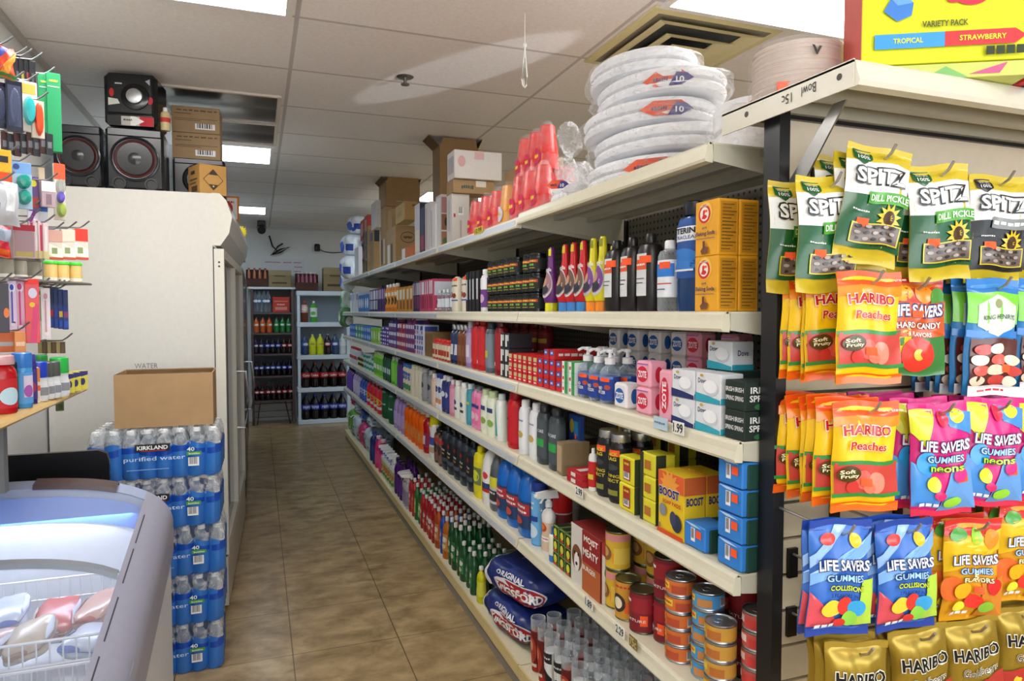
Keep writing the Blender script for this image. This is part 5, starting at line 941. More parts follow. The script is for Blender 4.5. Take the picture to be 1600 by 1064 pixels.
_, z2 = bx(698, 708, 772, 279, 302, 1.0, 'flat_carton', KR, 'flat brown carton lying under the big white box', [], [('x', '', .35, .45, .3, .45, '3a5a4am', .02), ('r', .55, .5, .8, .95, 'e0d8c8m')], z0=zt+.001)
bx(699, 710, 784, 233, 279, 1.0, 'long_white_carton', 'dcd6d0m', 'long white carton with pink stamp resting on brown carton', [('r', .1, .2, .9, .8, 'b8b0b8m')], [('e', .15, .6, .08, .2, 'd8a8a8m'), ('r', .42, .7, .62, .97, 'd8b0acm')], z0=z2+.001)
bx(788, 838, 880, 243, 300, 1.2, 'plate_carton', KR, 'brown carton lettered BLACK PUR behind the cups', [('t', 'BLACK PUR', .62, .5, .6, .22, '2a2420m', .02)], [('r', .1, .3, .5, .6, '8a6c48m')], z0=Z1+.19)
bx(780, 845, 880, 300, 330, 1.2, 'plate_carton', KD, 'brown carton hidden behind the red cups, lower one', z0=Z1)[0]
bx(681, 689, 697, 303, 378, .99, 'picture_box', 'cfc8c4m', 'tall glossy box with brown food pictures', [('r', .1, .05, .9, .95, 'e0dcdcm')], [('r', .05, .66, .95, .95, 'a87a78m'), ('r', .05, .35, .95, .64, '8a5a44m'), ('e', .6, .5, .2, .08, '3a2418m'), ('r', .05, .04, .95, .32, '9a6a50m'), ('e', .5, .15, .3, .06, '4a6a3am')], z0=Z1)
bx(673, 680, 688, 318, 383, .98, 'slim_carton', 'e6e2e0m', 'slim white carton beside the picture box', [('r', .1, .1, .3, .9, 'bcb8bcm')], z0=Z1)
bx(664, 672, 680, 314, 388, .98, 'slim_carton', 'd9d0ccm', 'slim pale carton second from the picture box', [('r', .2, .1, .4, .9, 'c8b0b0m')], z0=Z1)
bx(657, 663, 676, 322, 392, .98, 'slim_carton', '2a3050m', 'slim navy carton among the slim cartons', [('r', .1, .1, .9, .4, 'a02a3am')], [('r', .1, .6, .9, .9, '3a4470m')], z0=Z1)
bx(648, 656, 668, 316, 396, .98, 'slim_carton', 'd8d0d4m', 'slim white carton with dark side beside kraft box', [('r', .1, .1, .9, .5, 'e8e0c8m')], [('r', 0, 0, 1, 1, '24283am')], z0=Z1)
_, zt = bx(628, 646, 662, 382, 401, .97, 'book_box', 'c8642cm', 'low orange and blue box at shelf edge', [('r', 0, 0, .3, 1, 'd8d0ccm')], [('e', .7, .4, .3, .4, '3a4a90m')], z0=Z1)
_, zt = bx(604, 618, 650, 352, 405, 1.03, 'kraft_carton', KR, 'kraft carton with oval printed logo', [('r', .1, .1, .4, .6, 'd8cfc0m'), ('r', .5, .1, .7, .6, '5a3a34m')], [('e', .6, .72, .36, .14, '5c4630m'), ('e', .6, .72, .33, .12, 'a08058m'), ('x', '', .6, .72, .42, .1, '4a3622m', .03)], z0=Z1)
_, z2 = bx(618, 632, 652, 314, 351, 1.03, 'kraft_carton', 'b0925cb', 'yellowish kraft carton standing on the logo carton', [('r', .2, .3, .7, .6, '9a7c4cm')], [('r', .6, .75, .9, .85, '6a4e30m')], z0=zt+.001)
bx(606, 612, 620, 326, 351, 1.03, 'kraft_carton', KR, 'slim kraft carton standing beside the yellowish one', z0=zt+.001)
_, zt = bx(594, 603, 612, 322, 418, 1.03, 'kraft_carton', KR, 'tall kraft carton under the big open carton', [('r', .2, .1, .4, .5, '4a3a2cm'), ('r', .6, .1, .8, .5, 'd0c4b0m')], [], z0=Z1)
bx(592, 603, 656, 257, 322, 1.03, 'open_carton', KD, 'big open brown carton nearly touching the ceiling', [('r', .1, .1, .9, .9, '9a7a54m')], [('r', .3, .2, .5, .22, 'a8a090m')], z0=zt+.001, flaps=True)
_, zt = bx(577, 584, 594, 358, 425, .99, 'kraft_carton', KR, 'kraft carton with black square at the top', [('r', .2, .75, .8, .95, '5a4a6am')], [('r', .1, .72, .9, .98, '2a3038m')], z0=Z1)
bx(580, 588, 594, 312, 357, .99, 'white_carton', 'd6cec8m', 'tall white carton standing on kraft carton', z0=zt+.001)
for k in range(3):
    bx(566, 575, 580, 352+k*24+0, 376+k*24, .99, 'display_carton', KR, f"small kraft carton with dark window, {('topmost', 'middle', 'lowest')[k]} of pile", [('r', .2, .2, .45, .8, '3a2c20m'), ('r', .6, .2, .85, .8, '3a2c20m')], [('r', .2, .3, .7, .8, '8a6c4am')], z0=Z1+.118*(2-k))
for k, (fx, sx2, yt) in enumerate(((569, 574, 335), (563, 569, 342))):
    bx(fx, fx+5, sx2+4, yt, yt+14, .99, 'red_carton', 'a8362cm', f'small red carton on kraft pile, {ORD[k]}', [('r', .2, .2, .8, .8, 'c88a7cm')], z0=Z1+.356)
bx(554, 560, 566, 385, 430, .96, 'white_carton', 'd8d4d6m', 'slim white carton beside the paper towel packs', z0=Z1)
# paper towel packs at the far end
for k, (x, y, z, w_, h, r) in enumerate(((.98, 7.75, 0, .3, .26, 0), (1.22, 7.72, 0, .3, .26, .1), (1.0, 7.78, .26, .3, .24, .1), (1.2, 7.7, .26, .28, .26, -.1), (1.06, 7.74, .5, .26, .2, .2))):
    rr = random.Random(k); p = sack('paper_towel_pack', .26, w_*.8, h, 'dfe6efs', [('e', .5, .4, .09, .25, '2a4fb0m'), ('r', .62, .2, .72, .5, '24409cm'), ('e', .3, .6, .06, .12, '3a62c0m'), ('e', .2+.1*k, .2, .05, .1, '2a4fb0m')], seed=k+70, cat='paper towels')
    inst(p, (x, y, Z1+z), (0, 0, -pi/2+r), 'white and blue paper towel pack at far end, '+('bottom aisle side', 'bottom rear', 'second layer aisle side', 'second layer rear', 'top of pile')[k], 'paper towel packs')
for k, (x, y, z) in enumerate(((.86, 8.05, 1.72), (.86, 8.08, 1.5), (.84, 8.06, 1.3))):
    p = sack('hanging_bag', .16, .16, .24, ('dfe6efs', 'c9dfd0s', '5a8a5cs')[k], [('e', .5, .5, .12, .25, ('2a4fb0m', '3a8a4am', 'dfe8d0m')[k]), ('e', .8, .3, .08, .2, 'f0f0f0m')], seed=k+90)
    inst(p, (x+.13, y+.14, z), (0, 0, -pi/2), ('white and blue', 'pale green', 'dark green')[k]+' plastic bag hanging off the far shelf end', 'plastic bags hanging at the far end')
# cup sleeves
def sleeve(c1, c2, n=9, r=.044, h=.17):
    b = MB(); pr = []
    for i in range(n): z = i*.0072; pr += [(z, r), (z+.004, r*1.03)]
    pr += [(n*.0072, r*.98), (h, r*.66), (h+.001, r*.5)]; b.lathe(pr, c1+'p', n=16); o = proto(b, 'plastic_cup_pack', 'plastic cups', (2*r+.004, 2*r+.004, h+.02))
    m = MB(); R = []
    for i in range(8):
        v = i/7; q = (1.05, 1.08, 1.06, 1.0, .92, .84, .76, .35)[i]; R.append([(r*q*(1+.05*sin(5*a+i))*cos(a), r*q*(1+.05*sin(4*a-i))*sin(a), v*(h+.018)) for a in [2*pi*j/18 for j in range(18)]])
    m.rings(R, film(.01, .27), False); kid(o, m, 'clear_sleeve')
    m = MB(); fn = lambda u, v, l: ((r*1.09+l)*sin((u-.5)*1.6), -(r*1.09+l)*cos((u-.5)*1.6), v*.08+.01); m.gfx(fn, [('e', .5, .5, .35, .4, c2+'m'), ('x', '', .5, .5, .5, .3, 'f0d030m', .03), ('r', 0, -.05, 1, .08, '7a5ab0m')]); kid(o, m, 'printed_label'); return o
sr, sy = sleeve('d8201c', 'c81c50'), sleeve('e0981c', 'c8c4d8')
row(sr, 1, 727, 768, 3, 'wrapped red plastic cups near the white carton', rows=2, x0=.955, group='red plastic cup packs'); row(sy, 1, 770, 789, 1, 'wrapped amber plastic cups between red ones', x0=.955)
row(sr, 1, 727, 768, 3, 'upper red plastic cups', x0=1.03, z0=LV[1]+.06, rows=1, group='red plastic cup packs') if False else None
row(sr, 1, 790, 838, 4, 'wrapped red plastic cups beside amber ones', rows=2, x0=.955, group='red plastic cup packs')
row(sr, 1, 800, 845, 3, 'higher wrapped red plastic cups', x0=1.02, z0=Z1+.19, group='red plastic cup packs')

# ================================================================ coolers on the aisle's other side
CB = -.2
o = empty('glass_door_cooler', 'long white upright drinks cooler with glass doors and plain side', 'cooler', (-.19, 3.62, 0)); o.rotation_euler = (0, 0, -.032)
def cp(mb, name, par=None, ox=-.19, oy=3.62): mb.v = [(x-ox, y-oy, z) for x, y, z in mb.v]; return mb.obj(name, par or o, True)
wh = 'cfcdc6m'; m = MB(); m.box(-.9, 3.62, .02, CB, 3.65, 2.05, wh); m.box(-.9, 5.24, .02, CB, 5.27, 2.05, wh); m.box(-.9, 3.6501, .02, -.87, 5.2399, 2.0298, wh); m.box(-.9, 3.6501, 2.03, CB, 5.2399, 2.0499, wh); m.box(-.8699, 3.6501, .02, CB-.001, 5.2399, .26, wh)
m.gfx(lambda u, v, l: (-.9+u*.7, 3.62-l, v), [('t', 'WATER', .574, U(264, 571, Y=3.62)[2], .14, .024, '77777am', .0)]); cp(m, 'cabinet')
m = MB(); m.rings([[(x, y, z) for x, z in ((CB, 1.80), (-.165, 1.80), (-.125, 1.86), (-.11, 1.94), (-.135, 2.02), (-.165, 2.052), (CB, 2.052))] for y in (3.618, 5.27)], 'd0cdc2p', True, False); cp(m, 'header')
for z in (.62, .95, 1.28, 1.55): m = MB(); m.box(-.86, 3.66, z-.01, -.24, 5.23, z, 'c8ccd0k'); cp(m, 'wire_shelf')
for ya, yb in ((3.62, 4.44), (4.445, 5.265)):
    m = MB(); m.box(CB+.005, ya, .28, -.15, ya+.04, 1.785, 'd4d1c6m'); m.box(CB+.005, yb-.04, .28, -.15, yb, 1.785, 'd4d1c6m'); m.box(CB+.005, ya+.04, .28, -.15, yb-.04, .34, 'd4d1c6m'); m.box(CB+.005, ya+.04, 1.74, -.15, yb-.04, 1.785, 'd4d1c6m')
    for z in (.34, .325, 1.7, 1.72): m.lathe([(0, .005), (.0006, .005)], '2a2a2am', n=10, T=Matrix.Translation((-.172, ya-.0002, z)) @ Matrix.Rotation(pi/2, 4, 'X'))
    d = cp(m, 'door'); m = MB(); m.box(-.178, ya+.041, .341, -.172, yb-.041, 1.739, C('d8e4e0', 'w')); cp(m, 'glass', d)
    m = MB(); m.tube([(-.15, yb-.02, 1.12), (-.1, yb-.02, 1.12), (-.085, yb-.02, .95), (-.1, yb-.02, .78), (-.15, yb-.02, .78)], .009, 'c8cacck', 8); cp(m, 'handle', d)
m = MB(); m.box(CB, 3.63, .02, -.155, 5.26, .265, 'c9c6bcm'); cp(m, 'kick_plate')
m = MB(); m.box(CB-.001, 3.622, .27, CB+.0045, 5.26, 1.79, '2c2a28m'); m.box(CB+.0, 3.625, .266, -.16, 5.26, .279, '2c2a28m'); cp(m, 'door_seal')
soda = {}
l = bpy.data.lights.new('cooler_fill', 'AREA'); l.shape = 'RECTANGLE'; l.size = .3; l.size_y = 1.2; l.energy = 5; l.color = (.9, 1, .95)  # fill light added to brighten the cooler interior behind its glass
lo = bpy.data.objects.new('cooler_fill', l); COL.objects.link(lo); lo.location = (-.3, 5.15, 1.1); lo.rotation_euler = (pi/2, 0, pi)
def sodab(key, col, lab, cap, h=.3, r=.052, txt=None, lt=W):
    if key not in soda: soda[key] = bottle('soda_bottle', r, r, h, 'soda', col, (.945, 1, .3, cap), (.42, .62, lab), [('t', txt, .5, .5, .75, .5, lt, .02)] if txt else [('e', .5, .5, .3, .3, lt)])
    return soda[key]
cc = [sodab('cg', '3a8a3as', '4aa04am', '2a6a2ap', .21, .032), sodab('ck', '241210s', 'b81c24m', 'b81c24p', .21, .032), sodab('cw', 'c8d4dac', 'd8e0e4m', 'e8e8e8p', .21, .032)]
for k, z in enumerate((.62, .95, 1.28, 1.55)):
    for j in range(12): inst(cc[(k+j//3) % 3], (-.28+j*.004, 3.72+j*.12, z+.001), 1.2, f"{('green', 'cola', 'clear')[(k+j//3)%3]} drink bottle in the white cooler, {ORD[j]} on its {('lowest', 'second', 'third', 'top')[k]} shelf", 'drinks in the white cooler') if z+.22 < 1.76 else None
o = empty('black_cooler', 'black upright cooler beyond the white one', 'cooler', (-.5, 5.85, 0))
def cp2(mb, name, par=None): return cp(mb, name, par or o, -.5, 5.85)
m = MB(); m.box(-.9, 5.4, .02, -.16, 6.3, 1.93, '1c1e24p'); cp2(m, 'cabinet')
m = MB(); m.box(-.159, 5.41, .1, -.1, 6.29, 1.8, '15161ap'); d = cp2(m, 'door'); m = MB(); m.box(-.0995, 5.47, .16, -.097, 6.23, 1.74, '2c3440g'); cp2(m, 'glass', d); m = MB(); m.box(-.097, 5.45, .8, -.08, 5.47, 1.3, '101014p'); cp2(m, 'handle', d)
o = empty('grey_cooler', 'pale grey upright cooler standing past the black one', 'cooler', (-.5, 7.0, 0))
def cp3(mb, name, par=None): return cp(mb, name, par or o, -.5, 7.0)
m = MB(); m.box(-.9, 6.4, .02, -.15, 8.2, 1.9, '8f9290m'); cp3(m, 'cabinet'); m = MB(); m.box(-.149, 6.42, .12, -.11, 8.18, 1.82, '5a5c5cp'); cp3(m, 'door'); m = MB(); m.box(-.16, 6.38, 1.5, -.11, 6.3995, 1.82, '2f5fb8m'); cp3(m, 'side_trim')
m = MB(); m.box(-.25, 4.7, 2.053, -.1, 4.72, 2.21, 'd8842am', c=.003); m.gfx(lambda u, v, l: (-.25+u*.15, 4.7-l, 2.053+v*.157), [('r', .08, .08, .92, .92, 'ece6e0m'), ('e', .5, .5, .25, .3, 'c83a2am'), ('x', '', .5, .75, .6, .15, 'c83a2am', .03)]); tag(m.obj('framed_sign', link=True), 'orange framed white sign standing on the white cooler', 'sign')
o = empty('poster_board', 'blue poster with yellow starburst beside the cooler header', 'poster', (-.12, 5.38, 1.94))
m = MB(); m.box(-.05, 0, -.1, .04, .012, .16, '3a4a7am'); m.obj('board', o, True); m = MB(); m.gfx(lambda u, v, l: (u, -l, v), [('S', .02, .12, .04, .05, 'f0d01am'), ('q', [(-.03, -.02), (.0, -.1), (.03, .0)], 'f0d01am'), ('r', -.05, .1, .0, .16, 'd8602am')]); m.obj('starburst', o, True)
for k in range(3):
    m = MB(); m.box(-.4, 6.5+k*.4, 1.902, -.2, 6.8+k*.4, 2.1+.03*k, ('d8d4c8m', 'c8b48ab', 'd8d8dcm')[k], c=.003); tag(m.obj('stored_carton', link=True), ('white', 'tan', 'pale grey')[k]+' carton stored on top of the grey cooler', 'box')
# ---------------------------------------------------------------- audio gear and cartons on the white cooler
ZK = 2.0545
def speaker(x0, x1, y, z0, z1, label, ring='4a2220p'):
    w2 = (x1-x0)/2; h = z1-z0; o = empty('stereo_speaker', label, 'speaker', ((x0+x1)/2, y, z0), .0, 'stereo speakers on the white cooler')
    m = MB(); m.box(-w2, 0, 0, w2, .22, h, '101014s', c=.012); m.box(-w2+.01, -.008, h*.86, w2-.01, .002, h*.98, '14161es', c=.003); m.obj('cabinet', o, True)
    r = min(w2*.93, h*.36); T = Matrix.Translation((0, -.001, h*.5)) @ Matrix.Rotation(pi/2, 4, 'X')
    m = MB(); m.lathe([(0, r), (.01, r), (.012, r*.94), (.004, r*.9), (.003, r*.86)], '1e2026s', n=28, T=T); m.obj('surround', o, True)
    m = MB(); m.lathe([(.004, r*.86), (.007, r*.8), (.003, r*.72)], ring, n=28, close=False, T=T); m.lathe([(.003, r*.72), (-.004, r*.35), (.001, r*.34), (.005, r*.2), (.007, .002)], '17181as', n=28, T=Matrix.Translation((0, -.009, h*.5)) @ Matrix.Rotation(pi/2, 4, 'X')); m.obj('woofer', o, True)
    for s in (-1, 1): m = MB(); m.lathe([(0, .028), (.008, .03), (.008, .022), (.002, .02)], '0c0c0ep', n=16, T=Matrix.Translation((s*w2*.55, -.0, h*.1)) @ Matrix.Rotation(pi/2, 4, 'X')); m.obj('bass_port', o, True)
    return o
speaker(-.865, -.665, 3.68, ZK, ZK+.285, 'black speaker with red ringed cone, against the wall', '43201ep')
speaker(-.655, -.41, 3.68, ZK, ZK+.29, 'black speaker with red ringed cone under the stereo head')
speaker(-.40, -.15, 3.93, ZK, ZK+.22, 'black speaker behind the small diamond marked carton', '3a2a2ap')
o = empty('mini_stereo', 'black mini stereo head with large silver volume knob', 'stereo', (-.55, 3.7, ZK+.302), -.12)
m = MB(); m.box(-.115, .0, 0, .115, .2, .25, '0f0f13s', c=.02); m.box(-.095, -.012, .055, .1, .003, .24, '16161ap', c=.006); m.obj('housing', o, True)
T = Matrix.Translation((.025, -.012, .135)) @ Matrix.Rotation(pi/2, 4, 'X'); m = MB(); m.lathe([(0, .062), (.006, .06), (.008, .05)], '0b0b0eg', n=26, T=T); m.obj('knob_ring', o, True)
m = MB(); m.lathe([(.008, .036), (.022, .034), (.024, .028)], 'c4c6cak', n=24, T=T); m.obj('volume_knob', o, True)
m = MB(); m.gfx(lambda u, v, l: (u, -.013-l, v), [('e', -.075, .15, .01, .02, 'c02a22m'), ('e', .09, .12, .012, .018, 'c02a3am'), ('q', [(-.09, .09), (-.04, .1), (-.05, .12), (-.09, .125)], 'd8d8d0m'), ('r', -.06, .19, -.03, .196, 'd8d8d8m'), ('q', [(.07, .21), (.09, .19), (.09, .22)], 'b8bcc0m')]); m.obj('front_buttons', o, True)
m = MB(); m.box(-.098, -.006, 0.002, .1, .002, .045, 'b8b4acm'); m.gfx(lambda u, v, l: (-.098+u*.198, -.006-l, .002+v*.043), [('r', 0, 0, .3, 1, '2a2c2am'), ('r', .7, 0, 1, 1, 'b8202cm'), ('q', [(.6, 0), (.8, .5), (.6, 1), (.5, 1), (.5, 0)], 'e8e4e0m'), ('x', '', .45, .6, .2, .3, '3a3a3am')]); m.obj('sticker_strip', o, True)
inst(bottle('glue_bottle', .022, .018, .11, 'round', 'c8b888p', (.6, 1, .5, 'e0e0e0p'), (.35, .55, 'c03030m')), (-.405, 3.73, ZK+.301), .2, 'small bottle beside the stereo head', None)
m = MB(); 
for k in range(2):
    b = MB(); b.box(-.115, -.08, 0, .115, .08, .135, 'a68a66b', c=.002); b.gfx(face(.23, .16, .135), [('x', '', .52, .85, .84, .08, '5f4a34m'), ('r', .06, .7, .4, .73, '6a543cm'), ('r', .06, .52, .95, .54, '6a543cm'), ('r', .06, .46, .6, .48, '6a543cm'), ('bar', .48, .14, .9, .36)])
    q = b.obj('brown_carton', link=True, loc=(-.286, 4.05, ZK+.223+.1368*k)); q.rotation_euler = (0, 0, -.03); tag(q, 'brown printed carton on the third speaker, '+('lower', 'upper')[k]+' of two', 'box', 'printed brown cartons on the cooler')
b = MB(); b.box(-.055, -.075, 0, .075, .075, .145, 'b98c4cb', c=.0015); b.gfx(face(.13, .15, .145, 'r'), []); b.gfx(lambda u, v, l: (-.055+u*.13, -.075-l, v*.145), [('q', [(.12, .5), (.5, .86), (.88, .5), (.5, .14)], '3a2c1cm'), ('q', [(.15, .5), (.5, .83), (.85, .5), (.5, .17)], 'b98c4cm'), ('q', [(.33, .66), (.5, .84), (.67, .66)], '3a2c1cm'), ('q', [(.33, .34), (.5, .16), (.67, .34)], '3a2c1cm'), ('x', '', .5, .28, .06, .1, 'e0c898m')])
b.gfx(lambda u, v, l: (-.055-l, .075-u*.15, v*.145), [('r', .25, .7, .6, .82, '3a2c1cm'), ('r', .15, .5, .8, .55, '5a4428m'), ('r', .15, .38, .7, .42, '5a4428m'), ('r', .3, .1, .8, .3, '5a4428m')])
q = b.obj('small_carton', link=True, loc=(-.235, 3.76, ZK+.001)); q.rotation_euler = (0, 0, .42); tag(q, 'tan carton with black diamond hazard mark at cooler edge', 'box')
# ---------------------------------------------------------------- water packs and the empty carton on them
def waterb():
    pr = [(0, .026), (.01, .0285), (.05, .027), (.09, .0285), (.13, .028), (.15, .024), (.17, .013), (.178, .0125)]; b = MB(); b.lathe(pr, C('d8e6f0', 'c'), n=12); return b
def waterc(): b = MB(); b.lathe([(.178, .015), (.192, .0148), (.194, .012)], 'eef0f2p', n=10); return b
wm, wc = waterb().obj('bottle'), waterc().obj('cap')
PROTOS += []
def water(z, k, full):
    o = empty('water_bottle_pack', 'blue wrapped pack of water bottles, '+('bottom pack of the stack', 'second pack from the floor', 'middle pack of the stack', 'fourth pack from the floor', 'topmost pack under the empty carton')[k], 'water bottles', (-.39+.006*((k*7) % 3-1), 3.18, z), random.Random(k).uniform(-.02, .02), 'water bottle packs')
    for i in range(8):
        for j in range(5):
            if not (full or j == 0 or i == 7): continue
            c = wm.copy(); c.name = 'bottle'; COL.objects.link(c); c.parent = o; c.location = (-.21+i*.06, -.12+j*.06, .002); c2 = wc.copy(); c2.name = 'cap'; COL.objects.link(c2); c2.parent = c
    def path(n_per=6):   # outline of the wrap, bulging round each bottle
        P = []
        for i in range(8):
            for t in range(n_per): a = -pi/2-pi/2*.8+t/(n_per-1)*pi*.8; P.append((-.21+i*.06+.0315*cos(a+0), -.12+.0315*sin(a)))
        for j in range(5):
            for t in range(n_per): a = -pi/2*.8+t/(n_per-1)*pi*.8; P.append((.21+.0315*cos(a), -.12+j*.06+.0315*sin(a)))
        for i in range(8)[::-1]:
            for t in range(n_per): a = pi/2-pi/2*.8+t/(n_per-1)*pi*.8; P.append((-.21+i*.06+.0315*cos(a), .12+.0315*sin(a)))
        for j in range(5)[::-1]:
            for t in range(n_per): a = pi-pi/2*.8+t/(n_per-1)*pi*.8; P.append((-.21+.0315*cos(a), -.12+j*.06+.0315*sin(a)))
        return P
    P = path(); m = MB(); R = []
    for z_, q in ((.0, .97), (.012, 1), (.06, 1.0), (.1, 1.003), (.128, 1.0)):
        R.append([(x*q, y*q, z_+(.012*sin(i*.21)+.007*sin(i*.9) if z_ > .12 else 0)) for i, (x, y) in enumerate(P)])
    m.rings(R, '3878c8s', False)
    R = [[(x*1.004, y*1.004, z0+.009*sin(i*.33+z0*30)) for i, (x, y) in enumerate(P)] for z0 in (.098, .12)]
    m.rings(R, '1f4fb4s', False)
    m.obj('printed_wrap', o, True); m = MB()
    R = [[(x*q, y*q, z_) for x, y in P] for z_, q in ((.128, 1.0), (.16, .99), (.19, .95), (.2, .85))]; m.rings(R, film(), False); m.obj('clear_film', o, True)
    m = MB(); fy = lambda u, v, l: (u, -.1555-l, v)
    m.gfx(fy, [('r', -.07, .112, .055, .142, '16181cm'), ('t', 'KIRKLAND', -.008, .128, .11, .016, 'f0f0f0m', .03), ('r', -.05, .114, .04, .117, 'b02a2am'), ('t', 'purified water', -.0, .082, .22, .022, 'cfe2f6m', .005), ('r', .115, .088, .17, .103, '4a9a3am'), ('t', '40', .13, .113, .028, .016, 'e6f0e6m', .02), ('t', 'bottles', .143, .095, .04, .008, 'e6f0e6m'), ('bar', .12, .045, .16, .08), ('r', -.1, .04, .05, .043, '8ab4e6m')]); m.obj('printed_label', o, True)
for k in range(5): water(.001+k*.203, k, k == 4)
bpy.data.objects.remove(wm); bpy.data.objects.remove(wc)
x0, x1 = U(178, 620, Y=3.05)[0], U(333, 620, Y=3.05)[0]
o = empty('empty_carton', 'open brown cardboard carton standing on the water packs', 'box', ((x0+x1)/2, 3.05, 1.0185)); w2 = (x1-x0)/2; h = U(250, 584, Y=3.05)[2]-1.0185; kb = 'ab8a62b'
m = MB(); m.box(-w2, 0, 0, w2, .004, h, kb); m.obj('front_wall', o, True)
m = MB(); m.box(-w2, .22, 0, w2, .224, h+.002, kb); m.box(-w2, .004, 0, -w2+.004, .22, h, kb); m.box(w2-.004, .004, 0, w2, .22, h, kb); m.box(-w2, .004, 0, w2, .22, .004, kb); m.obj('walls', o, True)
m = MB(); m.box(-w2+.01, .21, h-.002, w2-.01, .218, h+.004, '8a6a42b'); m.obj('flap', o, True)
# ---------------------------------------------------------------- folding chair
o = empty('folding_chair', 'black folding chair tucked between freezer and water packs', 'chair', (-.70, 2.72, 0)); xr = U(172, 740, Y=2.72)[0]+.70; zt = U(100, 706, Y=2.72)[2]
m = MB(); prf = [(-.19, .70), (-.19, zt-.02), (-.17, zt), (xr-.035, zt), (xr-.008, zt-.012), (xr, zt-.04), (xr, .70)]
m.rings([[(x, y, z) for x, z in prf] for y in (-.01, .012)], '17171as', True, False); m.obj('backrest', o, True)
m = MB(); m.box(-.19, .02, .44, xr, .25, .47, '17171as', c=.01); m.obj('seat', o, True)
for x in (-.17, xr-.02):
    for a, b_ in (((x, .0, zt-.1), (x, .03, 0.002)), ((x, .24, .45), (x, .22, 0.002))): m = MB(); m.tube([a, b_], .011, '2a2a2ek', 8); m.obj('leg', o, True)
# ================================================================ ice cream freezer
FX0, FX1, FY0, FY1 = -.895, -.27, 1.32, 2.47
def fz(x, y):
    t = max(0, min(1, (x+.9)/.63)); return .79+.196*(y-2.46)+.17*max(0, 1-t**4)**.5
o = empty('ice_cream_freezer', 'white chest freezer with curved sliding glass lids and grey rim', 'freezer', (-.6, 1.9, 0))
def fp(mb, name, par=None): mb.v = [(x+.6, y-1.9, z) for x, y, z in mb.v]; return mb.obj(name, par or o, True)
m = MB(); wl = 'e0e2e4p'
zb = .72
m.add([(FX0, FY0, .04), (FX1-.01, FY0, .04), (FX1-.01, FY1, .04), (FX0, FY1, .04)]+[(x, y, fz(-.27, y)-.06) for x, y in ((FX0, FY0), (FX1-.01, FY0), (FX1-.01, FY1), (FX0, FY1))], [(0, 3, 2, 1), (0, 1, 5, 4), (1, 2, 6, 5), (2, 3, 7, 6), (3, 0, 4, 7)], wl)
fp(m, 'cabinet')
m = MB(); li = 'e8eef6m'; IX0, IX1, IY0, IY1 = -.86, -.345, 1.40, 2.40
for a in (((IX0, IY0), (IX1, IY0)), ((IX1, IY0), (IX1, IY1)), ((IX1, IY1), (IX0, IY1)), ((IX0, IY1), (IX0, IY0))):
    (xa, ya), (xb, yb) = a; m.add([(xa, ya, .3), (xb, yb, .3), (xb, yb, fz(xb, yb)-.02), (xa, ya, fz(xa, ya)-.02)], [(0, 1, 2, 3)], li)
m.add([(IX0, IY0, .3), (IX1, IY0, .3), (IX1, IY1, .3), (IX0, IY1, .3)], [(0, 1, 2, 3)], li)
m.add([(x, IY1-.003, fz(x, IY1)-q) for q in (.022, .10) for x in [IX0+(IX1-IX0)*i/12 for i in range(13)]], [(i, i+1, i+14, i+13) for i in range(12)], '5b86dcp'); fp(m, 'inner_liner')
# rim: right rail, back rail, front rail following the curved top
def band(xs, ys, mat, name, th=.035, par=None):
    m = MB(); nx, ny = len(xs), len(ys); top = [(x, y, fz(x, y)) for y in ys for x in xs]; bot = [(x, y, fz(x, y)-th) for y in ys for x in xs]; fs = []
    for j in range(ny-1):
        for i in range(nx-1): a = j*nx+i; fs.append((a, a+1, a+nx+1, a+nx)); b_ = a+nx*ny; fs.append((b_, b_+nx, b_+nx+1, b_+1))
    n = nx*ny
    for i in range(nx-1): fs.append((i, i+n, i+1+n, i+1)); a = (ny-1)*nx+i; fs.append((a, a+1, a+1+n, a+n))
    for j in range(ny-1): a = j*nx; fs.append((a, a+nx, a+nx+n, a+n)); a = j*nx+nx-1; fs.append((a, a+n, a+nx+n, a+nx))
    m.add(top+bot, fs, mat, True); return fp(m, name, par)
lnsp = lambda a, b_, n: [a+(b_-a)*i/n for i in range(n+1)]
gr = '9a9aaap'
band([-.345, -.335, -.325, -.315, -.305, -.295, -.285, -.278, -.272, -.2702], lnsp(FY0, FY1, 16), gr, 'rim', .1)
band(lnsp(FX0, -.345, 14), [2.41, 2.44, 2.47], '9aa6c4p', 'rim', .05); band(lnsp(FX0, -.345, 14), [1.32, 1.36, 1.40], gr, 'rim', .05)
gl = C('dfe8f4', 'w')
l1 = band(lnsp(IX0, -.345, 14), lnsp(1.96, 2.41, 8), gl, 'glass_lid', .004); l2 = band(lnsp(IX0, -.345, 14), lnsp(1.40, 1.98, 8), gl, 'glass_lid', .004)
def raised(xs, ys, mat, name, up, par): 
    m = MB(); nx = len(xs); R = []
    for y, q in ((ys[0], 0.001), (ys[0]+.004, up), (ys[1]-.004, up), (ys[1], 0.001)): R.append([(x, y, fz(x, y)+q) for x in xs])
    m.rings(R, mat, False, True, wrap=False); fp(m, name, par)
raised(lnsp(IX0, -.345, 14), (1.955, 1.985), '7f858ep', 'lid_edge', .012, l1)
raised(lnsp(-.64, -.42, 6), (2.40, 2.455), '4a3a3cp', 'handle', .014, l1); raised(lnsp(IX0, -.55, 6), (1.60, 1.66), '3c2e2cp', 'handle', .03, l2)
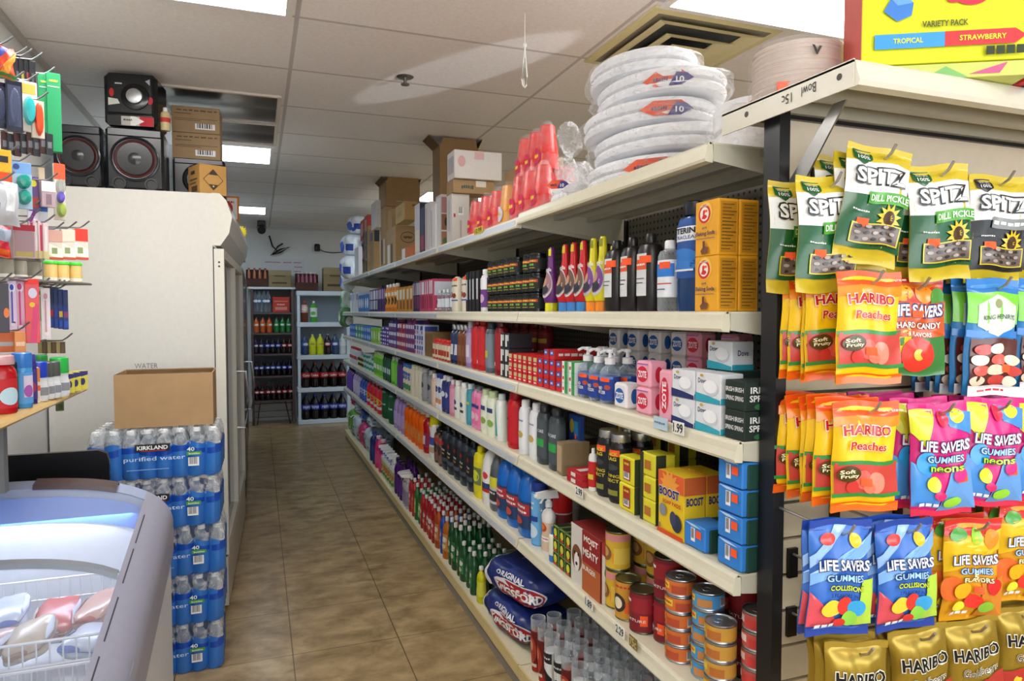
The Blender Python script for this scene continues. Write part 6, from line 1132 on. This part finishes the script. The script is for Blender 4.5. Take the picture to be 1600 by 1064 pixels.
for y0 in (1.5, 1.72, 1.95, 2.15): m = MB(); m.add([(-.3335, y0, fz(-.3335, y0)+.0008), (-.3305, y0, fz(-.3305, y0)+.0008), (-.3305, y0+.17, fz(-.3305, y0+.17)+.0008), (-.3335, y0+.17, fz(-.3335, y0+.17)+.0008)], [(0, 1, 2, 3)], '3a3a42m'); fp(m, 'rim_slot')
m = MB(); m.gfx(lambda u, v, l: (-.2785+.001*u-l*0+.0015, 1.68+u*.05, fz(-.2785, 1.68+u*.05)-.03+v*.035+.0), [('r', 0, 0, 1, 1, 'c8ccd0m')]); fp(m, 'rating_sticker')
# baskets and frozen goods inside
for k, (ya, yb) in enumerate(((1.46, 1.86), (1.9, 2.34))):
    m = MB(); zt = .64+.05*k
    for z in (zt, zt-.06, zt-.12): m.tube([(-.84, ya, z), (-.37, ya, z), (-.37, yb, z), (-.84, yb, z), (-.84, ya, z)], .004, 'e6e8ecp', 5)
    for i in range(18): x = -.84+i*.0276; m.tube([(x, ya, zt), (x, ya, zt-.2)], .002, 'e6e8ecp', 4); m.tube([(x, yb, zt), (x, yb, zt-.2)], .002, 'e6e8ecp', 4)
    for i in range(15): y = ya+i*(yb-ya)/14; m.tube([(-.37, y, zt), (-.37, y, zt-.2)], .002, 'e6e8ecp', 4)
    m.box(-.84, ya, zt-.2, -.37, yb, zt-.195, 'e6e8ecp')
    tag(m.obj('wire_basket', link=True), 'white wire basket inside the freezer, '+('near half', 'rear half')[k], 'basket')
cols = [('c8c4cc', 'b83a4a', 'white bag with red print'), ('c09080', 'b8402a', 'cream bag with orange print'), ('b8c0d4', '3a5ab8', 'white bag with blue print'), ('c89a9a', 'e8e0e0', 'rose coloured bag'), ('c8c0cc', 'd86a8a', 'pale bag with pink print'), ('b83a3a', 'f0e8e0', 'red ice cream bag'), ('b8a48c', '8a5a3a', 'cream bag with brown print')]
for k in range(12):
    c1, c2, nm = cols[(k*3+k//4) % 7]; rr = random.Random(k+5); rearb = k < 8; j = k % 8
    p = sack('frozen_treat_bag', .105, .17, .05, c1+'s', [('e', .5+rr.uniform(-.1, .1), .7, .08, .15, c2+'m'), ('e', .25, .75, .09, .12, c2+'m'), ('e', .75, .8, .1, .1, 'c8d0e8m'), ('r', .1, .6, .9, .64, c2+'m')], seed=k+200)
    x = -.765+(j % 4)*.112+rr.uniform(-.006, .006); y = (2.02 if rearb else 1.565)+(j//4)*.19; z = (.6 if rearb else .55)+.014*(j % 3)
    inst(p, (x, y, z), (rr.uniform(-.1, .25), rr.uniform(-.3, .3), rr.uniform(-.25, .25)), f"{nm} in the freezer's {'rear' if rearb else 'near'} basket, {ORD[j]} from the wall", 'frozen treats in the freezer')
for k in range(6):
    rr = random.Random(k+300); p = carton('ice_cream_box', .05, .16, .035, ('8a8e9cm', 'e6e8f0m', '6a5a5am', 'e0e4f0m', 'b84a3am', 'd8dce8m')[k], [('r', .1, .2, .9, .8, 'e8e8f0m')], top=[('r', .1, .1, .6, .9, 'dfe4f2m'), ('x', '', .75, .5, .25, .8, '2a4a9am', .02, 1)])
    inst(p, (-.74+k*.066, 1.73+.006*(k % 2), .57), (.1, .0, rr.uniform(-.12, .02)), f"long {('grey', 'white', 'brown', 'pale', 'red', 'silver')[k]} ice cream bar box leaning in near basket", 'ice cream bar boxes')
l = bpy.data.lights.new('freezer_fill', 'AREA'); l.shape = 'RECTANGLE'; l.size = .45; l.size_y = .03; l.energy = .9; l.color = (.8, .88, 1)  # unseen fill light added to brighten the freezer liner and its goods
lo = bpy.data.objects.new('freezer_fill', l); COL.objects.link(lo); lo.location = (-.6, 2.385, .86); lo.rotation_euler = (-.6, 0, 0)

# ================================================================ peg display and little wooden shelf on the wall
o = empty('wall_shelf', 'narrow yellow wooden shelf holding deodorants', 'shelf', (-.9, 2.4, 1.19))
m = MB(); sec = [(-.0, 0), (.29, 0), (.305, .006), (.31, .013), (.305, .02), (.29, .026), (0, .026)]
m.rings([[(x, y, z-.006) for x, z in sec] for y in (-.6, .49)], 'c9a766p', True, False); m.obj('board', o, True)
m = MB(); m.box(0, -.3, -.18, .28, -.27, -.0061, '6a6c6em'); m.obj('support_bracket', o, True); ZS = 1.2105
PB = empty('peg_wall_rack', 'grey wire peg rack on the wall crowded with small goods', 'display rack', (-.9, 2.4, 1.2))
m = MB()
for z in [.12+.1*i for i in range(13)]: m.tube([(.01, -.9, z), (.01, .45, z)], .004, '8a8c8ek', 5)
for y in [-.9+.15*i for i in range(10)]: m.tube([(.014, y, .1), (.014, y, 1.34)], .004, '8a8c8ek', 5)
m.obj('wire_grid', PB, True)
def peg(x, y, z):
    if random.Random(int(y*999+z*777)).random() < .35: return
    m = MB(); m.tube([(.01, y-2.4, z-1.2), (x+.9-.01, y-2.4, z-1.2), (x+.9+.004, y-2.4, z-1.19), (x+.9+.02, y-2.4, z-1.175)], .0028, '7e8084k', 6); m.obj('hook', PB, True)
def HL(x0, x1, yt, yb, Yd, name, col, label, art=(), bub=None, t=.012, rot=.5, cat='package', group=None, soft=False, hk=True):
    a = U((x0+x1)/2, yt, Y=Yd); b_ = U((x0+x1)/2, yb, Y=Yd); D = sum(p*q for p, q in zip(_f, (a[0], a[1], a[2]-EYE)))
    w_ = (x1-x0)*D/FPX/(.92 if rot else 1)*.95; h = a[2]-b_[2]; m = MB()
    if soft:
        fn = pillow_fn(w_, h, t, int(x0)); R1 = [[fn(i/12, j/12, 0) for i in range(13)] for j in range(13)]; R2 = [[(p[0], -p[1]+.001, p[2]) for p in r][::-1] for r in R1]
        m.rings(R1, col, False, True, wrap=False); m.rings(R2, col, False, True, wrap=False); m.gfx(fn, list(art), True); m.v = [(x, y, z-h) for x, y, z in m.v]
    else:
        m.box(-w_/2, -t/2, -h, w_/2, t/2, 0, col, c=.001); m.gfx(lambda u, v, l: ((u-.5)*w_, -t/2-l, (v-1)*h), list(art))
    q = m.obj(name, link=True, loc=a); q.rotation_euler = (0, 0, rot); tag(q, label, cat, group)
    if bub:
        for (u0, v0, u1, v1, dp, c) in bub:
            m = MB(); cx, cz = ((u0+u1)/2-.5)*w_, ((v0+v1)/2-1)*h; T = Matrix.Translation((cx, -t/2, cz)); rx, rz = (u1-u0)*w_/2, (v1-v0)*h/2
            R = [[(rx*k*cos(a_), -dp*e, rz*k*sin(a_)) for a_ in [2*pi*i/14 for i in range(14)]] for k, e in ((1, 0), (.97, .6), (.8, .95), (.3, 1.05))]; m.rings(R, c, True, True, T=T); m.obj('blister', q, True)
    if hk: peg(a[0]+.01, a[1]-.004, min(a[2]+.004, 2.53))
    return q
BLK = '1a1c22'
HL(-14, 18, 72, 122, 2.35, 'snack_pouch', 'd84a2ap', 'red and blue striped pouch hanging highest on the pegs', [('q', [(0, .5), (.5, 1), (.8, 1), (0, .2)], '3a4aa8m'), ('q', [(.2, 0), (.6, 0), (1, .6), (1, .9)], 'f0a03am'), ('r', 0, 0, 1, .15, '4a8a4am')], soft=True, t=.03, cat='pouch')
for k, (a, b_, yt, yb) in enumerate(((-12, 9, 128, 200), (10, 31, 126, 206))):
    HL(a, b_, yt, yb, 2.42, 'blister_card', '23283cs', f"dark blue blister card hanging below striped pouch, {('by picture edge', 'beside teal pack')[k]}", [('r', .1, .1, .9, .9, '3a4460m')], [(.2, .15, .8, .85, .015, C('8a94b8', 'c'))], group='dark blister cards')
for k in range(5): HL(14+k*8, 22+k*8, 84+k*3, 150-k*2, 2.55, 'hair_comb', BLK+'p', f'black plastic comb hanging high on the pegs, {ORD[k]} from picture edge', [('r', .3, .05, .7, .6, ('c8402cm', '5a5c62m', 'a8a03am', '8a2a2am', '3a3c44m')[k])], t=.008, cat='comb', group='black combs on the pegs')
HL(32, 54, 128, 206, 2.5, 'manicure_set', 'e8e4d8m', 'white card with teal plastic tool', [('r', .1, .75, .9, .95, 'c8b04am')], [(.15, .12, .85, .7, .022, C('2fb0b4', 's'))], cat='package')
HL(50, 66, 158, 216, 2.5, 'scissors', 'd8d0c0m', 'orange handled scissors on small white card', [], [(.2, .05, .9, .95, .014, C('e04a1c', 'p'))], cat='scissors')
for k in range(2):
    HL(74-k*13, 92-k*13, 116+k*2, 238-k*4, 2.62-k*.0, 'green_box_set', '17935am', f"tall green {'hanging box with window' if k == 0 else 'hanging box behind another green box'}", [('x', '', .5, .9, .6, .05, 'c8d84am', .02), ('r', .1, .82, .9, .83, 'e8f0e0m')], t=.03, rot=.25, cat='box', group='green hanging boxes')
for k in range(8): HL(2+k*10, 11+k*10, 206+(k % 2)*3, 240+(k % 3)*2, 2.6, 'hair_clip', ('3a1c1ap', '24262cp')[k % 2], f'small dark hair clip card in hanging row, {ORD[k]} from picture edge', [('r', .2, .3, .8, .6, '6a6c74m')], t=.01, cat='hair clip', group='hair clips', hk=k % 3 == 0)
HL(-8, 14, 234, 284, 2.4, 'yellow_card', 'f0b81cp', 'yellow and orange hanging card by picture edge', [('r', 0, 0, 1, .3, 'e8521cm'), ('r', .2, .6, .8, .8, '2a2a2am')])
HL(9, 17, 240, 262, 2.45, 'blue_card', '7ab8e8p', 'little sky blue card beside yellow card')
HL(17, 45, 254, 326, 2.5, 'travel_bottle_set', '7aa8e0p', 'blue card holding two teal travel bottles', [('e', .3, .9, .15, .06, '3a4a8am'), ('r', 0, 0, 1, .75, 'a8c4dcm')], [(.3, .42, .9, .74, .03, C('1f9a8a', 's')), (.3, .08, .9, .4, .03, C('1f9a8a', 's'))], cat='bottle set')
HL(44, 58, 276, 330, 2.6, 'toy_pack', '6a4a8ap', 'purple and yellow pack beside travel bottles', [('e', .5, .8, .3, .1, 'e8d83am'), ('r', .1, .1, .9, .4, 'b84a3am')])
HL(60, 68, 262, 326, 2.62, 'tag_card', 'c8b89am', 'narrow tan card edge hanging on long hook')
HL(65, 83, 284, 324, 2.6, 'white_tag_pack', 'b8a0a8p', 'mauve pack with big white tag', [('r', 0, .6, 1, 1, 'f4f0ecm'), ('r', .3, .1, .7, .5, '8a7080m')], t=.02)
HL(84, 99, 256, 344, 2.75, 'toy_blister_pack', 'd8cfc0m', 'orange topped clear toy pack hanging on long hook', [('r', 0, .72, 1, 1, 'e8522cm')], [(.1, .45, .9, .72, .03, C('9aa8a8', 'c')), (.2, .3, .8, .5, .025, C('6a5ac8', 's')), (.2, .05, .9, .3, .028, C('9ab04a', 's'))], cat='toy')
HL(-16, 24, 284, 352, 2.3, 'clear_cup_pack', 'c8ccd4s', 'clear ribbed plastic cup pack at picture edge', [('r', .5, .3, .8, .9, 'e8ecf2m'), ('r', .1, .1, .3, .5, '3a4a9am')], soft=True, t=.06, cat='plastic cups')
HL(44, 57, 324, 348, 2.6, 'purple_white_pack', 'e0d8e8p', 'small purple and white pack below travel bottles', [('q', [(0, .1), (.6, .9), (1, .9), (.3, 0)], '8a1f9am')])
HL(58, 72, 322, 352, 2.62, 'lilac_pack', 'd0d4dcp', 'small lilac and white pack with blue top', [('r', 0, .7, 1, 1, '3a6ab8m')])
HL(-14, 12, 352, 402, 2.35, 'red_striped_pack', 'c8283cp', 'red blue pack hanging at picture edge above jars', [('r', .2, .5, 1, .9, '9aa4b8m'), ('r', 0, 0, .9, .25, 'e8641cm')], soft=True, t=.03)
HL(20, 48, 352, 404, 2.45, 'cotton_swab_tub', 'b8a0a4p', 'clear tub with dark red lid on the pegs', [('r', .05, .05, .95, .8, '9a8088m'), ('r', .1, .05, .9, .2, 'a8985am'), ('r', 0, .82, 1, 1, 'a01c30m')], t=.04, cat='tub')
for k in range(4): HL(44+k*7.5, 51+k*7.5, 340+k*3, 404, 2.6, 'slim_pink_box', 'e6c8ccm', f'slim pink and white box on the pegs, {ORD[k]} from the tub', [('r', .3, .1, .7, .9, ('c83a5am', 'e8e4e4m')[k % 2]), ('r', 0, 0, 1, .2, 'd0c48am')], t=.014, cat='box', group='slim pink boxes')
for k in range(3): HL(76+k*20, 94+k*20, 360+k*(-1), 406, 2.75+.02*k, 'header_card_bag', 'ddd6c8p', f'small bag with red and white header card, {ORD[k]} counted from the wall', [('r', 0, .6, 1, 1, ('d8a89am', 'e0d8c8m', 'dd3a28m')[k]), ('q', [(0, .55), (1, .35), (1, 0), (0, .15)], 'efeae0m'), ('r', .2, .2, .6, .4, '8a9a6am'), ('r', 0, 0, 1, .08, 'c84a3am')], t=.02, cat='bag', group='header card bags')
# jars in a wire tray
def jarp(c1, cap): return bottle('toothpick_jar', .02, .02, .07, 'can', c1, (.84, 1, 1.02, cap), (.05, .2, 'e0dcd0m'), cat='jar', n=12)
jg, jd = jarp('d9b872s', '4ad83cp'), jarp('8f8a7cs', '6a6a62p')
zj = U(100, 441, Y=2.76)[2]
for k, px in enumerate((79, 98, 118)): a = U(px, 430, Y=2.72+.03*k); inst(jg, (a[0], a[1], zj), 0, f'green lidded jar of toothpicks in wire tray, {ORD[k]} from the pegs', 'green lidded jars')
for k, px in enumerate((10, 31, 54)): a = U(px, 430, Y=2.5+.06*k); inst(jd, (a[0], a[1], zj), 0, f'dull lidded spice jar in wire tray, {ORD[k]} from picture edge', 'dull lidded jars')
m = MB(); za = zj-.006
for dx in (-.64, -.5, -.4): pass
a = [U(0, 441, Y=2.46), U(128, 441, Y=2.8), U(70, 441, Y=2.86), U(-40, 441, Y=2.5)]
m.tube([(p[0]+(.03, .035, -.02, -.02)[i], p[1]-(.04, .04, -.02, 0)[i], za) for i, p in enumerate(a)]+[(a[0][0]+.03, a[0][1]-.04, za)], .004, 'b8bcc0k', 6)
m.add([(a[i][0]+(.03, .035, -.02, -.02)[i], a[i][1]-(.04, .04, -.02, 0)[i], za+.0045) for i in range(4)], [(0, 1, 2, 3)], 'a8a49cp')
m.tube([(a[1][0]-.1, 2.8, za), (-.895, 2.8, za)], .004, 'b8bcc0k', 6); m.tube([(a[0][0], 2.46, za), (-.895, 2.46, za)], .004, 'b8bcc0k', 6)
tag(m.obj('wire_tray', link=True), 'wire tray with small jars jutting from the wall', 'tray')
# toothbrushes and pens
def brush(x0, x1, yt, yb, Yd, col, c2, lab): HL(x0, x1, yt, yb, Yd, 'toothbrush_pack', col, lab, [('e', .5, .82, .36, .09, 'e8e8f4m'), ('e', .5, .84, .22, .06, c2), ('r', .42, .12, .58, .76, c2), ('r', .3, .08, .7, .14, 'f0e4e8m')], t=.012, rot=.35, cat='toothbrush', group='hanging toothbrush packs')
HL(-8, 10, 442, 520, 2.4, 'dark_pack', '3a3440p', 'dark hanging pack with little orange mark by picture edge', [('e', .8, .4, .2, .1, 'e8824am')])
brush(12, 23, 436, 516, 2.45, 'c8a8c8s', '3a4ab8m', 'clear toothbrush pack with blue brush'); brush(23, 36, 434, 520, 2.5, 'd890b0s', 'd84a8am', 'clear toothbrush pack with pink brush')
HL(40, 58, 436, 536, 2.5, 'toothbrush_pack', 'e0242cp', 'bright red toothbrush pack', [('e', .55, .78, .3, .08, 'd8d8ecm'), ('q', [(.3, 0), (.7, 0), (1, .6), (.6, .6)], 'e04a7am'), ('e', .5, .6, .2, .04, 'f0c83am'), ('r', 0, .92, 1, 1, 'f03a34m')], rot=.3, cat='toothbrush')
brush(58, 66, 448, 510, 2.62, 'c8d0c8s', '5aa83cm', 'clear toothbrush pack with green brush'); brush(64, 76, 450, 530, 2.62, 'e0d4d8s', 'd8a0b0m', 'clear toothbrush pack with pale pink brush')
for k in range(4): HL(76+k*7.2, 83+k*7.2, 450+k, 512+k, 2.72, 'pen_pack', '27408as', f'blue pen pack hanging under the jars, {ORD[k]} from toothbrushes', [('r', .1, .3, .9, .45, ('c83a4am', '3a4ab8m', 'd8b83am', '8a3a6am')[k]), ('r', .1, .05, .9, .22, '2a52b0m'), ('r', .1, .6, .9, .95, '30406am')], t=.01, cat='pens', group='blue pen packs')
for k in range(2): HL((-8, 22)[k], (21, 36)[k], 518, 550, 2.45, 'orange_box', ('c8683cm', 'e0945am')[k], ('rust and grey flat box above deodorants', 'orange box hanging above blue spray')[k], [('r', .1, .3, .9, .5, ('a8a8acm', 'f0c8a8m')[k])], t=.03, cat='box')
for k in range(6): HL(60+k*7, 66+k*7, 534, 552, 2.68, 'bobby_pin_card', ('9a8a5am', '5a4a34m')[k % 2], f'small brown hair pin card on the lowest hook, {ORD[k]} in row', t=.006, cat='hair pins', group='hair pin cards', hk=k == 5)
HL(88, 98, 620, 642, 2.72, 'herb_sprig', '5a6a2cp', 'olive green tag dangling below the wooden shelf', [('r', .2, .1, .8, .5, '3a4a1cm')], hk=False)
# deodorants standing on the wooden shelf
def dst(p, px, Yd, lab, g=None, r=.4): a = U(px, 600, Y=Yd); inst(p, (a[0], a[1], ZS), r, lab, g)
dst(bottle('body_wash_bottle', .033, .022, .155, 'round', 'b8141es', (.84, 1, .85, 'd8a8b0s'), (.1, .6, 'c01c28m'), [('e', .7, .4, .3, .3, 'b8d8e8m')]), 3, 2.16, 'red body wash bottle with pale pink cap by picture edge')
dst(bottle('spray_can', .016, .016, .13, 'can', '1c5a48p', (.84, 1, .9, '12202ap'), (.1, .7, '1c6a54m')), 19, 2.26, 'slim dark green can between red and blue bottles')
dst(bottle('air_spray_can', .024, .024, .155, 'can', '4a9ae0s', (.72, 1, 1.0, '3a84dcs'), (.08, .64, '5aa6e8m'), [('r', .5, .2, .95, .9, 'd8d0e8m'), ('e', .7, .4, .2, .2, 'a85ab0m')]), 35, 2.28, 'sky blue spray can with rounded cap')
dst(bottle('spray_can', .017, .017, .145, 'can', '3a3488s', (.8, 1, .9, '3a3a9cp'), (.1, .7, '4a3a90m'), [('e', .5, .4, .3, .2, 'b83a4am')]), 47, 2.36, 'slim indigo can behind the orange box')
dst(carton('small_box', .026, .03, .105, 'e8dccc'+'m', [('r', 0, .6, 1, 1, 'e8881cm'), ('r', .1, .1, .5, .5, 'd83a3am'), ('r', .5, .35, 1, .5, 'ff5a1fm')]), 53, 2.38, 'small orange and white box beside deodorants')
def roll(c, n=.115, rx=.023): return bottle('deodorant_stick', rx, .016, n, 'roll', 'e6e8ecp', (.6, 1, .92, c), (.08, .42, 'dde0e4m'), [('r', .1, .2, .9, .8, '8a8c94m')], cat='deodorant', pw=2.6)
dst(roll('2448c8p', .12, .026), 60, 2.42, 'white deodorant with royal blue cap'); dst(roll('5a5e5cp', .115), 72, 2.47, 'white deodorant with grey cap beside the blue cap', 'grey capped deodorants'); dst(roll('5a5e5cp', .115), 82, 2.50, 'white deodorant with grey cap beside green cap', 'grey capped deodorants')
dst(roll('2fc050p', .125, .028), 93, 2.54, 'white deodorant with bright green cap'); dst(roll('2f9a48p', .13, .026), 62, 2.6, 'white deodorant with dark green cap standing behind')
for k, px in enumerate((104, 114, 125)):
    dst(carton('petroleum_jelly_box', .04, .04, .064, 'd8ce4am', [('r', 0, .62, 1, 1, '2a2c7cm'), ('e', .6, .45, .2, .2, '2a2c6am'), ('q', [(0, .62), (1, .8), (1, .62)], 'd8ce4am')]), px, 2.64+.055*k, f'small yellow and navy jelly box, {ORD[k]} from the green cap', 'jelly boxes')

# ================================================================ racks against the back wall
def YZ(y, Y): return U(430, y, Y=Y)[2]
RY = 9.45
o = empty('dark_drink_rack', 'dark red metal rack of soda bottles by the back wall', 'rack', (-.06, RY, 0))
xa, xb = -.085, .445; dk = '3c1c20p'
def rp(mb, name): mb.v = [(x+.06, y-RY, z) for x, y, z in mb.v]; mb.obj(name, o, True)
for x in (xa, xb-.03):
    for y in (RY, RY+.32): m = MB(); m.box(x, y, 0, x+.03, y+.03, 1.78, dk); rp(m, 'post')
lv = [1.80, YZ(488, RY), YZ(520, RY), YZ(552.5, RY), YZ(587, RY), YZ(625, RY)]
for i, z in enumerate(lv): m = MB(); m.box(xa-(.03 if i == 0 else 0), RY-.005, z-.025, xb+(.03 if i == 0 else 0), RY+.35, z, 'd8dce0m' if i == 0 else dk); rp(m, 'shelf_board')
m = MB(); m.tube([(xa+.06, RY+.01, .0), (xa+.1, RY+.01, .3)], .008, dk); m.tube([(xb-.06, RY+.01, .0), (xb-.12, RY+.01, .3)], .008, dk); 
for z in (.1, .18, .28): m.tube([(xa, RY+.02, z), (xb, RY+.02, z)], .006, dk)
rp(m, 'cross_brace')
m = MB(); m.box(xa, RY+.345, .3, xb, RY+.35, 1.78, '6f7070m'); rp(m, 'back_panel')
o = empty('white_drink_rack', 'white plastic shelving rack of large soda bottles', 'rack', (.47, 9.3, 0)); WY = 9.3
def rp2(mb, name): mb.v = [(x-.47, y-WY, z) for x, y, z in mb.v]; mb.obj(name, o, True)
wv = [YZ(454, WY), YZ(504, WY), YZ(556, WY), YZ(608, WY), .06]; wc_ = 'cfdbe6m'
for z in wv: m = MB(); m.box(.475, WY, z-.06, 1.15, WY+.4, z, wc_, c=.006); rp2(m, 'shelf_board')
for i in range(4):
    for x in (.48, 1.11): m = MB(); m.box(x, WY+.003, wv[i+1], x+.035, WY+.038, wv[i]-.06, wc_); rp2(m, 'post')
    m = MB(); m.box(.48, WY+.36, wv[i+1], 1.145, WY+.365, wv[i]-.06, '8a98a4m'); rp2(m, 'back_panel')
pep = sodab('pep', '120c10s', '2348c4m', '2a50c8p', txt='PEPSI'); cok = sodab('cok', '140a0as', 'c01c28m', 'b81820p', txt='Coke'); yel = sodab('yel', 'd0d820s', 'dfe63am', 'e8e8e8p', lt='c8c020m'); drd = sodab('drd', '240c14s', '7a1828m', 'c8c8c8p'); blu = sodab('blu', '28426as', '2f5fc0m', '1c1c20p'); whi = sodab('whi', 'c8d0d4s', 'e4e8ecm', 'e8e8e8p')
tea = bottle('tea_bottle', .045, .045, .28, 'round', '6a341cs', (.9, 1, .36, 'b83038p'), (.45, .82, 'd0a098m'), [('e', .5, .5, .4, .3, 'e0d8c8m')]); grn = bottle('aloe_bottle', .045, .045, .28, 'round', '4aa03cs', (.9, 1, .36, 'e8f0e8p'), (.25, .68, 'd8e8dcm'), [('e', .5, .4, .3, .2, '5ab04am')])
SODA = {'pep': ('blue labelled cola bottle', pep), 'cok': ('red labelled cola bottle', cok), 'yel': ('yellow citrus soda bottle', yel), 'drd': ('dark red soda bottle', drd), 'blu': ('blue soda bottle', blu), 'whi': ('clear soda bottle with white label', whi), 'tea': ('brown tea bottle with pink label', tea), 'grn': ('green aloe drink bottle', grn)}
def rk(keys, x0, x1, y, z, rackn, sc=1.0, rows=1, pos=None):
    n = len(keys); cnt = {}
    for i, k in enumerate(keys):
        if k is None: continue
        nm, p = SODA[k]; x = pos[i] if pos else x0+(x1-x0)*i/max(1, n-1)
        for r in range(rows):
            inst(p, (x, y+.06+r*.12*sc, z+.001), random.Random(i).uniform(-.3, .3), f"{nm} on {rackn}, {ORD[i]} along{', rear row' if r else ''}", 'bottles on the '+rackn, (sc, sc, sc))
rk(['pep']*5, .58, 1.05, WY, wv[4], 'white rack floor shelf', 1.05, 2); rk(['cok']*5, .58, 1.05, WY, wv[3], 'white rack second shelf', 1.05, 2)
rk(['blu', 'yel', 'yel', 'drd', 'blu', 'whi'], .575, 1.06, WY, wv[2], 'white rack third shelf', .9); rk(['tea', 'grn'], .575, .69, WY, wv[1], 'white rack top bay', 1.0)
SODA['org'] = ('small orange soda bottle', sodab('org', 'c8561cs', 'd87a2cm', 'd0601cp', .2, .034)); SODA['gre'] = ('small green soda bottle', sodab('gre', '1f7a34s', '2f9a4am', '1c6a2cp', .2, .034)); SODA['clr'] = ('tall clear water bottle with blue cap', sodab('clr', 'b8c8d2c', '3a6a94m', '2a6ab0p', .28, .038)); SODA['sp'] = ('small blue labelled cola bottle', sodab('sp', '120c10s', '2a4cc0m', '2a50c8p', .2, .033)); SODA['sc'] = ('small red labelled cola bottle', sodab('sc', '160a0as', 'b02028m', 'b81820p', .2, .033)); SODA['pur'] = ('small purple soda bottle', sodab('pur', '2a1c38s', '4a3a7am', '3a2a5ap', .2, .033))
rk(['clr', 'clr', 'clr', 'clr'], -.03, .13, RY, lv[1], 'dark rack upper shelf'); rk(['org']*3+['gre']*3, 0, 0, RY, lv[2], 'dark rack second shelf', 1.0, 1, (-.02, .06, .14, .23, .305, .38))
rk(['pur', 'pur', 'sp', 'sp', 'sp', 'sc', 'sc'], -.03, .39, RY, lv[3], 'dark rack third shelf'); rk(['sp']*7, -.03, .39, RY, lv[4], 'dark rack fourth shelf', 1, 2); rk(['sc']*7, -.03, .39, RY, lv[5], 'dark rack lowest shelf', 1, 2)
b = MB(); b.box(-.105, -.13, 0, .105, .13, .2, 'c03a2cm', c=.002); b.gfx(face(.21, .26, .2), [('r', .1, .7, .9, .74, 'e0a090m'), ('x', '', .5, .5, .5, .16, 'e8b8a8m', .02), ('r', .15, .15, .85, .35, 'd88a78m')]); tag(b.obj('red_carton', link=True, loc=(.29, RY+.16, lv[1]+.001)), 'bright red carton on the dark rack', 'box')
def crate(x, Y, z, w_, h, label, flap=False, bott=None):
    o = empty('drink_case', label, 'box', (x, Y+.14, z)); m = MB(); kk = '8a7a58b' if not bott else '4a2c20b'
    m.box(-w_/2, -.11, 0, w_/2, .13, h*(.45 if bott else 1), kk, c=.002)
    if not bott: m.gfx(face(w_, .22, h), [('r', .25, .62, .75, .68, '5a4a34m'), ('r', .15, .2, .8, .3, '4a3a28m'), ('r', .3, .85, .6, .9, 'a85a3am')])
    else: m.box(-w_/2, .1, h*.45, w_/2, .13, h*.98, kk); m.box(-w_/2, -.11, h*.45, -w_/2+.004, .13, h*.9, kk); m.box(w_/2-.004, -.11, h*.45, w_/2, .13, h*.9, kk)
    m.obj('carton_shell', o, True)
    if flap: m = MB(); m.box(-w_/2, -.118, h*.72, w_/2, -.112, h*1.0, '9a8a66b'); m.obj('flap', o, True)
    if bott:
        c, cap, nn = bott
        for i in range(nn): m = MB(); m.lathe([(h*.46, .022), (h*.75, .022), (h*.86, .012), (h*.95, .012)], c, cx=-w_/2+.035+i*(w_-.07)/(nn-1), cy=-.07, n=10); q = m.obj('bottle', o, True); m = MB(); m.lathe([(h*.95, .014), (h*1.02, .014)], cap, cx=-w_/2+.035+i*(w_-.07)/(nn-1), cy=-.07, n=10); m.obj('cap', q, True)
crate(-.0, RY, 1.801, .27, .24, 'brown case of amber bottles on the dark rack top', bott=('a8694as', '8a2a24p', 4)); crate(.28, RY, 1.801, .28, .22, 'closed tan case with torn flap on dark rack top', True)
crate(.61, WY, wv[0]+.001, .28, .24, 'open case of pink drinks with white caps', bott=('8a4a5cs', 'e0e0e4p', 5)); crate(.98, WY, wv[0]+.001, .32, .31, 'tall tan case with label on the white rack', True)
finish()
